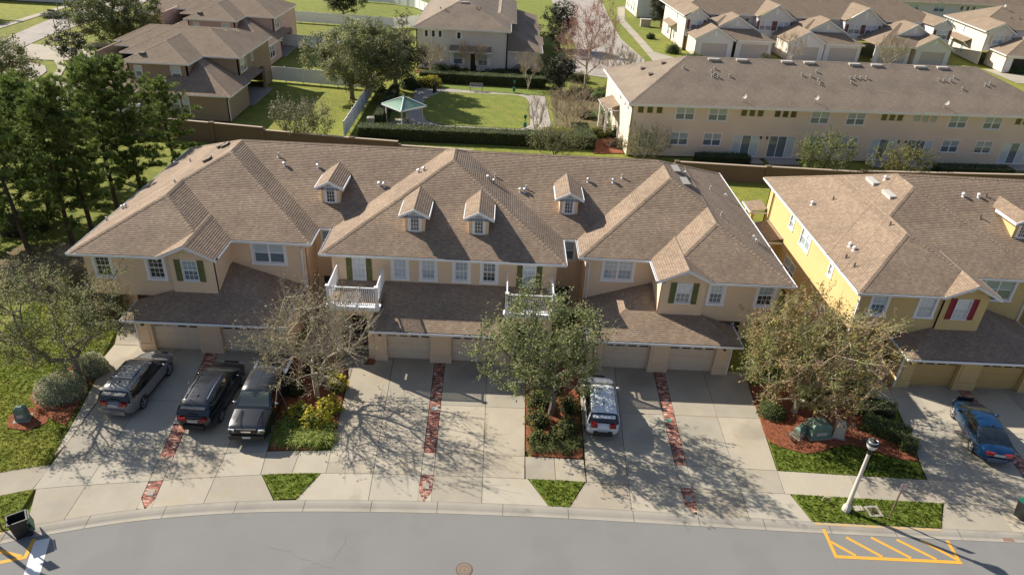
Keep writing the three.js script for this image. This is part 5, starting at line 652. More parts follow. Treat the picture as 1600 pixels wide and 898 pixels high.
{ const b = thing('townhouse', 'cream end townhouse with sunlit side wall at the top right edge', 'townhouse', [84.8, 0, -131.4], -0.0915), W = M.creamW, E = 5.7;
  const hs = [[10.8, 11.8, 0, 2.3], [6.6, 7.6, 0.6, 2.3], [12.8, 13.8, 0.6, 2.3], [8.2, 8.8, 4, 5.2], [13.3, 13.9, 4.3, 5.3], [14.4, 15, 4.3, 5.3], [15.5, 16.1, 4.3, 5.3]].map((h) => [16.8 - h[1], 16.8 - h[0], h[2], h[3]]);
  wall(b, W, 0, -16.8, TH.left, 16.8, 0, 5.6, hs); for (const h of hs) win(b, 0, h[2], -16.8 + h[0], TH.left, h[1] - h[0], h[3] - h[2], { trim: 0.1, single: 1, panes: [h[2] ? M.paneMid : M.paneDark], sill: 0 });
  wallF(b, M.rowGrey, 0, 0, 4.4, 2.4, 5.6, [[1.2, 3, 3.6, 5.1]]); win(b, 1.2, 3.6, 0, 0, 1.8, 1.5, { trim: 0.1, double: 1, panes: [M.paneBlind, M.paneMid] }); for (const x of [0.6, 3.15]) shutter(b, x, 3.55, 0, 0, 0.45, 1.6, M.rearTan); { const g = new MB(); g.poly([[0, 5.6, 0], [4.4, 5.6, 0], [2.2, 7.1, 0]]); g.build('gable', M.rowGrey, b); rake(b, [[-0.4, 5.5, 0.3], [2.2, 7.25, 0.3], [4.8, 5.5, 0.3]], 0.22); }
  wallF(b, M.rowGrey, 4.4, -4, 26, 2.4, 5.6, [[1.2, 1.9, 4.4, 5.1]]); win(b, 5.6, 4.4, -4, 0, 0.7, 0.7, { single: 1, trim: 0.05, panes: [M.paneDark], sill: 0 }); wall(b, M.rowGrey, 4.4, 0, TH.right, 4, 2.4, 5.6, []);
  { const m = new MB(); shingleFace(m, [[-1.4, -12], [0, -12], [0, -4.5], [-1.4, -4.5]], [2.9 + 0.5 * 1.4, 0.5, 0], 2.9); m.build('porch_roof', M.shingleFar, b); for (const q of [-11.7, -4.8]) new MB().bar([-1.2, 2.9, q], [0, 2.0, q], 0.12).build('bracket', M.white, b); }
  roofEnvelope([hip(-0.45, 31, -17.2, -3.6, E, 0.47), hip(-0.45, 4.85, -10, 0.3, E, 0.6, 'f')], b, 'roof', M.shingleFar); gutter(b, [[-0.45, -17.2], [-0.45, 0.3]], E, { h: 0.2 }); wallF(b, M.rowGrey, 1.6, 5.6, 8, 0, 2.9, [[1.2, 6.8, 0, 2.4]]); wall(b, W, 1.6, -1, TH.left, 6.6, 0, 2.9, []); new MB().box(2.8, 8.4, 0, 2.4, 5.2, 5.3).build('garage_door', M.black, b); roofEnvelope([hip(1.2, 14, -4, 6, 2.95, 0.5)], b, 'garage_roof', M.shingleFar); gutter(b, [[1.2, 0], [1.2, 6], [14, 6]], 2.95, { h: 0.2 }); for (const x of [9.5, 11]) vent(b, 'hood', x - 3, E + 0.47 * 3.2, -6.8, M.ventBrown); dish(b, 6, 8.4, -9.5, 0.4); }
{ const b = thing('townhouse_row', 'farthest pale townhouse row glimpsed at the top right, behind the white gabled row', 'townhouse row', [82, 0, -166.5], 0.06), ws = [[6, 8.4], [12, 14.4], [23, 25.4], [33, 35.4]]; wallF(b, M.rowGrey, 0, 0, 60, 0, 5.6, ws.map(([a, e]) => [a, e, 3.8, 5.2])); for (const [a, e] of ws) win(b, a, 3.8, 0, 0, e - a, 1.4, { double: 1, trim: 0.08 }); for (const x of [1.2, 2.6, 18, 19.4, 20.8, 29]) win(b, x, 4.3, 0.002, 0, 0.7, 0.9, { single: 1, trim: 0.05, panes: [M.paneGreen], sill: 0, inset: -0.02 }); wall(b, M.rowGrey, 0, -14, TH.left, 14, 0, 5.6, []); roofEnvelope([hip(-0.4, 60.4, -14.4, 0.4, 5.7, 0.45)], b, 'roof', M.shingleFar); gutter(b, [[-0.4, 0.4], [60.4, 0.4]], 5.7); dish(b, 12, 6.2, -0.7, 0.3); }
{ const b = thing('townhouse', 'cream townhouse end with tall windows at the top centre right, behind a dark tree', 'townhouse', [27.6, 0, -163], 0.06); wall(b, M.creamW, 0, -12, TH.left, 12, 0, 5.6, [[1, 2, 0.6, 2.6], [3, 4, 0.6, 2.6], [6, 7, 0.6, 2.6], [8.4, 9.4, 0.6, 2.6]]); for (const q of [-11, -9, -6, -3.6]) win(b, 0, 0.6, q, TH.left, 1, 2, { trim: 0.12 }); wallF(b, M.rowGrey, 0, 0, 12, 0, 5.6); wall(b, M.rowGrey, 12, 0, TH.right, 12, 0, 5.6, []); roofEnvelope([hip(-0.4, 12.4, -12.4, 0.4, 5.7, 0.45)], b, 'roof', M.shingleFar); }

// ---------- fences and garden wall ----------
function vinylFence(pts, h, label) { const f = thing('vinyl_fence', label, 'fence', [pts[0][0], 0, pts[0][1]], 0), L = (p) => [p[0] - pts[0][0], p[1] - pts[0][1]];
  const post = new MB().box(-0.065, 0.065, -0.1, h + 0.06, -0.065, 0.065).box(-0.085, 0.085, h + 0.06, h + 0.1, -0.085, 0.085).geo();
  for (let i = 0; i < pts.length - 1; i++) { const a = L(pts[i]), b = L(pts[i + 1]), D = Math.hypot(b[0] - a[0], b[1] - a[1]), n = Math.max(1, Math.round(D / 2.4)), th = -Math.atan2(b[1] - a[1], b[0] - a[0]), w = D / n; const m = new MB(); m.box(0.065, w - 0.065, 0.06, 0.2, -0.025, 0.025).box(0.065, w - 0.065, h - 0.14, h, -0.025, 0.025); for (let x = 0.065; x < w - 0.08; x += 0.2) m.box(x + 0.003, Math.min(w - 0.065, x + 0.197), 0.2, h - 0.14, -0.014, 0.014); const g = m.geo();
    for (let k = 0; k < n; k++) { const x = lerp(a[0], b[0], k / n), z = lerp(a[1], b[1], k / n); place(mesh('panel', g, M.vinyl, f), x, 0, z, th); place(mesh('post', post, M.vinyl, f), x, 0, z, th); } if (i === pts.length - 2) place(mesh('post', post, M.vinyl, f), b[0], 0, b[1], th); }
  return f; }
vinylFence([[-17.15, -74.2], [-17.35, -96]], 1.83, 'white vinyl fence running back beside the park hedge, its shaded face bluish');
vinylFence([[-34.3, -96.7], [-17.55, -94.4]], 1.83, 'white vinyl fence across the gardens, nearest of the three behind the brown house');
vinylFence([[-36, -117.6], [-26, -115.6]], 1.83, 'white vinyl fence behind the pink house, middle one of three');
vinylFence([[-41, -138], [-21, -136.2], [-17, -140]], 1.83, 'white vinyl fence across the lawn below the small round tree');
vinylFence([[-39, -166], [-26, -164], [-20, -160], [-14, -150]], 1.83, 'white vinyl fence at the top edge above the bright lawn');
vinylFence([[-42.4, -76.9], [-39.7, -76.4]], 1.9, 'short white vinyl fence piece between the pines and the brown house');
{ // brown masonry garden wall with a pale coping, stepping along its length
  const runs = [[[-60, -74.6], [-30, -71.2], 1.95], [[-30, -71.2], [-24.6, -70.5], 1.95], [[-24.6, -70.5], [-15.3, -69.4], 1.7], [[-15.3, -69.4], [-10.6, -69.0], 1.7], [[-10.6, -69.0], [-3, -68.6], 1.3], [[-3, -68.6], [8, -68.0], 1.0], [[8, -68], [17.4, -67.5], 1.3], [[17.4, -67.5], [26.5, -67.2], 1.55], [[26.5, -67.2], [36, -67.0], 1.6], [[36, -67.0], [62, -68.9], 1.7]];
  const f = thing('garden_wall', 'brown masonry garden wall with pale coping behind the townhouse rows', 'garden wall', [0, 0, -69]);
  runs.forEach(([a, b, h], i) => { const D = Math.hypot(b[0] - a[0], b[1] - a[1]), th = -Math.atan2(b[1] - a[1], b[0] - a[0]); place(new MB().box(0.002, D - 0.002, -0.2, h, -0.1, 0.1).build('wall_panel', M.masonry, f), a[0], 0, a[1] + 69, th); place(new MB().box(0, D, h, h + 0.07, -0.15, 0.15).build('coping', M.coping, f), a[0], 0, a[1] + 69, th); place(new MB().box(-0.2, 0.2, -0.2, h + 0.05, -0.19, 0.19).box(-0.24, 0.24, h + 0.05, h + 0.13, -0.23, 0.23).build('pier', M.masonry, f), a[0], 0, a[1] + 69, th); });
}
// ---------- the park ----------
{ const g = thing('gazebo', 'park shelter with a green metal pyramid roof on four posts', 'gazebo', [-11.45, 0, -79.8], Math.PI / 4), h = 2.35, r = 1.8, ap = 3.3; const m = new MB(), c = [[-r, h, r], [r, h, r], [r, h, -r], [-r, h, -r]];
  for (let i = 0; i < 4; i++) { const a = c[i], b = c[(i + 1) % 4]; for (let k = 0; k < 9; k++) { const P = (t, y) => { const q = [lerp(a[0], b[0], t), h, lerp(a[2], b[2], t)]; return [q[0] * (1 - y), lerp(h, ap, y), q[2] * (1 - y)]; }; m.quad(P(k / 9, 0), P((k + 1) / 9, 0), P((k + 1) / 9, 1), P(k / 9, 1)); const s = P(k / 9, 0), e0 = k / 9; const e = P(e0, Math.min(1, 1 - Math.abs(0.5 - e0) * 2 < 0.02 ? 0.02 : 0.9)); m.bar([s[0], s[1] + 0.015, s[2]], [e[0], e[1] + 0.015, e[2]], 0.03, 0.03); } } m.build('roof', M.roofGreen, g);
  const t = new MB(); for (let i = 0; i < 4; i++) { t.bar([c[i][0], h + 0.02, c[i][2]], [0, ap + 0.03, 0], 0.1, 0.05); t.bar([c[i][0], h - 0.06, c[i][2]], [c[(i + 1) % 4][0], h - 0.06, c[(i + 1) % 4][2]], 0.06, 0.14); } t.build('trim', M.trim, g); new MB().tube([0, ap, 0], [0, ap + 0.35, 0], 0.16, 0.02, 6).build('finial', M.roofGreen, g); for (const [x, , z] of c) new MB().box(x * 0.8 - 0.06, x * 0.8 + 0.06, -0.1, h + 0.2, z * 0.8 - 0.06, z * 0.8 + 0.06).build('post', M.postCream, g);
  const tb = thing('picnic_table', 'small picnic table under the park shelter', 'table', [-11.6, 0, -79.6], 0.4); new MB().box(-0.8, 0.8, 0.68, 0.74, -0.4, 0.4).build('tabletop', M.utilBeige, tb); for (const s of [-1, 1]) { new MB().box(-0.8, 0.8, 0.42, 0.46, s * 0.75 - 0.14, s * 0.75 + 0.14).build('seat', M.utilBeige, tb); new MB().bar([s * 0.6, 0.7, 0], [s * 0.6, -0.1, 0], 0.1).box(s * 0.6 - 0.03, s * 0.6 + 0.03, 0.36, 0.42, -0.8, 0.8).build('leg', M.rust, tb); } }
{ const b = thing('park_bench', 'grey park bench on the far path of the park lawn', 'bench', [-4.0, 0, -96.3]), sl = new MB().box(-0.9, 0.9, 0, 0.03, -0.05, 0.05).geo(); for (let i = 0; i < 4; i++) mesh('slat', sl, M.ventGrey, b).position.set(0, 0.45, 0.2 - i * 0.12); for (let i = 0; i < 4; i++) { const s = mesh('slat', sl, M.ventGrey, b); s.position.set(0, 0.56 + i * 0.11, -0.28 - i * 0.02); s.rotation.x = 1.4; } for (const s of [-1, 1]) new MB().bar([s * 0.8, -0.1, 0.18], [s * 0.8, 0.46, 0.18], 0.06).bar([s * 0.8, -0.1, -0.22], [s * 0.8, 0.95, -0.36], 0.06).bar([s * 0.8, 0.66, 0.2], [s * 0.8, 0.66, -0.3], 0.05).bar([s * 0.8, 0.44, 0.18], [s * 0.8, 0.66, 0.2], 0.05).build('frame', M.rust, b); }
function petStation(x, z, label) { const s = thing('pet_station', label, 'waste station', [x, 0, z]); new MB().box(-0.04, 0.04, -0.1, 1.5, -0.04, 0.04).build('post', M.binBlack, s); new MB().box(-0.16, 0.16, 1.1, 1.5, 0.04, 0.12).build('dispenser', M.binGreen, s); new MB().tube([0, 0.1, 0.16], [0, 0.62, 0.16], 0.19, 0.21, 10).disc([0, 0.62, 0.16], 0.21, 10).build('bin', M.binGreen, s); return s; }
petStation(1.12, -96.7, 'green pet waste station by the far right corner of the park lawn'); petStation(2.42, -81.1, 'green pet waste station by the near right corner of the park lawn');
{ const s = thing('trash_can', 'black park litter bin where the park paths meet at the far left', 'trash can', [-9.45, 0, -94.7]); new MB().tube([0, -0.1, 0], [0, 0.85, 0], 0.26, 0.28, 12).build('bin', M.binBlack, s); new MB().tube([0, 0.85, 0], [0, 1.0, 0], 0.3, 0.16, 12).disc([0, 1, 0], 0.16, 12).build('lid', M.binBlack, s); new MB().bar([0, 0, -0.35], [0, 3.3, -0.35], 0.09).build('post', M.ventGrey, s); }
{ const s = thing('air_conditioner', 'tan air conditioner unit between the white fence and the dark hedge', 'air conditioner', [-16.3, 0, -79.5]); s.position.set(-15.1, 0, -79); new MB().box(-0.45, 0.45, -0.1, 0.95, -0.4, 0.4).build('housing', M.utilBeige, s); new MB().tube([0, 0.95, 0], [0, 0.99, 0], 0.36, 0.36, 14).disc([0, 0.99, 0], 0.36, 14).build('fan_grille', M.ventGrey, s); }
{ const s = thing('utility_cabinet', 'beige utility cabinet on the lawn beside the top centre footpath', 'utility cabinet', [27.95, 0, -152.9]); new MB().box(-1, 1, -0.15, 1.2, -0.5, 0.5).build('housing', M.utilBeige, s); new MB().box(-1.1, 1.1, 1.2, 1.32, -0.6, 0.6).build('lid', M.ventLight, s); }
for (const [x, z, h, l] of [[-71.65, -117.3, 3.4, 'dark street sign on a post beside the top left road'], [-71.8, -121.5, 4.6, 'slim lamp post beside the top left road'], [-82.4, -137.1, 4.2, 'slim dark post beside the far pavement at the top left'], [8.9, -142, 4.5, 'slim lamp post beside the top centre road']]) { const s = thing('lamp_post', l, 'post', [x, 0, z]); new MB().tube([0, -0.2, 0], [0, h, 0], 0.08, 0.05, 8).build('post', M.ventGrey, s); new MB().box(-0.55, 0.55, h, h + 0.25, -0.04, 0.04).build('head', M.bronze, s); }

// ---------- trees and plants ----------
class Leaves { // many small folded leaves in one geometry
  constructor() { this.p = []; this.c = []; this.i = []; }
  leaf(x, y, z, s, w, r, col) { // random orientation
    const a = r() * 6.2832, b = Math.acos(1 - 2 * r()), dx = Math.sin(b) * Math.cos(a), dy = Math.cos(b) * 0.8, dz = Math.sin(b) * Math.sin(a); let ux = -dz + 0.01, uy = (r() - 0.5) * 1.2, uz = dx; const ul = Math.hypot(ux, uy, uz) || 1; ux /= ul; uy /= ul; uz /= ul; this.quad(x, y, z, dx * s, dy * s, dz * s, ux * w, uy * w, uz * w, col, r);
  }
  quad(x, y, z, dx, dy, dz, ux, uy, uz, c, r) { const n = this.p.length / 3; this.p.push(x, y, z, x + dx * 0.5 + ux, y + dy * 0.5 + uy, z + dz * 0.5 + uz, x + dx, y + dy - 0.12 * Math.abs(dx + dz), z + dz, x + dx * 0.5 - ux, y + dy * 0.5 - uy, z + dz * 0.5 - uz); const k = 0.82 + 0.36 * r(); for (let q = 0; q < 4; q++) this.c.push(c[0] * k, c[1] * k, c[2] * k); this.i.push(n, n + 1, n + 2, n, n + 2, n + 3); }
  geo() { const g = new THREE.BufferGeometry(); g.setAttribute('position', new THREE.BufferAttribute(new Float32Array(this.p), 3)); g.setAttribute('color', new THREE.BufferAttribute(new Float32Array(this.c), 3)); g.setAttribute('uv', new THREE.BufferAttribute(new Float32Array(this.p.length / 3 * 2), 2)); g.setIndex(this.i); g.computeVertexNormals(); return g; }
}
const pick = (a, r) => a[Math.floor(r() * a.length)];
const gauss = (r) => (r() + r() + r() + r() - 2) * 0.86;
// o: seed, h (top), th (clear trunk), rx, rz, cy, ry, tips, leaves per tip, size, cols, tr (trunk radius), bark, twig, droop, lift
function branches(o) {
  const r = rng(o.seed), nodes = [], add = (p, par) => { nodes.push({ p, par, n: 0, len: par < 0 ? 0 : nodes[par].len + Math.hypot(p[0] - nodes[par].p[0], p[1] - nodes[par].p[1], p[2] - nodes[par].p[2]) }); return nodes.length - 1; };
  let k = add([0, -0.2, 0], -1); const lean = [(r() - 0.5) * 0.25, (r() - 0.5) * 0.25]; const stems = o.stems || 1; const roots = [];
  if (stems === 1) { for (let i = 1; i <= 4; i++) k = add([lean[0] * i / 4 * o.th * 0.5 + 0.04 * (r() - 0.5), o.th * i / 4, lean[1] * i / 4 * o.th * 0.5], k); roots.push(k); } else for (let s = 0; s < stems; s++) { const a = s / stems * 6.28 + r(); let q = k; for (let i = 1; i <= 4; i++) q = add([Math.cos(a) * 0.16 * i * (o.spread || 1) * o.th / 2, o.th * i / 4, Math.sin(a) * 0.16 * i * (o.spread || 1) * o.th / 2], q); roots.push(q); }
  const T = []; for (let i = 0; i < o.tips; i++) { let x, y, z, d; do { x = r() * 2 - 1; y = r() * 2 - 1; z = r() * 2 - 1; d = x * x + y * y + z * z; } while (d > 1 || d < (o.hollow ?? 0.12)); const lump = 1 + 0.22 * Math.sin(x * 5.1 + o.seed) * Math.cos(z * 4.3 + o.seed * 2); const py = o.cy + y * o.ry * lump * (y < 0 ? (o.low ?? 1) : 1); T.push([x * o.rx * lump + (o.ox || 0), Math.max(o.minY ?? 0.5, py), z * o.rz * lump + (o.oz || 0)]); }
  const c0 = nodes[roots[0]].p; T.sort((a, b) => Math.hypot(a[0] - c0[0], a[1] - c0[1], a[2] - c0[2]) - Math.hypot(b[0] - c0[0], b[1] - c0[1], b[2] - c0[2]));
  const tips = []; const first = roots[0];
  for (const t of T) { let best = -1, bd = 1e9; for (let i = Math.min(first, 3); i < nodes.length; i++) { const q = nodes[i].p, d = Math.hypot(t[0] - q[0], t[1] - q[1], t[2] - q[2]) + 0.35 * nodes[i].len + (t[1] < q[1] ? 0.5 * (q[1] - t[1]) : 0); if (d < bd) { bd = d; best = i; } }
    const a = nodes[best].p, L = Math.hypot(t[0] - a[0], t[1] - a[1], t[2] - a[2]), n = Math.max(2, Math.round(L / 0.45)); let q = best; for (let i = 1; i <= n; i++) { const f = i / n, bow = Math.sin(f * Math.PI) * L * (o.bow ?? 0.10), w = i < n ? L * 0.035 : 0; q = add([lerp(a[0], t[0], f) + (r() - 0.5) * w, lerp(a[1], t[1], f) + bow + (r() - 0.5) * w, lerp(a[2], t[2], f) + (r() - 0.5) * w], q); } tips.push(q); }
  for (let i = nodes.length - 1; i > 0; i--) { if (!nodes[i].n) nodes[i].n = 1; nodes[nodes[i].par].n += nodes[i].n; }
  return { nodes, tips, r };
}
function treeInto(t, o) {
  const { nodes, tips, r } = branches(o), tot = nodes[0].n, bk = new MB(), e = o.pipe ?? 0.5, rad = (n) => Math.max(o.twigR ?? 0.008, o.tr * Math.pow(n / tot, e));
  for (let i = 1; i < nodes.length; i++) { const a = nodes[nodes[i].par], b = nodes[i]; const ra = rad(Math.min(a.n, b.n * 1.5)), rb = rad(b.n); if (i < 2) bk.tube(a.p, b.p, ra * 1.35, rb, 8); else bk.tube(a.p, b.p, ra, rb, rb > 0.06 ? 7 : rb > 0.02 ? 5 : 3); }
  const L = new Leaves();
  const spread = o.clump ?? 0.34;
  for (const q of tips) { const base = nodes[q].p, hh = clamp((base[1] - (o.cy - o.ry)) / (2 * o.ry), 0, 1), tone = pick(o.cols, r), kk = 0.85 + 0.3 * r(); const col = mul3(tone, kk);
    if (o.twigs) for (let w = 0; w < o.twigs; w++) { const up = o.twigUp ?? 0.4, len = (o.twigL ?? 0.6) * (0.6 + 0.8 * r()), par = nodes[nodes[q].par].p; let d = [base[0] - par[0] + gauss(r) * 0.35, base[1] - par[1] + up * 0.5 + gauss(r) * 0.3, base[2] - par[2] + gauss(r) * 0.35]; const dl = Math.hypot(...d) || 1; d = d.map((v) => v / dl * len); const e2 = [base[0] + d[0], base[1] + d[1], base[2] + d[2]]; bk.tube(base, e2, o.twigR ?? 0.008, 0.003, 3); for (let m = 0; m < (o.twigLeaves ?? 3); m++) { const f = 0.25 + 0.8 * r(); L.leaf(base[0] + d[0] * f + gauss(r) * 0.06, base[1] + d[1] * f + gauss(r) * 0.06, base[2] + d[2] * f + gauss(r) * 0.06, o.size * (0.7 + 0.6 * r()), o.size * 0.3, r, col); } }
    const N = Math.round(o.leaves * (0.6 + 0.8 * r())); for (let m = 0; m < N; m++) L.leaf(base[0] + gauss(r) * spread, base[1] + gauss(r) * spread * 0.75, base[2] + gauss(r) * spread, o.size * (0.7 + 0.6 * r()), o.size * (o.lw ?? 0.32), r, r() < 0.12 ? mul3(pick(o.cols, r), 1.1) : col); }
  bk.build('trunk', o.bark || M.bark, t); if (L.p.length) mesh('crown', L.geo(), M.leaf, t); return t;
}
const tree = (name, label, x, z, o, group, cat = 'tree') => treeInto(thing(name, label, cat, [x, 0, z], 0, group), o);
const OAK = [[0.265, 0.291, 0.114], [0.354, 0.354, 0.152], [0.214, 0.254, 0.102], [0.432, 0.417, 0.214], [0.304, 0.304, 0.178]], SPARSE = [[0.25, 0.255, 0.075], [0.31, 0.29, 0.10], [0.19, 0.22, 0.06], [0.35, 0.32, 0.13]], ELM = [[0.204, 0.248, 0.079], [0.283, 0.31, 0.115], [0.177, 0.213, 0.071], [0.354, 0.354, 0.151], [0.23, 0.266, 0.089]], RUSSET = [[0.42, 0.33, 0.11], [0.46, 0.33, 0.15], [0.34, 0.33, 0.10], [0.38, 0.25, 0.15], [0.21, 0.23, 0.065], [0.30, 0.29, 0.10]];
tree('street_tree', 'sparse spreading tree with thin yellow green leaves, left of the grey car', -22.84, -31.25, { seed: 11, th: 1.5, cy: 4.3, ry: 2.6, rx: 4.6, rz: 3.9, ox: -1.0, tips: 280, leaves: 44, size: 0.125, cols: SPARSE, tr: 0.19, twigs: 4, twigL: 0.7, twigLeaves: 2, clump: 0.33, bow: 0.03, minY: 1.6 });
tree('street_tree', 'nearly bare fine-twigged tree above the yellow bushes, beside the black pickup', -9.62, -30.73, { seed: 23, th: 1.6, cy: 4.0, ry: 2.6, rx: 2.9, rz: 2.8, tips: 190, leaves: 7, size: 0.13, cols: [[0.34, 0.30, 0.15], [0.27, 0.26, 0.11], [0.40, 0.34, 0.21], [0.22, 0.22, 0.08]], tr: 0.14, bark: M.barkPale, twigs: 5, twigL: 1.1, twigUp: 0.25, twigLeaves: 2, twigR: 0.013, hollow: 0.25, clump: 0.35, bow: 0.02, minY: 1.7 });
tree('street_tree', 'full green street tree on the mulch bed left of the white car', 3.31, -30.2, { seed: 37, th: 1.7, cy: 4.5, ry: 2.8, rx: 3.3, rz: 3.0, ox: -0.75, tips: 190, leaves: 46, size: 0.15, cols: ELM, tr: 0.17, twigs: 5, twigL: 0.95, twigUp: 0.4, twigLeaves: 5, clump: 0.30, hollow: 0.2, bow: 0.02, minY: 1.9 });
tree('street_tree', 'broad tree with russet and olive autumn leaves beside the utility boxes', 17.1, -31.2, { seed: 41, th: 1.3, cy: 4.0, ry: 2.7, rx: 4.1, rz: 3.7, tips: 290, leaves: 40, size: 0.145, cols: RUSSET, tr: 0.17, twigs: 6, twigL: 1.0, twigUp: 0.45, twigLeaves: 6, clump: 0.3, hollow: 0.15, bow: 0.02, minY: 1.0, bark: M.barkPale });
// slash pines on the left
function pine(label, x, z, h, seed, w = 2.3, low = 0.2) {
  const t = thing('pine_tree', label, 'pine tree', [x, 0, z], 0, undefined), r = rng(seed), bk = new MB(), L = new Leaves(); const lx = (r() - 0.5) * 1.2, lz = (r() - 0.5) * 0.8, T = (f) => [lx * f * f, h * 0.96 * f - 0.2 * (1 - f), lz * f * f]; for (let i = 0; i < 12; i++) bk.tube(T(i / 12), T((i + 1) / 12), lerp(0.19, 0.03, i / 12), lerp(0.19, 0.03, (i + 1) / 12), 8);
  const cols = [[0.19, 0.265, 0.055], [0.24, 0.31, 0.065], [0.28, 0.34, 0.08], [0.21, 0.27, 0.07], [0.13, 0.19, 0.045]];
  const tuft = (p, s) => { const c = pick(cols, r); for (let k = 0; k < 24; k++) { const a = r() * 6.28, e = 0.15 + 1.3 * r(), l = s * (0.7 + 0.5 * r()), dx = Math.cos(a) * Math.cos(e) * l, dy = Math.sin(e) * l, dz = Math.sin(a) * Math.cos(e) * l; L.quad(p[0], p[1], p[2], dx, dy, dz, -Math.sin(a) * 0.034, 0.008, Math.cos(a) * 0.034, c, r); } };
  const nb = Math.round(h * 5.6); for (let i = 0; i < nb; i++) { const f = low + (1 - low) * Math.pow((i + 0.5) / nb, 0.9), b = T(f), a = i * 2.4 + r(), g = (f - low) / (1 - low), len = w * (0.35 + 0.75 * Math.sin(Math.PI * clamp(0.28 + 0.72 * g, 0, 1))) * (0.65 + 0.5 * r()), up = lerp(-0.05, 0.75, g) + 0.15 * (r() - 0.5); const B = (s) => [b[0] + Math.cos(a) * len * s, b[1] + len * s * (up * 0.5 + 0.5 * up * s), b[2] + Math.sin(a) * len * s]; for (let k = 0; k < 4; k++) bk.tube(B(k / 4), B((k + 1) / 4), 0.035 * (1 - k / 5), 0.035 * (1 - (k + 1) / 5), 4);
    const m = 5 + Math.round(len * 4.4); for (let k = 0; k < m; k++) { const s = 0.3 + 0.72 * r(), q = B(Math.min(1, s)); const o = [gauss(r) * 0.42, Math.abs(gauss(r)) * 0.24, gauss(r) * 0.42]; tuft([q[0] + o[0], q[1] + o[1], q[2] + o[2]], 0.38); if (k % 3 === 0) bk.tube(q, [q[0] + o[0], q[1] + o[1], q[2] + o[2]], 0.012, 0.006, 3); } }
  for (let k = 0; k < 8; k++) tuft([lx + gauss(r) * 0.2, h * 0.93 + 0.1 * k * 0.5, lz + gauss(r) * 0.2], 0.36); bk.build('trunk', M.barkDark, t); mesh('crown', L.geo(), M.needle, t); return t;
}
pine('tall leaning pine nearest the left edge, left of the peach row', -33.4, -44.75, 11.6, 101, 2.7);
pine('tall pine just left of the sunlit roof corner, foremost of a close pair', -31.95, -47.5, 11.2, 102, 2.3);
pine('slender pine directly behind the foremost pine of the close pair', -31.3, -49.2, 11.8, 103, 2.2);
pine('tall pine whose trunk shows against the lawn behind the roof eave, left of two', -31.7, -53.9, 11.8, 104, 2.7);
pine('pine beside the roof eave, right trunk of two against the lawn', -30.2, -55.4, 11.8, 105, 2.9);
pine('dense pine in the middle of the left grove, behind the leaning pine', -36.4, -52.5, 10.6, 106, 2.5);
pine('pine at the back of the left grove, below the brown house garage', -35.6, -60.5, 10.4, 107, 2.7);
pine('pine at the far left edge of the photo, cut by the frame', -41.2, -52.5, 9.6, 108, 2.8);
pine('pine at the back left of the grove, nearest the oak at the left edge', -42.5, -60.5, 8.6, 109, 2.6);
pine('short pine nearest the brown garden wall, at the right end of the grove', -30.0, -61.8, 8.6, 110, 2.4, 0.2);
pine('low bushy pine at the lower left edge, under the leaning pine', -37.5, -46.5, 8.8, 111, 2.4, 0.18);
// other trees, back gardens and streets
const BIGOAK = { th: 1.7, cols: OAK, tr: 0.3, leaves: 85, size: 0.27, clump: 0.6, hollow: 0.02, bow: 0.04, lw: 0.36 };
tree('oak_tree', 'large grey green oak in the garden beside the white park fence', -19.4, -89.7, { ...BIGOAK, seed: 201, cy: 5.5, ry: 4.0, rx: 6.3, rz: 5.0, ox: 1.6, tips: 380 });
tree('oak_tree', 'dark oak joined to the large oak, right beside the back end of the white fence', -14.6, -95, { ...BIGOAK, seed: 202, cy: 4.6, ry: 3.1, rx: 3.9, rz: 3.7, tips: 150, cols: [[0.17, 0.18, 0.07], [0.21, 0.21, 0.09], [0.25, 0.24, 0.105]] });
tree('oak_tree', 'round pale green oak at the top left between road and rooftops', -54.8, -103.5, { ...BIGOAK, seed: 203, cy: 6.0, ry: 3.6, rx: 6.6, rz: 5, tips: 280, cols: [[0.19, 0.22, 0.075], [0.25, 0.25, 0.10], [0.15, 0.18, 0.055]] });
tree('oak_tree', 'grey green oak at the left edge beside the turning circle', -57, -78.4, { ...BIGOAK, seed: 204, cy: 5.0, ry: 2.9, rx: 5.2, rz: 4.2, tips: 230 });
tree('oak_tree', 'dark oak at the top edge behind the pale top left oak', -66, -135, { ...BIGOAK, seed: 205, cy: 5.4, ry: 3, rx: 5, rz: 4, tips: 130, cols: [[0.05, 0.065, 0.02], [0.07, 0.08, 0.03]] });
tree('magnolia_tree', 'open magnolia with glossy dark leaves in front of the top left road', -55.9, -93.4, { seed: 206, th: 1.3, cy: 4.0, ry: 2.4, rx: 2.5, rz: 2.2, tips: 95, leaves: 22, size: 0.3, cols: [[0.05, 0.065, 0.022], [0.09, 0.075, 0.03], [0.07, 0.09, 0.03], [0.26, 0.26, 0.22]], tr: 0.14, bark: M.barkDark, clump: 0.42, lw: 0.4 });
tree('magnolia_tree', 'dark glossy magnolia beside the right corner of the grey beige house', 8.9, -126.5, { seed: 207, th: 0.8, cy: 4.1, ry: 3.6, rx: 2.9, rz: 2.6, tips: 190, leaves: 30, size: 0.32, cols: [[0.045, 0.055, 0.02], [0.07, 0.08, 0.028], [0.10, 0.10, 0.05]], tr: 0.16, bark: M.barkDark, clump: 0.5, lw: 0.4 });
tree('magnolia_tree', 'small dark magnolia at the back right corner of the park', 7.6, -98.6, { seed: 208, th: 0.6, cy: 2.7, ry: 2.2, rx: 2.2, rz: 2.0, tips: 130, leaves: 28, size: 0.28, cols: [[0.045, 0.055, 0.02], [0.065, 0.075, 0.03], [0.13, 0.13, 0.09]], tr: 0.12, bark: M.barkDark, clump: 0.42, lw: 0.4 });
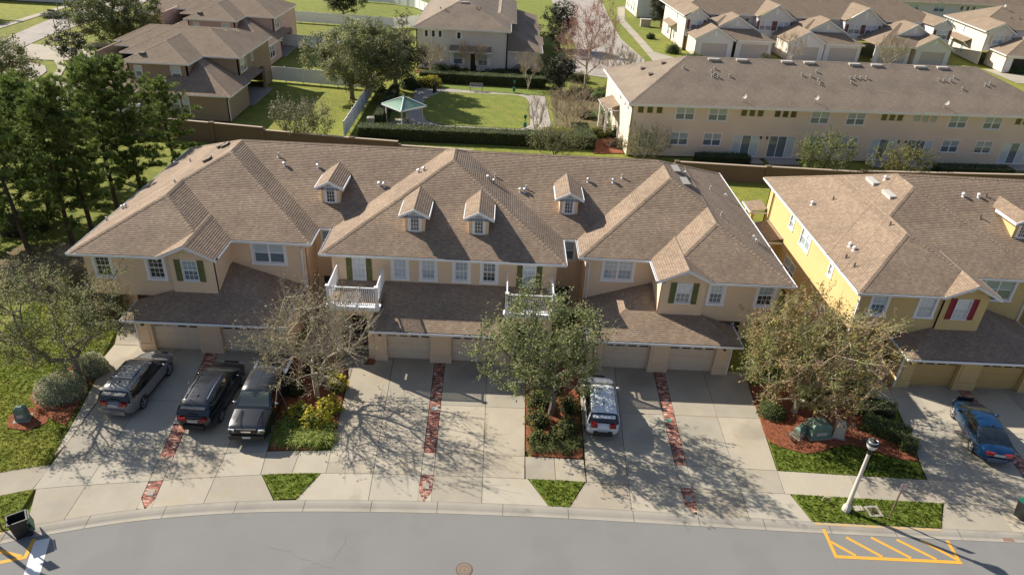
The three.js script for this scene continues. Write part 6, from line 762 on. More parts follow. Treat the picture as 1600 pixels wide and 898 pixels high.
tree('street_tree', 'small round tree standing before the white fence at the top', -30.6, -139, { ...BIGOAK, seed: 209, th: 2.1, cy: 4.6, ry: 2.4, rx: 4.3, rz: 3.4, tips: 130, tr: 0.2, cols: [[0.075, 0.10, 0.03], [0.11, 0.125, 0.045], [0.06, 0.08, 0.028]] });
tree('street_tree', 'little thin tree on the bright lawn left of the grey beige house', -18.7, -131, { seed: 210, th: 1.4, cy: 2.8, ry: 1.5, rx: 1.5, rz: 1.4, tips: 40, leaves: 12, size: 0.26, cols: [[0.08, 0.085, 0.035], [0.12, 0.11, 0.05]], tr: 0.09, clump: 0.4 });
tree('street_tree', 'dark tree against the cream end wall at the top centre right', 31.2, -153, { ...BIGOAK, seed: 211, th: 1.2, cy: 4.4, ry: 4.0, rx: 2.8, rz: 2.6, tips: 130, tr: 0.18, cols: [[0.065, 0.075, 0.03], [0.09, 0.095, 0.045]] });
tree('street_tree', 'dark tree at the top left, in front of the pale house', -93, -128, { ...BIGOAK, seed: 212, cy: 4.4, ry: 2.4, rx: 3.4, rz: 3, tips: 80 });
tree('maple_tree', 'tall bare maple flushed with red buds in the top centre', 11.0, -99.6, { seed: 213, th: 2.0, cy: 7.0, ry: 5.0, rx: 4.1, rz: 3.6, tips: 260, leaves: 20, size: 0.17, cols: [[0.46, 0.17, 0.15], [0.55, 0.27, 0.23], [0.40, 0.13, 0.11], [0.5, 0.36, 0.32]], tr: 0.17, bark: M.barkPale, twigs: 6, twigL: 0.9, twigUp: 0.8, twigLeaves: 1, twigR: 0.014, clump: 0.5, bow: 0, low: 0.8 });
const CRAPE = { stems: 4, th: 1.2, leaves: 0, size: 0.12, twigR: 0.013, tr: 0.09, bark: M.barkPale, twigs: 9, twigL: 0.8, twigUp: 0.9, twigLeaves: 1, bow: -0.02, cols: [[0.42, 0.30, 0.22], [0.36, 0.27, 0.18]], hollow: 0.3 };
tree('crape_myrtle', 'bare tan crape myrtle left of the grey beige house front door', -10.9, -103.4, { ...CRAPE, seed: 221, stems: 1, cy: 3.0, ry: 1.2, rx: 2.1, rz: 1.8, tips: 90 });
tree('crape_myrtle', 'bare crape myrtle in front of the far right end of the park hedge', 3.06, -98.4, { ...CRAPE, seed: 222, stems: 3, cy: 3.2, ry: 1.7, rx: 1.9, rz: 1.7, tips: 90 });
tree('crape_myrtle', 'wide bare crape myrtle right of the park path, beside the palms', 7.6, -81.2, { ...CRAPE, seed: 223, stems: 7, spread: 2.2, cy: 3.0, ry: 2.0, rx: 2.6, rz: 2.2, tips: 150, twigs: 10 });
tree('crape_myrtle', 'small bare crape myrtle on the near right corner of the park lawn', 3.6, -79.2, { ...CRAPE, seed: 224, stems: 4, cy: 2.6, ry: 1.5, rx: 1.3, rz: 1.2, tips: 50, twigs: 6 });
tree('crape_myrtle', 'bare crape myrtle by the door of the grey beige house, left of two', -6.4, -105.4, { ...CRAPE, seed: 225, stems: 3, cy: 2.9, ry: 1.3, rx: 0.9, rz: 0.8, tips: 40, cols: [[0.40, 0.20, 0.15]] });
tree('crape_myrtle', 'bare crape myrtle by the door of the grey beige house, right of two', -4.0, -105.3, { ...CRAPE, seed: 226, stems: 3, cy: 2.8, ry: 1.3, rx: 1.0, rz: 0.8, tips: 40, cols: [[0.40, 0.20, 0.15]] });
tree('crape_myrtle', 'bare pale bush-like tree behind the left end of the long tan row', 16.8, -108, { ...CRAPE, seed: 227, stems: 7, spread: 2.5, cy: 2.3, ry: 1.6, rx: 2.8, rz: 2.2, tips: 130, twigs: 10 });
tree('crape_myrtle', 'bare pinkish tree between the two garage blocks of the far white gabled row', 47.3, -122.5, { ...CRAPE, seed: 228, stems: 4, cy: 3.1, ry: 1.9, rx: 2.5, rz: 2, tips: 90 });
tree('crape_myrtle', 'bare olive tan tree with a small palm below it, right garage of the far row', 64, -122.5, { ...CRAPE, seed: 229, stems: 5, cy: 3.4, ry: 2.2, rx: 2.7, rz: 2, tips: 110, cols: [[0.32, 0.27, 0.10], [0.26, 0.22, 0.08]], leaves: 6 });
tree('crape_myrtle', 'red twigged tree beside the dark magnolia at the top centre', 9.6, -121.5, { ...CRAPE, seed: 230, stems: 3, cy: 2.4, ry: 1.3, rx: 1.7, rz: 1.4, tips: 50, cols: [[0.32, 0.09, 0.07]], leaves: 6 });
const SMALL = { th: 0.7, tr: 0.11, clump: 0.36, twigs: 3, twigL: 0.8, twigUp: 1.1, twigLeaves: 5, bow: 0, lw: 0.34, size: 0.2, minY: 0.4 };
tree('bushy_tree', 'silvery bushy young tree in front of the garden wall, left of the white fence', -20.7, -71.6, { ...SMALL, seed: 241, stems: 5, cy: 2.7, ry: 2.0, rx: 3.2, rz: 2.0, tips: 150, leaves: 16, cols: [[0.30, 0.29, 0.16], [0.37, 0.35, 0.22], [0.23, 0.23, 0.11], [0.17, 0.17, 0.08]] });
tree('bushy_tree', 'feathery olive green tree behind the garden wall at the near end of the hedge', 5.4, -71.4, { ...SMALL, seed: 242, stems: 5, cy: 1.9, ry: 1.5, rx: 3.2, rz: 1.7, tips: 130, leaves: 16, size: 0.16, cols: [[0.24, 0.255, 0.11], [0.31, 0.30, 0.14], [0.18, 0.2, 0.08]] });
tree('bushy_tree', 'feathery pale tree in front of the left corner of the long tan row', 14.6, -71.2, { ...SMALL, seed: 243, stems: 5, cy: 2.1, ry: 1.7, rx: 3.0, rz: 1.5, tips: 110, leaves: 12, size: 0.15, cols: [[0.24, 0.235, 0.10], [0.28, 0.26, 0.13], [0.18, 0.19, 0.07]] });
tree('bushy_tree', 'green small-leaved tree in front of the sliding doors of the long tan row', 32.8, -69.6, { ...SMALL, seed: 244, stems: 4, cy: 2.3, ry: 2.2, rx: 3.0, rz: 1.7, tips: 130, leaves: 18, cols: [[0.21, 0.25, 0.07], [0.30, 0.31, 0.105], [0.15, 0.19, 0.05]] });
tree('bushy_tree', 'yellow green small-leaved tree left of the long dark clipped hedge', 41.4, -69.8, { ...SMALL, seed: 245, stems: 4, cy: 1.9, ry: 1.7, rx: 3.3, rz: 1.6, tips: 120, leaves: 16, cols: [[0.24, 0.23, 0.05], [0.20, 0.21, 0.055], [0.28, 0.25, 0.08]] });
// clipped and loose shrubs: leaves over a dark core
function shrubInto(t, o) { const r = rng(o.seed), L = new Leaves(), box = o.box; const f = (dx, dy, dz) => 1 + (o.lump ?? 0.14) * (Math.sin(dx * 4 + o.seed) * Math.cos(dz * 5 + o.seed * 1.7) + 0.6 * Math.sin(dy * 7 + dx * 6 + o.seed)); const N = o.n;
  for (let i = 0; i < N; i++) { let x, y, z; if (box) { const s = r() * (box[0] * box[2] + (box[0] + box[2]) * box[1] * 2); const a = r() - 0.5, b = r() - 0.5, c = r(); if (s < box[0] * box[2]) { x = a * box[0]; z = b * box[2]; y = box[1]; } else if (r() < box[0] / (box[0] + box[2])) { x = a * box[0]; z = (r() < 0.5 ? -0.5 : 0.5) * box[2]; y = c * box[1]; } else { z = a * box[2]; x = (r() < 0.5 ? -0.5 : 0.5) * box[0]; y = c * box[1]; } const j = o.rough ?? 0.07; x += gauss(r) * j; y += gauss(r) * j + 0.03 * Math.sin(x * 2.3 + z); z += gauss(r) * j; } else { const a = r() * 6.2832, cy = Math.pow(r(), 0.8) * 1.12 - 0.12, s = Math.sqrt(Math.max(0, 1 - cy * cy)); const dx = Math.cos(a) * s, dz = Math.sin(a) * s, k = f(dx, cy, dz) * (1 - (o.deep ?? 0.25) * r() * r()); x = dx * o.rx * k; y = Math.max(0.03, cy * o.ry * k); z = dz * o.rz * k; }
    const cl = o.cols[Math.floor((0.5 + 0.5 * Math.sin(x * (o.freq ?? 3) + z * 2.1 + y * 3 + o.seed)) * o.cols.length * 0.999)]; L.leaf(x, y, z, o.size * (0.6 + 0.8 * r()), o.size * (o.lw ?? 0.34), r, r() < 0.3 ? pick(o.cols, r) : cl); }
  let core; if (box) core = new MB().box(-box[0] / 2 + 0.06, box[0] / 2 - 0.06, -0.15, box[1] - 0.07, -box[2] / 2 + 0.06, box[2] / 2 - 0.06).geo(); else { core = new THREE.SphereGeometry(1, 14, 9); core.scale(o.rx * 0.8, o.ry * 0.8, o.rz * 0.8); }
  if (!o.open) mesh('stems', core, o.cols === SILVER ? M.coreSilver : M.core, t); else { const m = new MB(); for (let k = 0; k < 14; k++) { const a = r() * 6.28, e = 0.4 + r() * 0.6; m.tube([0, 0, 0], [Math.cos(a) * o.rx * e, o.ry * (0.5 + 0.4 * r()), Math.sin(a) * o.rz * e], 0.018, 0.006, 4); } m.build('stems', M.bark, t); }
  mesh('foliage', L.geo(), M.leaf, t); return t; }
const shrub = (name, label, x, z, o, turn = 0, group, cat) => shrubInto(thing(name, label, cat || (name.includes('hedge') ? 'hedge' : 'bush'), [x, o.y ?? 0, z], turn, group), o);
const DK = [[0.057, 0.09, 0.026], [0.081, 0.122, 0.033], [0.106, 0.146, 0.043]], SILVER = [[0.468, 0.493, 0.307], [0.592, 0.603, 0.407], [0.37, 0.407, 0.235]], YEL = [[0.598, 0.52, 0.039], [0.52, 0.455, 0.039], [0.39, 0.39, 0.052], [0.676, 0.559, 0.065], [0.221, 0.26, 0.039]], HEDGE = [[0.11, 0.151, 0.036], [0.151, 0.203, 0.048], [0.203, 0.244, 0.061]];
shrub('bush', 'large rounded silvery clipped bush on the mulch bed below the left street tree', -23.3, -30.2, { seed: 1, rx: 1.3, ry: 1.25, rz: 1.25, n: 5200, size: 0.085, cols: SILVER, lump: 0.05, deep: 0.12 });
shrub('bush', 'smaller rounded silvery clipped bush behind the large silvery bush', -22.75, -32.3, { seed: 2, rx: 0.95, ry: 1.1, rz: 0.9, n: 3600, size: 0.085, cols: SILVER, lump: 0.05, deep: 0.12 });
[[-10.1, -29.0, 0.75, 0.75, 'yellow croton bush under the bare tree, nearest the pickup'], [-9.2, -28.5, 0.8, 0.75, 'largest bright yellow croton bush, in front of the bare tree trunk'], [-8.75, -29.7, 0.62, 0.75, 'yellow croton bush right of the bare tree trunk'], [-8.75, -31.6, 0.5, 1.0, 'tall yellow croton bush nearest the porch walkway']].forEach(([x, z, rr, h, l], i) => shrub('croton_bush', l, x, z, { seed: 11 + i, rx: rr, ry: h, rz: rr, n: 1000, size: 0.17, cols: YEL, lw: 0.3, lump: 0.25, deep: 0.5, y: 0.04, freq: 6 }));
[[-11.0, -31.2, 0.6, 0.7, 'dark low bush in the shade under the bare tree, beside the pickup cab'], [-10.3, -33.2, 0.7, 0.8, 'green bush behind the bare tree, close to the garage pillar'], [-9.6, -32.4, 0.6, 0.7, 'olive green bush between the bare tree and the porch']].forEach(([x, z, rr, h, l], i) => shrub('bush', l, x, z, { seed: 21 + i, rx: rr, ry: h, rz: rr, n: 800, size: 0.13, cols: [[0.07, 0.09, 0.025], [0.10, 0.12, 0.035], [0.15, 0.15, 0.04]], lump: 0.25, deep: 0.4, y: 0.04 }));
[[2.55, -31.0, 0.62, 0.8, 'leafy bush with yellowing tips left of the green tree trunk'], [2.5, -29.4, 0.6, 0.75, 'yellow green bush in front of and left of the green tree trunk'], [4.25, -30.6, 0.6, 0.8, 'ruddy green bush between the green tree and the white car'], [4.1, -28.9, 0.62, 0.75, 'dark green bush right of the green tree, near the rear of the white car'], [3.3, -32.4, 0.8, 0.9, 'dark bush behind the green tree, below the right balcony'], [2.5, -28.0, 0.45, 0.55, 'small pale green bush at the left front of the green tree bed'], [3.5, -28.2, 0.5, 0.5, 'low bush in the middle front of the green tree bed']].forEach(([x, z, rr, h, l], i) => shrub('bush', l, x, z, { seed: 31 + i, rx: rr, ry: h, rz: rr, n: 850, size: 0.14, cols: [[0.10, 0.13, 0.03], [0.16, 0.17, 0.04], [0.24, 0.20, 0.045], [0.075, 0.10, 0.028], i === 2 ? [0.26, 0.12, 0.04] : [0.2, 0.2, 0.05]], lump: 0.28, deep: 0.5, y: 0.04, freq: 5 }));
shrub('bush', 'rounded dark green clipped bush beside the walkway of the yellow row', 21.2, -33.4, { seed: 41, rx: 0.9, ry: 1.2, rz: 0.9, n: 2600, size: 0.085, cols: [[0.05, 0.10, 0.018], [0.07, 0.13, 0.024], [0.09, 0.16, 0.03]], lump: 0.05, deep: 0.12 });
shrub('hedge', 'dark clipped hedge curving along the driveway, farther of two', 21.5, -31.6, { seed: 42, box: [2.6, 0.75, 1.2], n: 3000, size: 0.085, cols: DK }, -0.5);
shrub('hedge', 'clipped hedge with a sunlit top along the driveway, nearer of two', 21.6, -29.7, { seed: 43, box: [2.3, 0.7, 1.1], n: 2800, size: 0.085, cols: HEDGE }, -0.55);
shrub('bush', 'small square clipped bush at the street end of the driveway hedge', 22.3, -28.5, { seed: 44, box: [0.8, 0.65, 0.8], n: 900, size: 0.08, cols: HEDGE }, -0.4);
shrub('bush', 'light green clipped bush at the left of the russet tree', 15.75, -31.0, { seed: 45, rx: 0.8, ry: 0.8, rz: 0.8, n: 1900, size: 0.085, cols: [[0.11, 0.15, 0.035], [0.15, 0.19, 0.05]], lump: 0.06, deep: 0.15 });
shrub('bush', 'deep green bush under the russet tree branches', 18.8, -32.6, { seed: 46, rx: 1.1, ry: 0.9, rz: 0.9, n: 1600, size: 0.1, cols: DK });
shrub('bush', 'scrawny reddish shrub on the mulch left of the small green cabinet', 16.2, -28.7, { seed: 47, rx: 0.5, ry: 0.7, rz: 0.5, n: 130, size: 0.11, cols: [[0.30, 0.15, 0.12], [0.2, 0.13, 0.08]], open: 1, y: 0.04 });
shrub('bush', 'scrawny reddish shrub on the mulch behind the street lamp', 20.1, -28.9, { seed: 48, rx: 0.45, ry: 0.5, rz: 0.45, n: 110, size: 0.1, cols: [[0.32, 0.16, 0.12], [0.2, 0.13, 0.08]], open: 1, y: 0.04 });
for (const [x, z, h, l] of [[23.95, -36.6, 1.7, 'slim palm-like plant in the small mulch bed beside the yellow garage'], [23.95, -35.2, 1.1, 'shorter palm-like plant at the front of the small bed beside the yellow garage']]) { const t = thing('pygmy_palm', l, 'palm', [x, 0, z]); frond(t, h, 14, 0.75, x * 7 + 3); }
function frond(t, h, n, len, seed, cols = [[0.13, 0.16, 0.045], [0.17, 0.19, 0.06], [0.10, 0.125, 0.035]], tr = 0.05) { const r = rng(Math.round(seed)), L = new Leaves(), bk = new MB(); bk.tube([0, -0.1, 0], [0.05, h, 0], tr * 1.2, tr, 7); for (let i = 0; i < n; i++) { const a = i / n * 6.28 + r(), e = 0.15 + 0.9 * r(), l = len * (0.8 + 0.4 * r()), c = pick(cols, r), P = (s) => [0.05 + Math.cos(a) * Math.cos(e) * l * s, h + Math.sin(e) * l * s - 0.55 * l * s * s, Math.sin(a) * Math.cos(e) * l * s]; for (let k = 0; k < 12; k++) { const s = 0.12 + 0.88 * k / 12, p = P(s), q = P(s + 0.06), d = [q[0] - p[0], q[1] - p[1], q[2] - p[2]], w = len * 0.36 * (1 - 0.5 * s) * Math.min(1, s * 3); for (const sd of [-1, 1]) L.quad(p[0], p[1], p[2], -Math.sin(a) * w * sd + d[0] * 3, -0.12 * w + d[1] * 2, Math.cos(a) * w * sd + d[2] * 3, d[0] * 0.35, d[1] * 0.35, d[2] * 0.35, c, r); if (k % 2 === 0) bk.tube(p, P(s + 0.15 > 1 ? 1 : s + 0.15), 0.012, 0.008, 3); } } bk.build('trunk', M.bark, t); mesh('crown', L.geo(), M.leaf, t); return t; }
[[12.6, -93.5, 1.3, 1.6, 'bright green palm beside the end wall of the long tan row, farther of two'], [11.9, -84.3, 1.2, 1.5, 'bright green palm beside the end wall porch, nearer of two'], [13.2, -82.6, 0.4, 1.2, 'low green palm at the foot of the end wall porch']].forEach(([x, z, h, l, s], i) => frond(thing('palm_tree', s, 'palm', [x, 0, z]), h, 26, l, 51 + i, [[0.13, 0.22, 0.04], [0.18, 0.27, 0.06], [0.10, 0.16, 0.03]], 0.13));
[[5.3, -100.5, 0.6, 1.3, 'bright palm at the right end of the far park hedge'], [63.5, -116.8, 1.6, 1.6, 'small grey green palm rising behind the ridge of the long tan row'], [41.3, -116.5, 2.2, 1.9, 'dark palm top rising behind the ridge, in front of the far garages'], [91.5, -125.5, 1.0, 1.9, 'bushy palm in front of the cream end townhouse'], [61, -118, 0.7, 1.1, 'bright green low palm left of the small grey green palm']].forEach(([x, z, h, l, s], i) => frond(thing('palm_tree', s, 'palm', [x, 0, z]), h, 24, l, 61 + i, i === 2 ? [[0.07, 0.075, 0.03], [0.1, 0.1, 0.045]] : i === 4 ? [[0.16, 0.3, 0.03]] : undefined, 0.12));
// park hedges
shrub('hedge', 'long dark clipped hedge along the near edge of the park', -3.6, -75.5, { seed: 71, box: [24.4, 1.25, 1.7], n: 12000, size: 0.13, cols: HEDGE, rough: 0.09 }, 0.02);
shrub('hedge', 'clipped hedge closing the near right corner of the park', 8.9, -77.4, { seed: 72, box: [1.8, 1.3, 5.4], n: 3200, size: 0.13, cols: HEDGE, rough: 0.09 }, 0.12);
shrub('hedge', 'dark clipped hedge running back beside the air conditioner and the park shelter', -14.2, -85.2, { seed: 73, box: [1.0, 1.5, 13.5], n: 5000, size: 0.14, cols: DK, rough: 0.09 });
shrub('hedge', 'long clipped hedge along the far edge of the park, below the grey beige house', -3.3, -100.4, { seed: 74, box: [17.6, 1.25, 1.6], n: 8000, size: 0.14, cols: HEDGE, rough: 0.09 });
shrub('bush', 'yellow flowering bush at the far left corner of the park', -10.6, -97.6, { seed: 75, rx: 1.9, ry: 1.3, rz: 1.1, n: 1500, size: 0.2, cols: YEL });
shrub('bush', 'dark green bush below the dark oak, beside the yellow flowering bush', -13, -96.6, { seed: 76, rx: 1.5, ry: 1.5, rz: 1.4, n: 1400, size: 0.2, cols: DK });
[[-9.8, -105.9, 1.4, 1.0, [[0.17, 0.20, 0.03], [0.13, 0.16, 0.03]], 'yellow green bush under the left front window of the grey beige house'], [-7.6, -105.6, 0.9, 1.1, DK, 'round dark bush left of the grey beige house front door'], [-6.0, -105.2, 0.8, 0.8, HEDGE, 'small olive bush just left of the grey beige house front door'], [-0.5, -106.2, 2.6, 0.7, DK, 'long dark shrubs along the right front of the grey beige house'], [2.6, -107, 2.4, 1.0, DK, 'dark shrubs at the corner of the grey beige house garage wing'], [8.0, -114, 2.2, 1.6, [[0.05, 0.07, 0.03], [0.08, 0.09, 0.04]], 'dark loose shrubs right of the grey beige house garages'], [6.4, -106.5, 1.4, 1.5, HEDGE, 'leafy shrubs behind the far right corner of the park'], [10.5, -104.6, 1.6, 1.2, [[0.24, 0.22, 0.06], [0.16, 0.16, 0.05]], 'yellowing shrub below the red budded maple'], [10.6, -96.6, 2.4, 1.1, [[0.13, 0.13, 0.045], [0.19, 0.17, 0.06]], 'olive shrubs around the foot of the red budded maple'], [14.2, -97.5, 1.7, 1.3, [[0.16, 0.155, 0.055], [0.22, 0.2, 0.07]], 'olive shrub against the end wall of the long tan row'], [10.2, -86.6, 1.3, 0.9, [[0.2, 0.17, 0.075], [0.12, 0.12, 0.04]], 'dry shrub between the crape myrtle and the nearer palm'], [11.0, -79.6, 1.2, 0.8, [[0.30, 0.28, 0.03], [0.2, 0.22, 0.03]], 'bright yellow green low shrub near the end wall porch'], [13.3, -79.6, 1.3, 1.2, HEDGE, 'round green shrub at the front of the end wall porch'], [12.9, -76.2, 1.5, 0.8, [[0.2, 0.09, 0.06], [0.13, 0.1, 0.05]], 'reddish shrub at the near left corner of the long tan row'], [6.2, -79.4, 2.2, 0.5, [[0.42, 0.38, 0.03], [0.3, 0.3, 0.04]], 'low yellow groundcover shrub at the near end of the park path'], [28.9, -128, 1.4, 1.6, HEDGE, 'round green shrub beside the white end wall of the far gabled row'], [31.6, -122.8, 2.4, 1.1, HEDGE, 'green shrubs at the near corner of the far gabled row'], [27, -140, 0.9, 0.9, DK, 'dark shrubs below the tree at the cream end wall'], [88.5, -126.5, 2.2, 1.6, [[0.12, 0.18, 0.04], [0.08, 0.12, 0.03]], 'bright green shrubs at the foot of the cream end townhouse'], [94.5, -121, 1.4, 2.4, [[0.15, 0.22, 0.05], [0.12, 0.18, 0.04]], 'conical green conifer beside the open dark garage'], [8.6, -118, 1.5, 0.8, [[0.24, 0.22, 0.05], [0.16, 0.16, 0.05]], 'yellow green shrub beside the road, below the red twigged tree'], [-60.5, -109.5, 2.6, 0.8, [[0.16, 0.13, 0.06], [0.1, 0.1, 0.04]], 'dry shrubs along the drive under the pale top left oak'], [-79, -131, 3, 0.9, [[0.22, 0.2, 0.13], [0.14, 0.14, 0.07]], 'flowering shrubs beside the far pavement at the top left']].forEach(([x, z, rr, h, cols, l], i) => shrub('bush', l, x, z, { seed: 81 + i, rx: rr, ry: h, rz: rr * 0.75, n: Math.round(520 * rr + 300), size: 0.2, cols, lump: 0.22, deep: 0.35 }));
[[23.3, -72.0, 3.0, 'dark clipped hedge block beneath the left windows of the long tan row', 0.07], [50.5, -72.3, 4.4, 'long dark clipped hedge block beneath the right windows of the long tan row', 0.05]].forEach(([x, z, w, l, t], i) => shrub('hedge', l, x, z, { seed: 121 + i, box: [w * 1.9, 1.0, 1.6], n: 3400, size: 0.12, cols: DK }, t));
// scrub between the pines and the left street tree
[[-31.4, -41.4, 1.6, 1.5, 0], [-29.4, -42.6, 1.5, 1.7, 0], [-27.3, -41.2, 1.4, 1.3, 1], [-25.6, -39.4, 1.3, 1.4, 1], [-24.3, -38.0, 1.1, 1.3, 1], [-33.6, -40.6, 1.3, 1.1, 0], [-26.6, -43.4, 1.0, 1.2, 0]].forEach(([x, z, rr, h, k], i) => tree('scrub_bush', ['tangled greyish scrub bush below the leaning pine, leftmost but one', 'tall twiggy scrub bush in the gap before the pine pair', 'twiggy scrub bush left of the peach row corner', 'leafy scrub bush under the left corner window', 'leafy scrub bush closest to the left garage roof', 'low grey scrub bush at the left end of the tangled scrub', 'small twiggy scrub bush hard against the peach row corner'][i], x, z, { seed: 300 + i, stems: 6, spread: 2, th: 0.5, cy: h * 0.6, ry: h * 0.55, rx: rr, rz: rr, tips: 60, leaves: k ? 14 : 3, size: 0.12, cols: k ? [[0.16, 0.17, 0.05], [0.22, 0.19, 0.07]] : [[0.26, 0.20, 0.17], [0.2, 0.17, 0.12], [0.15, 0.15, 0.06]], tr: 0.04, bark: k ? M.bark : M.barkPale, twigs: 7, twigL: 0.6, twigUp: 0.5, twigLeaves: 2, clump: 0.25, bow: 0, minY: 0.15, twigR: 0.009 }, undefined, 'bush'));
[[-36.8, -49.6, 2.2, 1.6, 0], [-39, -46, 2.0, 1.3, 1], [-40.5, -42.4, 1.8, 1.2, 2]].forEach(([x, z, rr, h, i]) => shrub('bush', ['dark undergrowth bush among the left pines', 'dark undergrowth bush at the left edge below the low pine', 'dark low bush at the left edge beside the lawn'][i], x, z, { seed: 140 + i, rx: rr, ry: h, rz: rr * 0.8, n: 1500, size: 0.16, cols: [[0.06, 0.075, 0.025], [0.09, 0.10, 0.035]], lump: 0.3, deep: 0.4 }));
// strap-leaved clumps in the beds
function clump(label, x, z, s, seed, cols, group) { const t = thing('strap_leaf_plant', label, 'plant', [x, 0.03, z], 0, group), r = rng(seed), L = new Leaves(); for (let i = 0; i < 120; i++) { const a = r() * 6.28, e = 0.5 + r() * 0.9, l = s * (0.7 + 0.5 * r()), c = pick(cols, r), w = 0.016, ox = gauss(r) * 0.1, oz = gauss(r) * 0.1; let p = [ox, 0, oz]; for (let k = 0; k < 3; k++) { const ee = e - k * 0.55, d = [Math.cos(a) * Math.cos(ee) * l / 3, Math.sin(ee) * l / 3, Math.sin(a) * Math.cos(ee) * l / 3]; L.quad(p[0], p[1], p[2], d[0] * 1.15, d[1] * 1.15, d[2] * 1.15, -Math.sin(a) * w, 0, Math.cos(a) * w, c, r); p = [p[0] + d[0], Math.max(0.02, p[1] + d[1]), p[2] + d[2]]; } } mesh('foliage', L.geo(), M.leaf, t); return t; }
const LIR = [[0.245, 0.35, 0.052], [0.35, 0.437, 0.07], [0.525, 0.525, 0.105], [0.175, 0.263, 0.043], [0.63, 0.613, 0.245]];
{ const r = rng(400); const spots = []; for (let i = 0; i < 24; i++) spots.push([lerp(-10.75, -8.35, (i % 8) / 7) + 0.15 * (r() - 0.5), -27.15 - 0.55 * Math.floor(i / 8) + 0.2 * (r() - 0.5)]); for (const [x, z] of spots) clump('strap-leaved green and yellow clump in the bed front beside the black pickup', x, z, 0.55 + 0.15 * r(), 500 + Math.floor(r() * 1e4), LIR, 'strap-leaved clumps along the front of the pickup-side bed');
  for (const [x, z] of [[4.25, -27.5], [4.5, -28.0], [3.8, -27.3], [2.35, -27.3], [3.0, -27.35]]) clump('strap-leaved green clump in the front of the green tree bed', x, z, 0.6, 600 + Math.floor(r() * 1e4), [[0.10, 0.14, 0.03], [0.15, 0.18, 0.05], [0.22, 0.22, 0.08]], 'strap-leaved clumps in front of the green tree'); }
{ // grass blades on the nearer lawns
  const g = new THREE.BufferGeometry(), P = [], N = [], r = rng(9); for (let k = 0; k < 5; k++) { const a = r() * 6.28, l = 0.028 + 0.024 * r(), x = 0.05 * (r() - 0.5), z = 0.05 * (r() - 0.5), w = 0.0065, t = 0.02 + 0.03 * r(); P.push(x - Math.sin(a) * w, 0, z + Math.cos(a) * w, x + Math.sin(a) * w, 0, z - Math.cos(a) * w, x + Math.cos(a) * t, l, z + Math.sin(a) * t); for (let q = 0; q < 3; q++) N.push(0, 1, 0); } g.setAttribute('position', new THREE.Float32BufferAttribute(P, 3)); g.setAttribute('normal', new THREE.Float32BufferAttribute(N, 3)); g.setAttribute('uv', new THREE.Float32BufferAttribute(new Array(P.length / 3 * 2).fill(0), 2));
  const spots = []; for (const [P2, y] of lawns) { let x0 = 1e9, x1 = -1e9, z0 = 1e9, z1 = -1e9; for (const p of P2) { x0 = Math.min(x0, p[0]); x1 = Math.max(x1, p[0]); z0 = Math.min(z0, p[1]); z1 = Math.max(z1, p[1]); } x0 = Math.max(x0, -30); x1 = Math.min(x1, 30); const n = (x1 - x0) * (z1 - z0) * 240; const inP = (x, z) => { let c = false; for (let i = 0, j = P2.length - 1; i < P2.length; j = i++) if ((P2[i][1] > z) !== (P2[j][1] > z) && x < (P2[j][0] - P2[i][0]) * (z - P2[i][1]) / (P2[j][1] - P2[i][1]) + P2[i][0]) c = !c; return c; }; for (let i = 0; i < n; i++) { const x = lerp(x0, x1, r()), z = lerp(z0, z1, r()); if (inP(x, z)) spots.push([x, y, z]); } }
  const im = new THREE.InstancedMesh(g, phys({ color: C3(1, 1, 1), roughness: 0.9, transmission: 0.5, thickness: 0, specularIntensity: 0.2 }), spots.length), m = new THREE.Matrix4(), q = new THREE.Quaternion(), s = new THREE.Vector3(), f = fbm(77, 3, 4), Y = new THREE.Vector3(0, 1, 0); spots.forEach(([x, y, z], i) => { const k = 0.7 + 0.9 * r(); m.compose(new THREE.Vector3(x, y, z), q.setFromAxisAngle(Y, r() * 6.28), s.set(1.4, k, 1.4)); im.setMatrixAt(i, m); const t = f(x / 30 + 0.5, z / 30 + 0.9), d = x < -20 ? 0.8 : 0.15, u = clamp((t - 0.4) * 2.5, 0, 1) * d; const c = mix3([0.30, 0.40, 0.05], [0.58, 0.53, 0.13], u), kk = 0.88 + 0.24 * r(); im.setColorAt(i, C3(c[0] * kk, c[1] * kk, c[2] * kk)); }); im.name = 'grass'; im.userData.kind = 'stuff'; im.castShadow = im.receiveShadow = true; tag(im, 'green grass blades on the lawns beside the pavement'); scene.add(im); }

// ---------- vehicles ----------
const paint = (r, g, b, o = {}) => phys({ color: C3(r, g, b), roughness: 0.32, metalness: 0.25, clearcoat: 1, clearcoatRoughness: 0.04, ...o });
const V = { glass: phys({ color: C3(0.012, 0.016, 0.018), roughness: 0.04, clearcoat: 1, clearcoatRoughness: 0.02 }), shield: phys({ color: C3(0.06, 0.075, 0.062), roughness: 0.05, clearcoat: 1, clearcoatRoughness: 0.02 }), trim: std({ color: C3(0.02, 0.02, 0.021), roughness: 0.6 }), rim: std({ color: C3(0.5, 0.5, 0.5), roughness: 0.3, metalness: 0.8 }), red: phys({ color: C3(0.32, 0.008, 0.01), roughness: 0.15, clearcoat: 1 }), lamp: phys({ color: C3(0.62, 0.62, 0.6), roughness: 0.12, clearcoat: 1 }), plate: std({ color: C3(0.5, 0.52, 0.52), roughness: 0.5 }), chrome: std({ color: C3(0.7, 0.7, 0.7), roughness: 0.15, metalness: 1 }) };
const samp = (T, z) => { if (z <= T[0][0]) return T[0].slice(1); for (let i = 0; i < T.length - 1; i++) if (z <= T[i + 1][0]) { const t = (z - T[i][0]) / (T[i + 1][0] - T[i][0]), s = t * t * (3 - 2 * t), u = lerp(t, s, 0.45); return T[i].slice(1).map((v, k) => lerp(v, T[i + 1][k + 1], u)); } return T[T.length - 1].slice(1); };
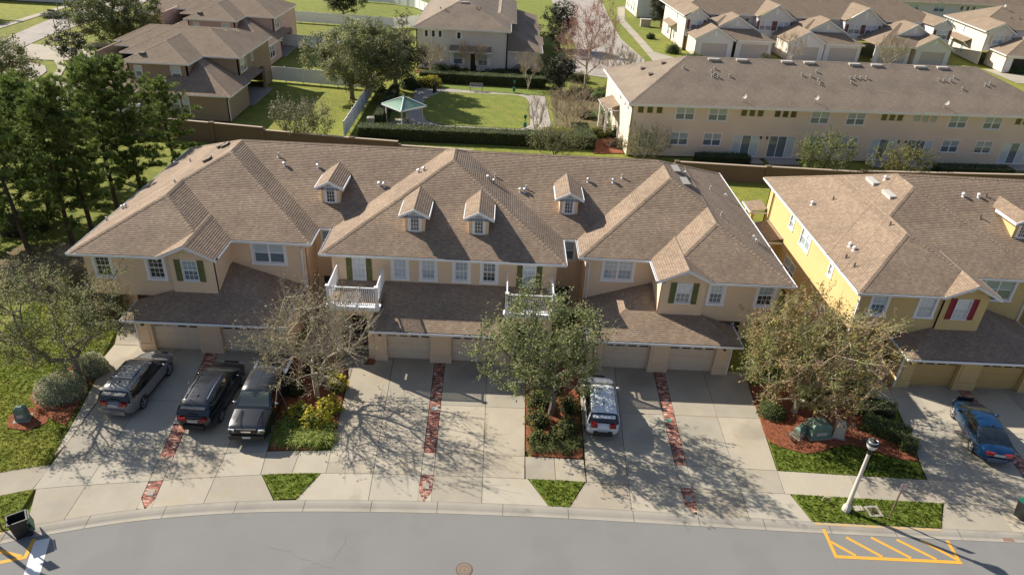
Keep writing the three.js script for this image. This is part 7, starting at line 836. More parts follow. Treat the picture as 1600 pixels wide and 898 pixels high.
function loft(st, sec, creased = 0.7) { // st: list of z, sec(z) -> ring of [x,y] half section from bottom centre to top centre
  const m = new MB(), rings = st.map((z) => { const h = sec(z); return [...h.map(([x, y]) => [x, y, z]), ...h.slice(0, -1).reverse().filter((p) => p[0] > 1e-4).map(([x, y]) => [-x, y, z])]; }); const n = rings[0].length;
  for (let i = 0; i < rings.length - 1; i++) for (let k = 0; k < n; k++) { const a = rings[i], b = rings[i + 1], j = (k + 1) % n; m.quad(a[k], a[j], b[j], b[k]); }
  for (const [R, f] of [[rings[0], 1], [rings[rings.length - 1], -1]]) { const c = [0, (R[0][1] + R[Math.floor(n / 2)][1]) / 2, R[0][2]]; for (let k = 0; k < n; k++) f > 0 ? m.tri(c, R[(k + 1) % n], R[k]) : m.tri(c, R[k], R[(k + 1) % n]); }
  return m.geo(creased);
}
// s: L, W, H, body table [z, yTop, halfWidth, yBottom], green table [z, yRoof, halfRoof], wb (wheelbase), wr (wheel radius), front axle zf
function vehicle(name, label, x, z, turn, s) {
  const t = thing(name, label, s.cat, [x, 0, z], turn, undefined), B = s.body, G = s.green, P = s.paint, zs = [...Array(41)].map((_, i) => lerp(B[0][0], B[B.length - 1][0], i / 40));
  const sec = (zz) => { const [yt, w, yb] = samp(B, zz), m = lerp(yb, yt, 0.55); return [[0, yb], [w * 0.9, yb], [w * 0.975, yb + 0.07], [w * 0.99, lerp(yb, yt, 0.3)], [w, m], [w * 0.985, yt - 0.1], [w * 0.955, yt - 0.035], [w * 0.87, yt], [w * 0.45, yt + 0.022], [0, yt + 0.03]]; };
  const body = mesh('body', loft(zs, sec), P, t);
  const side = (zz, y) => { const S = sec(zz); for (let i = 1; i < S.length - 1; i++) if (y >= S[i][1] && y <= S[i + 1][1]) return lerp(S[i][0], S[i + 1][0], (y - S[i][1]) / (S[i + 1][1] - S[i][1] || 1)); return S[4][0]; };
  const gz = [...Array(29)].map((_, i) => lerp(G[0][0], G[G.length - 1][0], i / 28));
  const gsec = (zz) => { const [yr, wr] = samp(G, zz), [yt, w] = samp(B, zz), yb = yt - 0.04, wb = Math.min(w * 0.95, w * 0.955); const y = Math.max(yr, yb + 0.02), k = clamp((y - yb) / (s.H - yb), 0, 1), wt = lerp(wb, wr, k); return [[0, yb - 0.1], [wb, yb - 0.1], [wb, yb], [lerp(wb, wt, 0.82), lerp(yb, y, 0.86)], [wt - 0.06, y - 0.012], [wt * 0.55, y + 0.01 * k], [0, y + 0.018 * k]]; };
  mesh('window_glass', loft(gz, gsec, 0.6), V.glass, t);
  // roof skin and pillars just proud of the glass
  const [r0, r1] = s.roof, rf = new MB(), steps = 14, RP = (zz, q) => { const S = gsec(zz); const a = [[S[3][0], S[3][1]], [S[4][0], S[4][1]], [S[5][0], S[5][1]], [0, S[6][1]]][q]; return [a[0] + (q === 0 ? 0.012 : 0.004), a[1] + 0.012]; };
  for (let i = 0; i < steps; i++) { const a = lerp(r0, r1, i / steps), b = lerp(r0, r1, (i + 1) / steps); for (let q = 0; q < 3; q++) for (const sg of [1, -1]) { const p = RP(a, q), p2 = RP(a, q + 1), c = RP(b, q), c2 = RP(b, q + 1); const Q = [[sg * p[0], p[1], a], [sg * p2[0], p2[1], a], [sg * c2[0], c2[1], b], [sg * c[0], c[1], b]]; sg > 0 ? rf.quad(Q[3], Q[2], Q[1], Q[0]) : rf.quad(...Q); } }
  mesh('roof_panel', rf.geo(0.9), s.roofMat || P, t);
  for (const [za, zb, w, m] of s.pillars) for (const sg of [1, -1]) { const pl = new MB(), A = gsec(za), C = gsec(zb), n = 5, pt = (f) => { const zz = lerp(za, zb, f), S = gsec(zz), q = f < 1 ? f : 1; return [sg * (lerp(S[2][0], S[3][0], q) + 0.012), lerp(S[2][1], S[3][1], q) + 0.004, zz]; }; for (let k = 0; k < n; k++) { const a = pt(k / n), b = pt((k + 1) / n); pl.quad([a[0], a[1], a[2] - w / 2], [a[0], a[1], a[2] + w / 2], [b[0], b[1], b[2] + w / 2], [b[0], b[1], b[2] - w / 2]); } pl.build('pillar', P, t); }
  if (s.shield) { const [a, b] = s.shield, m = new MB(), n = 8; for (let k = 0; k < n; k++) { const p = lerp(a, b, k / n), q = lerp(a, b, (k + 1) / n), A = gsec(p), C = gsec(q), k0 = 0.92; m.quad([-A[4][0] * k0, A[4][1] + 0.022, p], [A[4][0] * k0, A[4][1] + 0.022, p], [C[4][0] * k0, C[4][1] + 0.022, q], [-C[4][0] * k0, C[4][1] + 0.022, q]); } m.build('windscreen', V.shield, t); }
  // wheels in dark arches
  const wr = s.wr, wg = new MB(), rg = new MB(), ww = 0.24; const cyl = (m, R, h, n) => m.geom(new THREE.CylinderGeometry(R, R, h, n).rotateZ(Math.PI / 2)); cyl(wg, wr, ww, 22); { for (let k = 0; k < 5; k++) { const a = k / 5 * 6.28; rg.bar([ww / 2 + 0.012, 0, 0], [ww / 2 + 0.008, Math.cos(a) * wr * 0.66, Math.sin(a) * wr * 0.66], 0.09, 0.03); } for (let k = 0; k < 20; k++) { const f = (i, q) => [ww / 2 + 0.008, Math.cos(i / 20 * 6.2832) * wr * q, Math.sin(i / 20 * 6.2832) * wr * q]; rg.quad(f(k, 0.6), f(k, 0.7), f(k + 1, 0.7), f(k + 1, 0.6)); } } const hub = new MB(); for (let k = 0; k < 20; k++) { const f = (i) => [ww / 2 + 0.003, Math.cos(i / 20 * 6.2832) * wr * 0.66, Math.sin(i / 20 * 6.2832) * wr * 0.66]; hub.tri([ww / 2 + 0.003, 0, 0], f(k), f(k + 1)); }
  const G1 = wg.geo(0.6), G2 = rg.geo(), G3 = hub.geo(); for (const zz of s.axles) for (const sg of [1, -1]) { const xx = side(zz, wr) - ww / 2 + 0.005, w = place(mesh('wheel', G1, M.rubber, t), sg * xx, wr, zz, sg > 0 ? 0 : Math.PI); mesh('rim', G2, s.rim || V.rim, w); mesh('hub', G3, V.trim, w); const arch = new MB(); for (let k = 0; k < 16; k++) { const R = wr * 1.14, f = (i) => { const a = -0.25 + (Math.PI + 0.5) * i / 16, yy = wr + Math.sin(a) * R, z2 = zz + Math.cos(a) * R; return [sg * (side(z2, Math.max(yy, 0.28)) + 0.006), Math.max(yy, 0.2), z2]; }; arch.tri([sg * (side(zz, wr) + 0.006), wr, zz], f(k), f(k + 1)); } arch.build('wheel_arch', V.trim, t); }
  // lower cladding, seams, handles, mirrors
  const cl = new MB(); for (let i = 0; i < 20; i++) { const a = lerp(s.axles[0] + wr * 1.1, s.axles[1] - wr * 1.1, i / 20), b = lerp(s.axles[0] + wr * 1.1, s.axles[1] - wr * 1.1, (i + 1) / 20); for (const sg of [1, -1]) { const f = (zz, y) => [sg * (side(zz, y) + 0.008), y, zz]; const yb = samp(B, a)[2]; cl.quad(f(a, yb + 0.07), f(b, yb + 0.07), f(b, yb + 0.2), f(a, yb + 0.2)); } } cl.build('sill_cladding', s.clad || V.trim, t);
  const se = new MB(); for (const zz of s.seams) for (const sg of [1, -1]) for (let k = 0; k < 6; k++) { const [yt, , yb] = samp(B, zz), y0 = lerp(yb + 0.12, yt - 0.06, k / 6), y1 = lerp(yb + 0.12, yt - 0.06, (k + 1) / 6); se.quad([sg * (side(zz, y0) + 0.004), y0, zz - 0.007], [sg * (side(zz, y0) + 0.004), y0, zz + 0.007], [sg * (side(zz, y1) + 0.004), y1, zz + 0.007], [sg * (side(zz, y1) + 0.004), y1, zz - 0.007]); } se.build('door_seams', V.trim, t);
  for (const zz of s.handles) for (const sg of [1, -1]) { const y = samp(B, zz)[0] - 0.16, xx = side(zz, y); new MB().box(-0.012, 0.022, -0.015, 0.015, -0.09, 0.09).build('door_handle', s.handleMat || P, t).position.set(sg * xx, y, zz); }
  for (const sg of [1, -1]) { const zz = s.mirror, y = samp(B, zz)[0] + 0.06, xx = side(zz, y - 0.1) - 0.02; const g = new THREE.SphereGeometry(1, 12, 8); g.scale(0.12, 0.085, 0.075); const m = mesh('mirror', g, s.mirrorMat || P, t); m.position.set(sg * (xx + 0.14), y, zz); mesh('mirror_arm', new MB().box(-0.1, 0.02, -0.05, -0.02, -0.03, 0.03).geo(), V.trim, m).scale.x = sg; }
  const end = B[B.length - 1][0], rear = B[0][0];
  s.extra?.({ t, side, sec, gsec, end, rear, B, samp, P }); return t;
}
// a patch that follows the body side/end corner: strip of points [z, y0, y1] on one side
function lampStrip(t, name, mat, k, pts, off = 0.012) { for (const sg of [1, -1]) { const m = new MB(); for (let i = 0; i < pts.length - 1; i++) { const a = pts[i], b = pts[i + 1], f = (p, y) => [sg * (p[3] ?? k.side(p[0], y) + off), y, p[4] ?? p[0]]; const Q = [f(a, a[1]), f(b, b[1]), f(b, b[2]), f(a, a[2])]; sg > 0 ? m.quad(...Q) : m.quad(Q[3], Q[2], Q[1], Q[0]); } m.build(name, mat, t); } }
function suvExtra(o) { return (k) => { const { t, rear, end, B } = k, yb = o.tail[0], yt = o.tail[1], w = samp(B, rear)[1];
  new MB().box(-w * 0.8, w * 0.8, 0.34, 0.62, rear - 0.09, rear + 0.1).build('rear_bumper', o.bumper || V.trim, t); new MB().box(-w * 0.82, w * 0.82, 0.3, 0.6, end - 0.15, end + 0.05).build('front_bumper', o.fbumper || k.P, t);
  for (const sg of [1, -1]) { new MB().box(-0.17, 0.17, yb, yt, -0.05, 0.05).box(0.1 * sg - 0.07, 0.1 * sg + 0.09, yb, yt, 0, 0.2).build('taillight', V.red, t).position.set(sg * (w * 0.78), 0, rear - 0.0); const hl = new MB().box(-0.2, 0.2, -0.07, 0.07, -0.12, 0.06).build('headlight', V.lamp, t); const [hy, hw] = samp(B, end - 0.12); hl.position.set(sg * (hw * 0.74), hy - 0.12, end - 0.06); hl.rotation.y = sg * 0.35; }
  new MB().box(-0.26, 0.26, 0, 0.14, -0.012, 0).build('licence_plate', V.plate, t).position.set(0, o.plateY ?? 0.86, rear - 0.045); if (o.bar) new MB().box(-w * 0.5, w * 0.5, (o.plateY ?? 0.86) + 0.16, (o.plateY ?? 0.86) + 0.2, rear - 0.05, rear).build('trim_bar', V.chrome, t);
  new MB().box(-0.42, 0.42, 0.52, 0.78, end - 0.02, end + 0.035).build('grille', V.trim, t);
  if (o.rails) { const [a, b] = o.rails; for (const sg of [1, -1]) { const m = new MB(); for (let i = 0; i < 8; i++) { const z0 = lerp(a, b, i / 8), z1 = lerp(a, b, (i + 1) / 8), A = k.gsec(z0), C = k.gsec(z1); m.bar([sg * (A[4][0] - 0.02), A[4][1] + 0.07, z0], [sg * (C[4][0] - 0.02), C[4][1] + 0.07, z1], 0.035, 0.035); } m.build('roof_rail', o.railMat || V.trim, t); } if (o.bars) for (const zz of o.bars) { const m = new MB(), A = k.gsec(zz); m.bar([-(A[4][0] - 0.02), A[4][1] + 0.085, zz], [A[4][0] - 0.02, A[4][1] + 0.085, zz], 0.04, 0.02); m.build('roof_bar', V.chrome, t); } }
  if (o.spoiler) { const A = k.gsec(o.spoiler); new MB().box(-A[4][0] * 0.92, A[4][0] * 0.92, A[4][1] - 0.01, A[4][1] + 0.035, o.spoiler - 0.2, o.spoiler + 0.06).build('spoiler', k.P, t); }
  const wy = o.wiper; if (wy) new MB().bar([-0.25, wy[0], wy[1]], [0.25, wy[0] + 0.05, wy[1] - 0.01], 0.03).build('wiper', V.trim, t);
  new MB().box(-0.03, 0.03, 0, 0.05, -0.08, 0.05).build('antenna', V.trim, t).position.set(0, k.gsec(o.ant)[6][1] + 0.01, o.ant); }; }
const SUV = { cat: 'SUV', H: 1.74, wr: 0.37, body: [[-2.46, 0.84, 0.66, 0.45], [-2.4, 0.98, 0.82, 0.38], [-2.24, 1.07, 0.905, 0.33], [-1.8, 1.1, 0.965, 0.28], [-0.5, 1.08, 0.985, 0.27], [0.9, 1.06, 0.975, 0.27], [1.3, 1.03, 0.96, 0.27], [1.85, 0.97, 0.92, 0.29], [2.2, 0.88, 0.83, 0.32], [2.38, 0.77, 0.7, 0.36], [2.47, 0.62, 0.5, 0.4]], green: [[-2.34, 1.1, 0.66], [-2.05, 1.52, 0.61], [-1.85, 1.66, 0.62], [-0.9, 1.74, 0.64], [0.0, 1.735, 0.64], [0.45, 1.65, 0.61], [1.05, 1.3, 0.62], [1.48, 1.02, 0.66]], roof: [-2.04, 0.42], shield: [0.52, 1.24], pillars: [[-2.25, -2.0, 0.26], [1.22, 0.56, 0.09]], axles: [-1.42, 1.45], seams: [-1.15, -0.1, 1.0], handles: [-0.92, 0.12], mirror: 0.88 };
vehicle('parked_car', 'grey SUV parked nose in on the left driveway', -19.3, -30.85, Math.PI - 0.06, { ...SUV, paint: paint(0.21, 0.215, 0.22), extra: suvExtra({ tail: [0.88, 1.08], plateY: 0.82, bar: 0, rails: [-1.8, 0.2], bars: [-1.25, -0.35], spoiler: -2.12, bumper: paint(0.19, 0.195, 0.2), wiper: [1.2, -2.38], ant: -1.5 }) });
const stretch = (T, k, w = 1) => T.map((r) => [r[0] * k, r[1], r[2] * w, ...r.slice(3)]);
vehicle('parked_car', 'black SUV with long roof rails parked nose in beside the pickup', -14.98, -30.12, Math.PI - 0.03, { ...SUV, paint: paint(0.008, 0.011, 0.016, { metalness: 0 }), body: stretch(SUV.body, 1.06, 1.02), green: stretch(SUV.green, 1.06, 1.02), roof: [-2.16, 0.44], shield: [0.55, 1.31], pillars: [[-2.38, -2.12, 0.24], [1.29, 0.59, 0.08]], axles: [-1.5, 1.52], extra: suvExtra({ tail: [0.86, 1.02], plateY: 0.78, bar: 1, rails: [-1.9, 0.25], railMat: V.chrome, spoiler: -2.24, wiper: [1.2, -2.52], ant: -1.6 }) });
vehicle('parked_car', 'white compact SUV parked nose in beside the green tree bed', 5.95, -30.55, Math.PI - 0.035, { ...SUV, H: 1.66, wr: 0.35, paint: paint(0.74, 0.75, 0.76, { metalness: 0, roughness: 0.25 }), body: [[-2.28, 0.84, 0.62, 0.46], [-2.22, 0.96, 0.77, 0.4], [-2.08, 1.03, 0.855, 0.35], [-1.7, 1.06, 0.91, 0.29], [0.8, 1.02, 0.915, 0.28], [1.25, 0.98, 0.905, 0.28], [1.75, 0.92, 0.86, 0.3], [2.05, 0.83, 0.75, 0.34], [2.2, 0.72, 0.62, 0.37], [2.29, 0.58, 0.44, 0.4]], green: [[-2.14, 1.06, 0.62], [-1.84, 1.45, 0.57], [-1.66, 1.58, 0.58], [-0.8, 1.66, 0.6], [0.0, 1.65, 0.6], [0.42, 1.56, 0.575], [1.0, 1.22, 0.58], [1.4, 0.98, 0.62]], roof: [-1.82, 0.4], shield: [0.5, 1.18], pillars: [[-2.05, -1.8, 0.3], [1.18, 0.54, 0.09]], axles: [-1.32, 1.34], seams: [-1.1, -0.15, 0.95], handles: [-0.85, 0.1], mirror: 0.82, extra: suvExtra({ tail: [0.86, 1.12], plateY: 0.56, rails: [-1.5, 0.2], railMat: paint(0.5, 0.5, 0.5), spoiler: -1.92, wiper: [1.13, -2.18], ant: -1.25, bumper: V.trim }) });
vehicle('parked_car', 'metallic blue sedan on the driveway of the yellow row', 26.85, -29.85, 169.3 * Math.PI / 180, { cat: 'car', H: 1.45, wr: 0.34, paint: paint(0.006, 0.06, 0.16, { metalness: 0.5, roughness: 0.28 }), body: [[-2.43, 0.78, 0.55, 0.42], [-2.37, 0.92, 0.72, 0.38], [-2.22, 0.98, 0.82, 0.33], [-1.7, 1.0, 0.89, 0.25], [-0.4, 0.95, 0.92, 0.22], [0.9, 0.93, 0.915, 0.22], [1.4, 0.89, 0.9, 0.23], [1.95, 0.79, 0.84, 0.25], [2.22, 0.68, 0.7, 0.3], [2.36, 0.58, 0.54, 0.33], [2.43, 0.48, 0.36, 0.36]], green: [[-2.0, 0.98, 0.6], [-1.6, 1.13, 0.56], [-1.05, 1.34, 0.53], [-0.5, 1.43, 0.535], [0.0, 1.45, 0.535], [0.4, 1.39, 0.52], [0.95, 1.14, 0.54], [1.55, 0.88, 0.6]], roof: [-0.86, 0.42], shield: [0.44, 1.38], pillars: [[-1.85, -0.95, 0.26], [1.38, 0.5, 0.08]], axles: [-1.38, 1.42], seams: [-1.05, -0.3, 0.95], handles: [-0.95, 0.0], handleMat: V.chrome, mirror: 0.8, clad: paint(0.006, 0.05, 0.13), rim: std({ color: C3(0.62, 0.6, 0.56), roughness: 0.35, metalness: 0.6 }), extra: (k) => { suvExtra({ tail: [0.72, 0.9], plateY: 0.72, ant: -0.75, bumper: paint(0.006, 0.05, 0.13) })(k); } });
vehicle('parked_pickup', 'black crew cab pickup facing the street under the bare tree', -12.2, -29.75, 0.02, { cat: 'pickup truck', H: 1.93, wr: 0.41, paint: paint(0.006, 0.008, 0.013, { metalness: 0 }), body: [[-3.0, 1.25, 0.92, 0.5], [-2.9, 1.3, 0.96, 0.45], [0.5, 1.3, 0.98, 0.4], [1.4, 1.28, 0.98, 0.4], [2.3, 1.2, 0.965, 0.4], [2.78, 1.12, 0.93, 0.42], [2.95, 0.95, 0.86, 0.45]], green: [[-1.25, 1.3, 0.76], [-1.15, 1.78, 0.72], [-0.95, 1.9, 0.73], [0.1, 1.93, 0.75], [0.6, 1.9, 0.74], [0.95, 1.75, 0.73], [1.6, 1.3, 0.76]], roof: [-1.05, 0.78], shield: [0.86, 1.5], pillars: [[-1.18, -1.08, 0.2], [1.5, 0.9, 0.09]], axles: [-1.95, 1.85], seams: [-1.1, -0.1, 1.15], handles: [-0.85, 0.15], mirror: 1.2, mirrorMat: V.chrome, rim: V.rim, extra: (k) => { const { t } = k; new MB().quad([-0.78, 1.336, -2.88], [0.78, 1.336, -2.88], [0.78, 1.336, -1.32], [-0.78, 1.336, -1.32]).build('bed_floor', V.trim, t); new MB().box(-0.95, -0.8, 1.3, 1.38, -2.95, -1.3).box(0.8, 0.95, 1.3, 1.38, -2.95, -1.3).build('bed_rail', V.chrome, t); new MB().box(-0.8, 0.8, 1.3, 1.38, -3.0, -2.9).build('tailgate', k.P, t);
  for (const sg of [1, -1]) { new MB().box(-0.035, 0.035, 1.315, 1.345, 1.75, 2.7).build('hood_crease', k.P, t).position.x = sg * 0.5; const h = new MB().box(-0.15, 0.15, -0.06, 0.07, -0.1, 0.03).build('headlight', V.lamp, t); h.position.set(sg * 0.74, 0.96, 2.9); h.rotation.y = sg * 0.25; new MB().box(-0.1, 0.1, 0.95, 1.3, -0.03, 0.03).build('taillight', V.red, t).position.set(sg * 0.84, 0, -3.0); }
  new MB().box(-0.5, 0.5, 0.82, 1.08, 2.88, 2.99).build('grille', V.trim, t); new MB().box(-0.24, 0.24, 0.92, 1.0, 2.98, 3.005).build('badge_plate', V.chrome, t); new MB().box(-0.88, 0.88, 0.44, 0.72, 2.7, 3.03).build('front_bumper', V.trim, t); new MB().box(-0.88, 0.88, 0.5, 0.72, -3.12, -2.9).build('rear_bumper', V.chrome, t); new MB().box(-0.2, 0.2, 0.56, 0.68, 3.03, 3.04).build('licence_plate', V.plate, t); } });

// ---------- street furniture and small things ----------
function wheelieBin(label, x, z, turn, open) { const t = thing('wheelie_bin', label, 'wheelie bin', [x, -0.05, z], turn), m = new MB(), w0 = 0.22, w1 = 0.3, d0 = 0.24, d1 = 0.34, h = 1.0; const B = [[-w0, 0, d0], [w0, 0, d0], [w0, 0, -d0], [-w0, 0, -d0]], T = [[-w1, h, d1], [w1, h, d1], [w1, h, -d1], [-w1, h, -d1]]; for (let i = 0; i < 4; i++) { const j = (i + 1) % 4; m.quad(B[i], B[j], T[j], T[i]); const s = 0.9; if (open) m.quad([T[i][0] * s, h, T[i][2] * s], [T[j][0] * s, h, T[j][2] * s], [B[j][0] * s, 0.05, B[j][2] * s], [B[i][0] * s, 0.05, B[i][2] * s]); } m.quad(B[0], B[1], B[2], B[3]).box(-w1 - 0.03, w1 + 0.03, h - 0.05, h + 0.01, d1 - 0.02, d1 + 0.03).box(-w1 - 0.03, -w1 + 0.02, h - 0.05, h + 0.01, -d1, d1).box(w1 - 0.02, w1 + 0.03, h - 0.05, h + 0.01, -d1, d1).box(-w1, w1, h - 0.05, h + 0.01, -d1 - 0.03, -d1 + 0.02); m.build('bin', M.binBlack, t); new MB().box(-0.1, 0.1, 0.78, 0.84, d1 - 0.045, d1 - 0.03).build('badge', M.ventLight, t);
  const lid = new MB(); lid.box(-w1 - 0.02, w1 + 0.02, 0, 0.035, 0, 2 * d1 + 0.05).box(-w1 + 0.05, w1 - 0.05, 0.035, 0.07, 0.1, 2 * d1 - 0.1); const l = lid.build('lid', M.binGreen, t); l.position.set(0, h + 0.01, -d1 - 0.03); if (open) l.rotation.x = 1.75; new MB().bar([-w1, h - 0.02, -d1 - 0.09], [w1, h - 0.02, -d1 - 0.09], 0.04).build('handle', M.binBlack, t); for (const s of [1, -1]) new MB().geom(new THREE.CylinderGeometry(0.13, 0.13, 0.06, 14).rotateZ(Math.PI / 2).translate(s * (w0 + 0.05), 0.13, -d0 - 0.02)).build('wheel', M.rubber, t); return t; }
wheelieBin('black wheelie bin with its green lid hanging open at the left kerb', -19.9, -20.95, -0.95, true);
wheelieBin('black wheelie bin with closed green lid at the right edge of the photo', 25.75, -24.1, -1.2, false);
function streetLamp(label, x, z) { const t = thing('street_lamp', label, 'street lamp', [x, -0.05, z]); new MB().tube([0, -0.1, 0], [0, 0.28, 0], 0.2, 0.2, 12).tube([0, 0.28, 0], [0, 0.5, 0], 0.2, 0.115, 12).build('base', M.postCream, t); const sh = new MB(); sh.tube([0, 0.5, 0], [0, 3.75, 0], 0.105, 0.075, 12); t.add(Object.assign(new THREE.Mesh(sh.geo(0.8), M.postCream), { name: 'post', castShadow: true, receiveShadow: true })); new MB().tube([0, 3.72, 0], [0, 3.86, 0], 0.11, 0.11, 12).tube([0, 3.86, 0], [0, 4.0, 0], 0.07, 0.16, 12).build('collar', M.black, t); const g = new THREE.LatheGeometry([[0.13, 0], [0.22, 0.12], [0.25, 0.26], [0.2, 0.38]].map((p) => new THREE.Vector2(...p)), 18); const gl = mesh('globe', g, M.globe, t); gl.position.y = 4.0; const c = new THREE.LatheGeometry([[0.27, 0], [0.26, 0.05], [0.2, 0.12], [0.1, 0.19], [0.05, 0.2], [0.05, 0.27], [0.02, 0.34], [0.001, 0.36]].map((p) => new THREE.Vector2(...p)), 18); mesh('lamp_cap', c, M.black, t).position.y = 4.3; mesh('cap_ring', new THREE.TorusGeometry(0.2, 0.02, 6, 18).rotateX(Math.PI / 2), M.galv, t).position.y = 4.43; return t; }
streetLamp('cream street lamp with black capped white globe on the right grass strip', 17.18, -24.05); 
{ const t = thing('street_sign', 'small white sign with red print on a thin brown post, on the right grass strip', 'street sign', [19.03, 0, -23.6], 0.12); new MB().bar([0, -0.1, 0], [0, 2.25, 0], 0.05, 0.05).build('post', M.rust, t); const c = document.createElement('canvas'); c.width = 96; c.height = 128; const x = c.getContext('2d'); x.fillStyle = '#d8d2d0'; x.fillRect(0, 0, 96, 128); x.strokeStyle = '#a03040'; x.lineWidth = 4; x.strokeRect(5, 5, 86, 118); x.strokeStyle = '#9c2f3c'; x.lineWidth = 8; x.beginPath(); x.arc(48, 48, 26, 0, 7); x.moveTo(30, 30); x.lineTo(66, 66); x.stroke(); x.fillStyle = '#9c5560'; x.fillRect(22, 86, 52, 7); x.fillRect(22, 100, 52, 7); const tx = new THREE.CanvasTexture(c); tx.colorSpace = THREE.SRGBColorSpace; const g = new THREE.PlaneGeometry(0.3, 0.4); mesh('sign_face', g, std({ map: tx, roughness: 0.5 }), t).position.set(0, 2.16, 0.034); new MB().box(-0.155, 0.155, 1.955, 2.365, 0.026, 0.032).build('sign_plate', M.ventLight, t); new MB().box(-0.035, 0.035, 0.95, 1.1, -0.03, 0.03).build('clamp', M.rust, t); }
{ const t = thing('street_sign', 'thin sign post at the left kerb, leaning out of the left edge of the photo', 'street sign', [-20.85, 0, -21.1], 0.5); new MB().bar([0, -0.1, 0], [0, 2.3, 0], 0.05, 0.05).build('post', M.rust, t); new MB().box(-0.2, 0.2, 2.0, 2.45, 0.03, 0.04).build('sign_plate', M.ventLight, t); }
streetLamp('cream street lamp just outside the left edge, casting a long shadow over the road', -23.4, -21.85);
function cabinet(name, label, x, z, turn, w, d, h, mat, o = {}) { const t = thing(name, label, 'utility cabinet', [x, 0, z], turn), m = new MB(), s = o.taper ?? 0.06; const B = [[-w, -0.1, d], [w, -0.1, d], [w, -0.1, -d], [-w, -0.1, -d]], T = [[-w + s, h, d - s], [w - s, h, d - s], [w - s, h, -d + s], [-w + s, h, -d + s]], U = [[-w + s * 3, h + 0.1, d - s * 3], [w - s * 3, h + 0.1, d - s * 3], [w - s * 3, h + 0.1, -d + s * 3], [-w + s * 3, h + 0.1, -d + s * 3]]; for (let i = 0; i < 4; i++) { const j = (i + 1) % 4; m.quad(B[i], B[j], T[j], T[i]); m.quad([T[i][0] * 1.05, h - 0.02, T[i][2] * 1.05], [T[j][0] * 1.05, h - 0.02, T[j][2] * 1.05], U[j], U[i]); } m.quad(...U); m.build('housing', mat, t); new MB().box(-w * 0.5, w * 0.5, h * 0.35, h * 0.6, d - s * 0.5, d - s * 0.5 + 0.02).build('label_panel', o.label || M.ventLight, t); new MB().box(-w - 0.08, w + 0.08, -0.1, 0.06, -d - 0.08, d + 0.08).build('pad', M.curb, t); return t; }
cabinet('utility_cabinet', 'green utility box on mulch on the left lawn', -24.1, -28.1, 0.25, 0.3, 0.26, 0.75, M.utilGreen);
cabinet('utility_cabinet', 'small slim green utility cabinet, leftmost of three under the russet tree', 16.75, -29.35, 0.7, 0.42, 0.24, 0.55, M.utilGreen);
cabinet('utility_cabinet', 'large green transformer box between the slim green cabinet and the beige pedestal', 17.75, -29.5, 0.15, 0.6, 0.5, 0.75, M.utilGreen, { taper: 0.07 });
cabinet('utility_cabinet', 'beige utility pedestal right of the large green transformer box', 18.85, -29.35, -0.25, 0.3, 0.24, 0.95, M.utilBeige);
{ const t = thing('manhole_cover', 'round rusty manhole cover in the road at the bottom of the photo', 'manhole cover', [-0.85, -0.05, -19.98]); new MB().tube([0, -0.02, 0], [0, 0.006, 0], 0.36, 0.36, 24).disc([0, 0.006, 0], 0.36, 24).build('rim', M.rust, t); const m = new MB(); m.disc([0, 0.011, 0], 0.31, 24); for (let k = 0; k < 12; k++) { const a = k / 12 * 6.28; m.box(Math.cos(a) * 0.2 - 0.04, Math.cos(a) * 0.2 + 0.04, 0.011, 0.018, Math.sin(a) * 0.2 - 0.03, Math.sin(a) * 0.2 + 0.03); } m.box(-0.02, 0.02, 0.011, 0.02, -0.12, 0.12).build('lid', std({ color: C3(0.23, 0.17, 0.13), roughness: 0.8 }), t); }
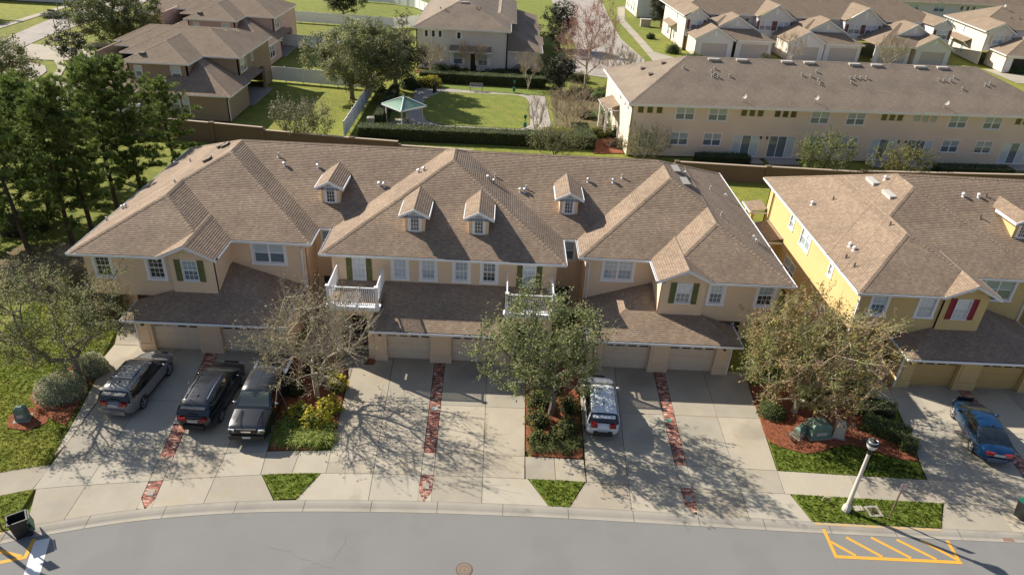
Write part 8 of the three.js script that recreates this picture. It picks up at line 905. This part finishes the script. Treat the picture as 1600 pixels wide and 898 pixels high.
{ const t = thing('drain_grate', 'square drain grate set in concrete between the street lamp and the small sign', 'drain grate', [18.52, 0.01, -24.05], 0.1); const f = new MB().box(-0.34, 0.34, -0.05, 0.035, -0.34, -0.22).box(-0.34, 0.34, -0.05, 0.035, 0.22, 0.34).box(-0.34, -0.22, -0.05, 0.035, -0.22, 0.22).box(0.22, 0.34, -0.05, 0.035, -0.22, 0.22); f.build('frame', M.curb, t); const g = new MB(); for (let i = 0; i < 7; i++) g.box(-0.21 + i * 0.064, -0.185 + i * 0.064, 0, 0.025, -0.21, 0.21); g.box(-0.21, 0.21, -0.05, -0.02, -0.21, 0.21).build('grate', M.rust, t); }
{ const t = thing('valve_cover', 'small tan valve cover in the grass beside the foot of the street lamp', 'valve cover', [17.85, 0.02, -24.2], 0.1); new MB().box(-0.2, 0.2, 0, 0.025, -0.14, 0.14).build('lid', M.utilBeige, t); new MB().box(-0.23, 0.23, -0.04, 0.015, -0.17, 0.17).build('collar', M.curb, t); }
{ const t = thing('standpipe', 'bent tan irrigation pipe at the left end of the right grass strip', 'pipe', [16.25, 0, -24.6]); new MB().tube([0, -0.1, 0], [0, 0.3, 0], 0.03, 0.03, 8).build('riser', M.utilBeige, t); new MB().tube([0, 0.3, 0], [0.25, 0.33, 0.08], 0.03, 0.03, 8).tube([0.25, 0.33, 0.08], [0.3, 0.08, 0.12], 0.03, 0.03, 8).build('elbow', M.utilBeige, t); }
{ const t = thing('kerb_inlet', 'rusty inlet grate in the gutter near the right bin', 'drain grate', [24.3, -0.055, -22.7]); new MB().box(-0.3, 0.3, -0.01, 0.008, -0.12, 0.12).build('frame', M.curb, t); const g = new MB(); for (let i = 0; i < 6; i++) g.box(-0.26 + i * 0.088, -0.2 + i * 0.088, 0.008, 0.014, -0.1, 0.1); g.build('grate', std({ color: C3(0.22, 0.1, 0.06) }), t); }
{ const t = thing('yard_sign', 'small beige board lying by the brick strip beside the black SUV', 'board', [-16.35, 0.03, -28.6], 0.1); new MB().box(-0.16, 0.16, 0, 0.03, -0.42, 0.42).build('board', M.utilBeige, t); new MB().box(-0.12, 0.12, 0.03, 0.036, -0.3, 0.3).build('face', M.ventLight, t); }
renderer.render(scene, camera);
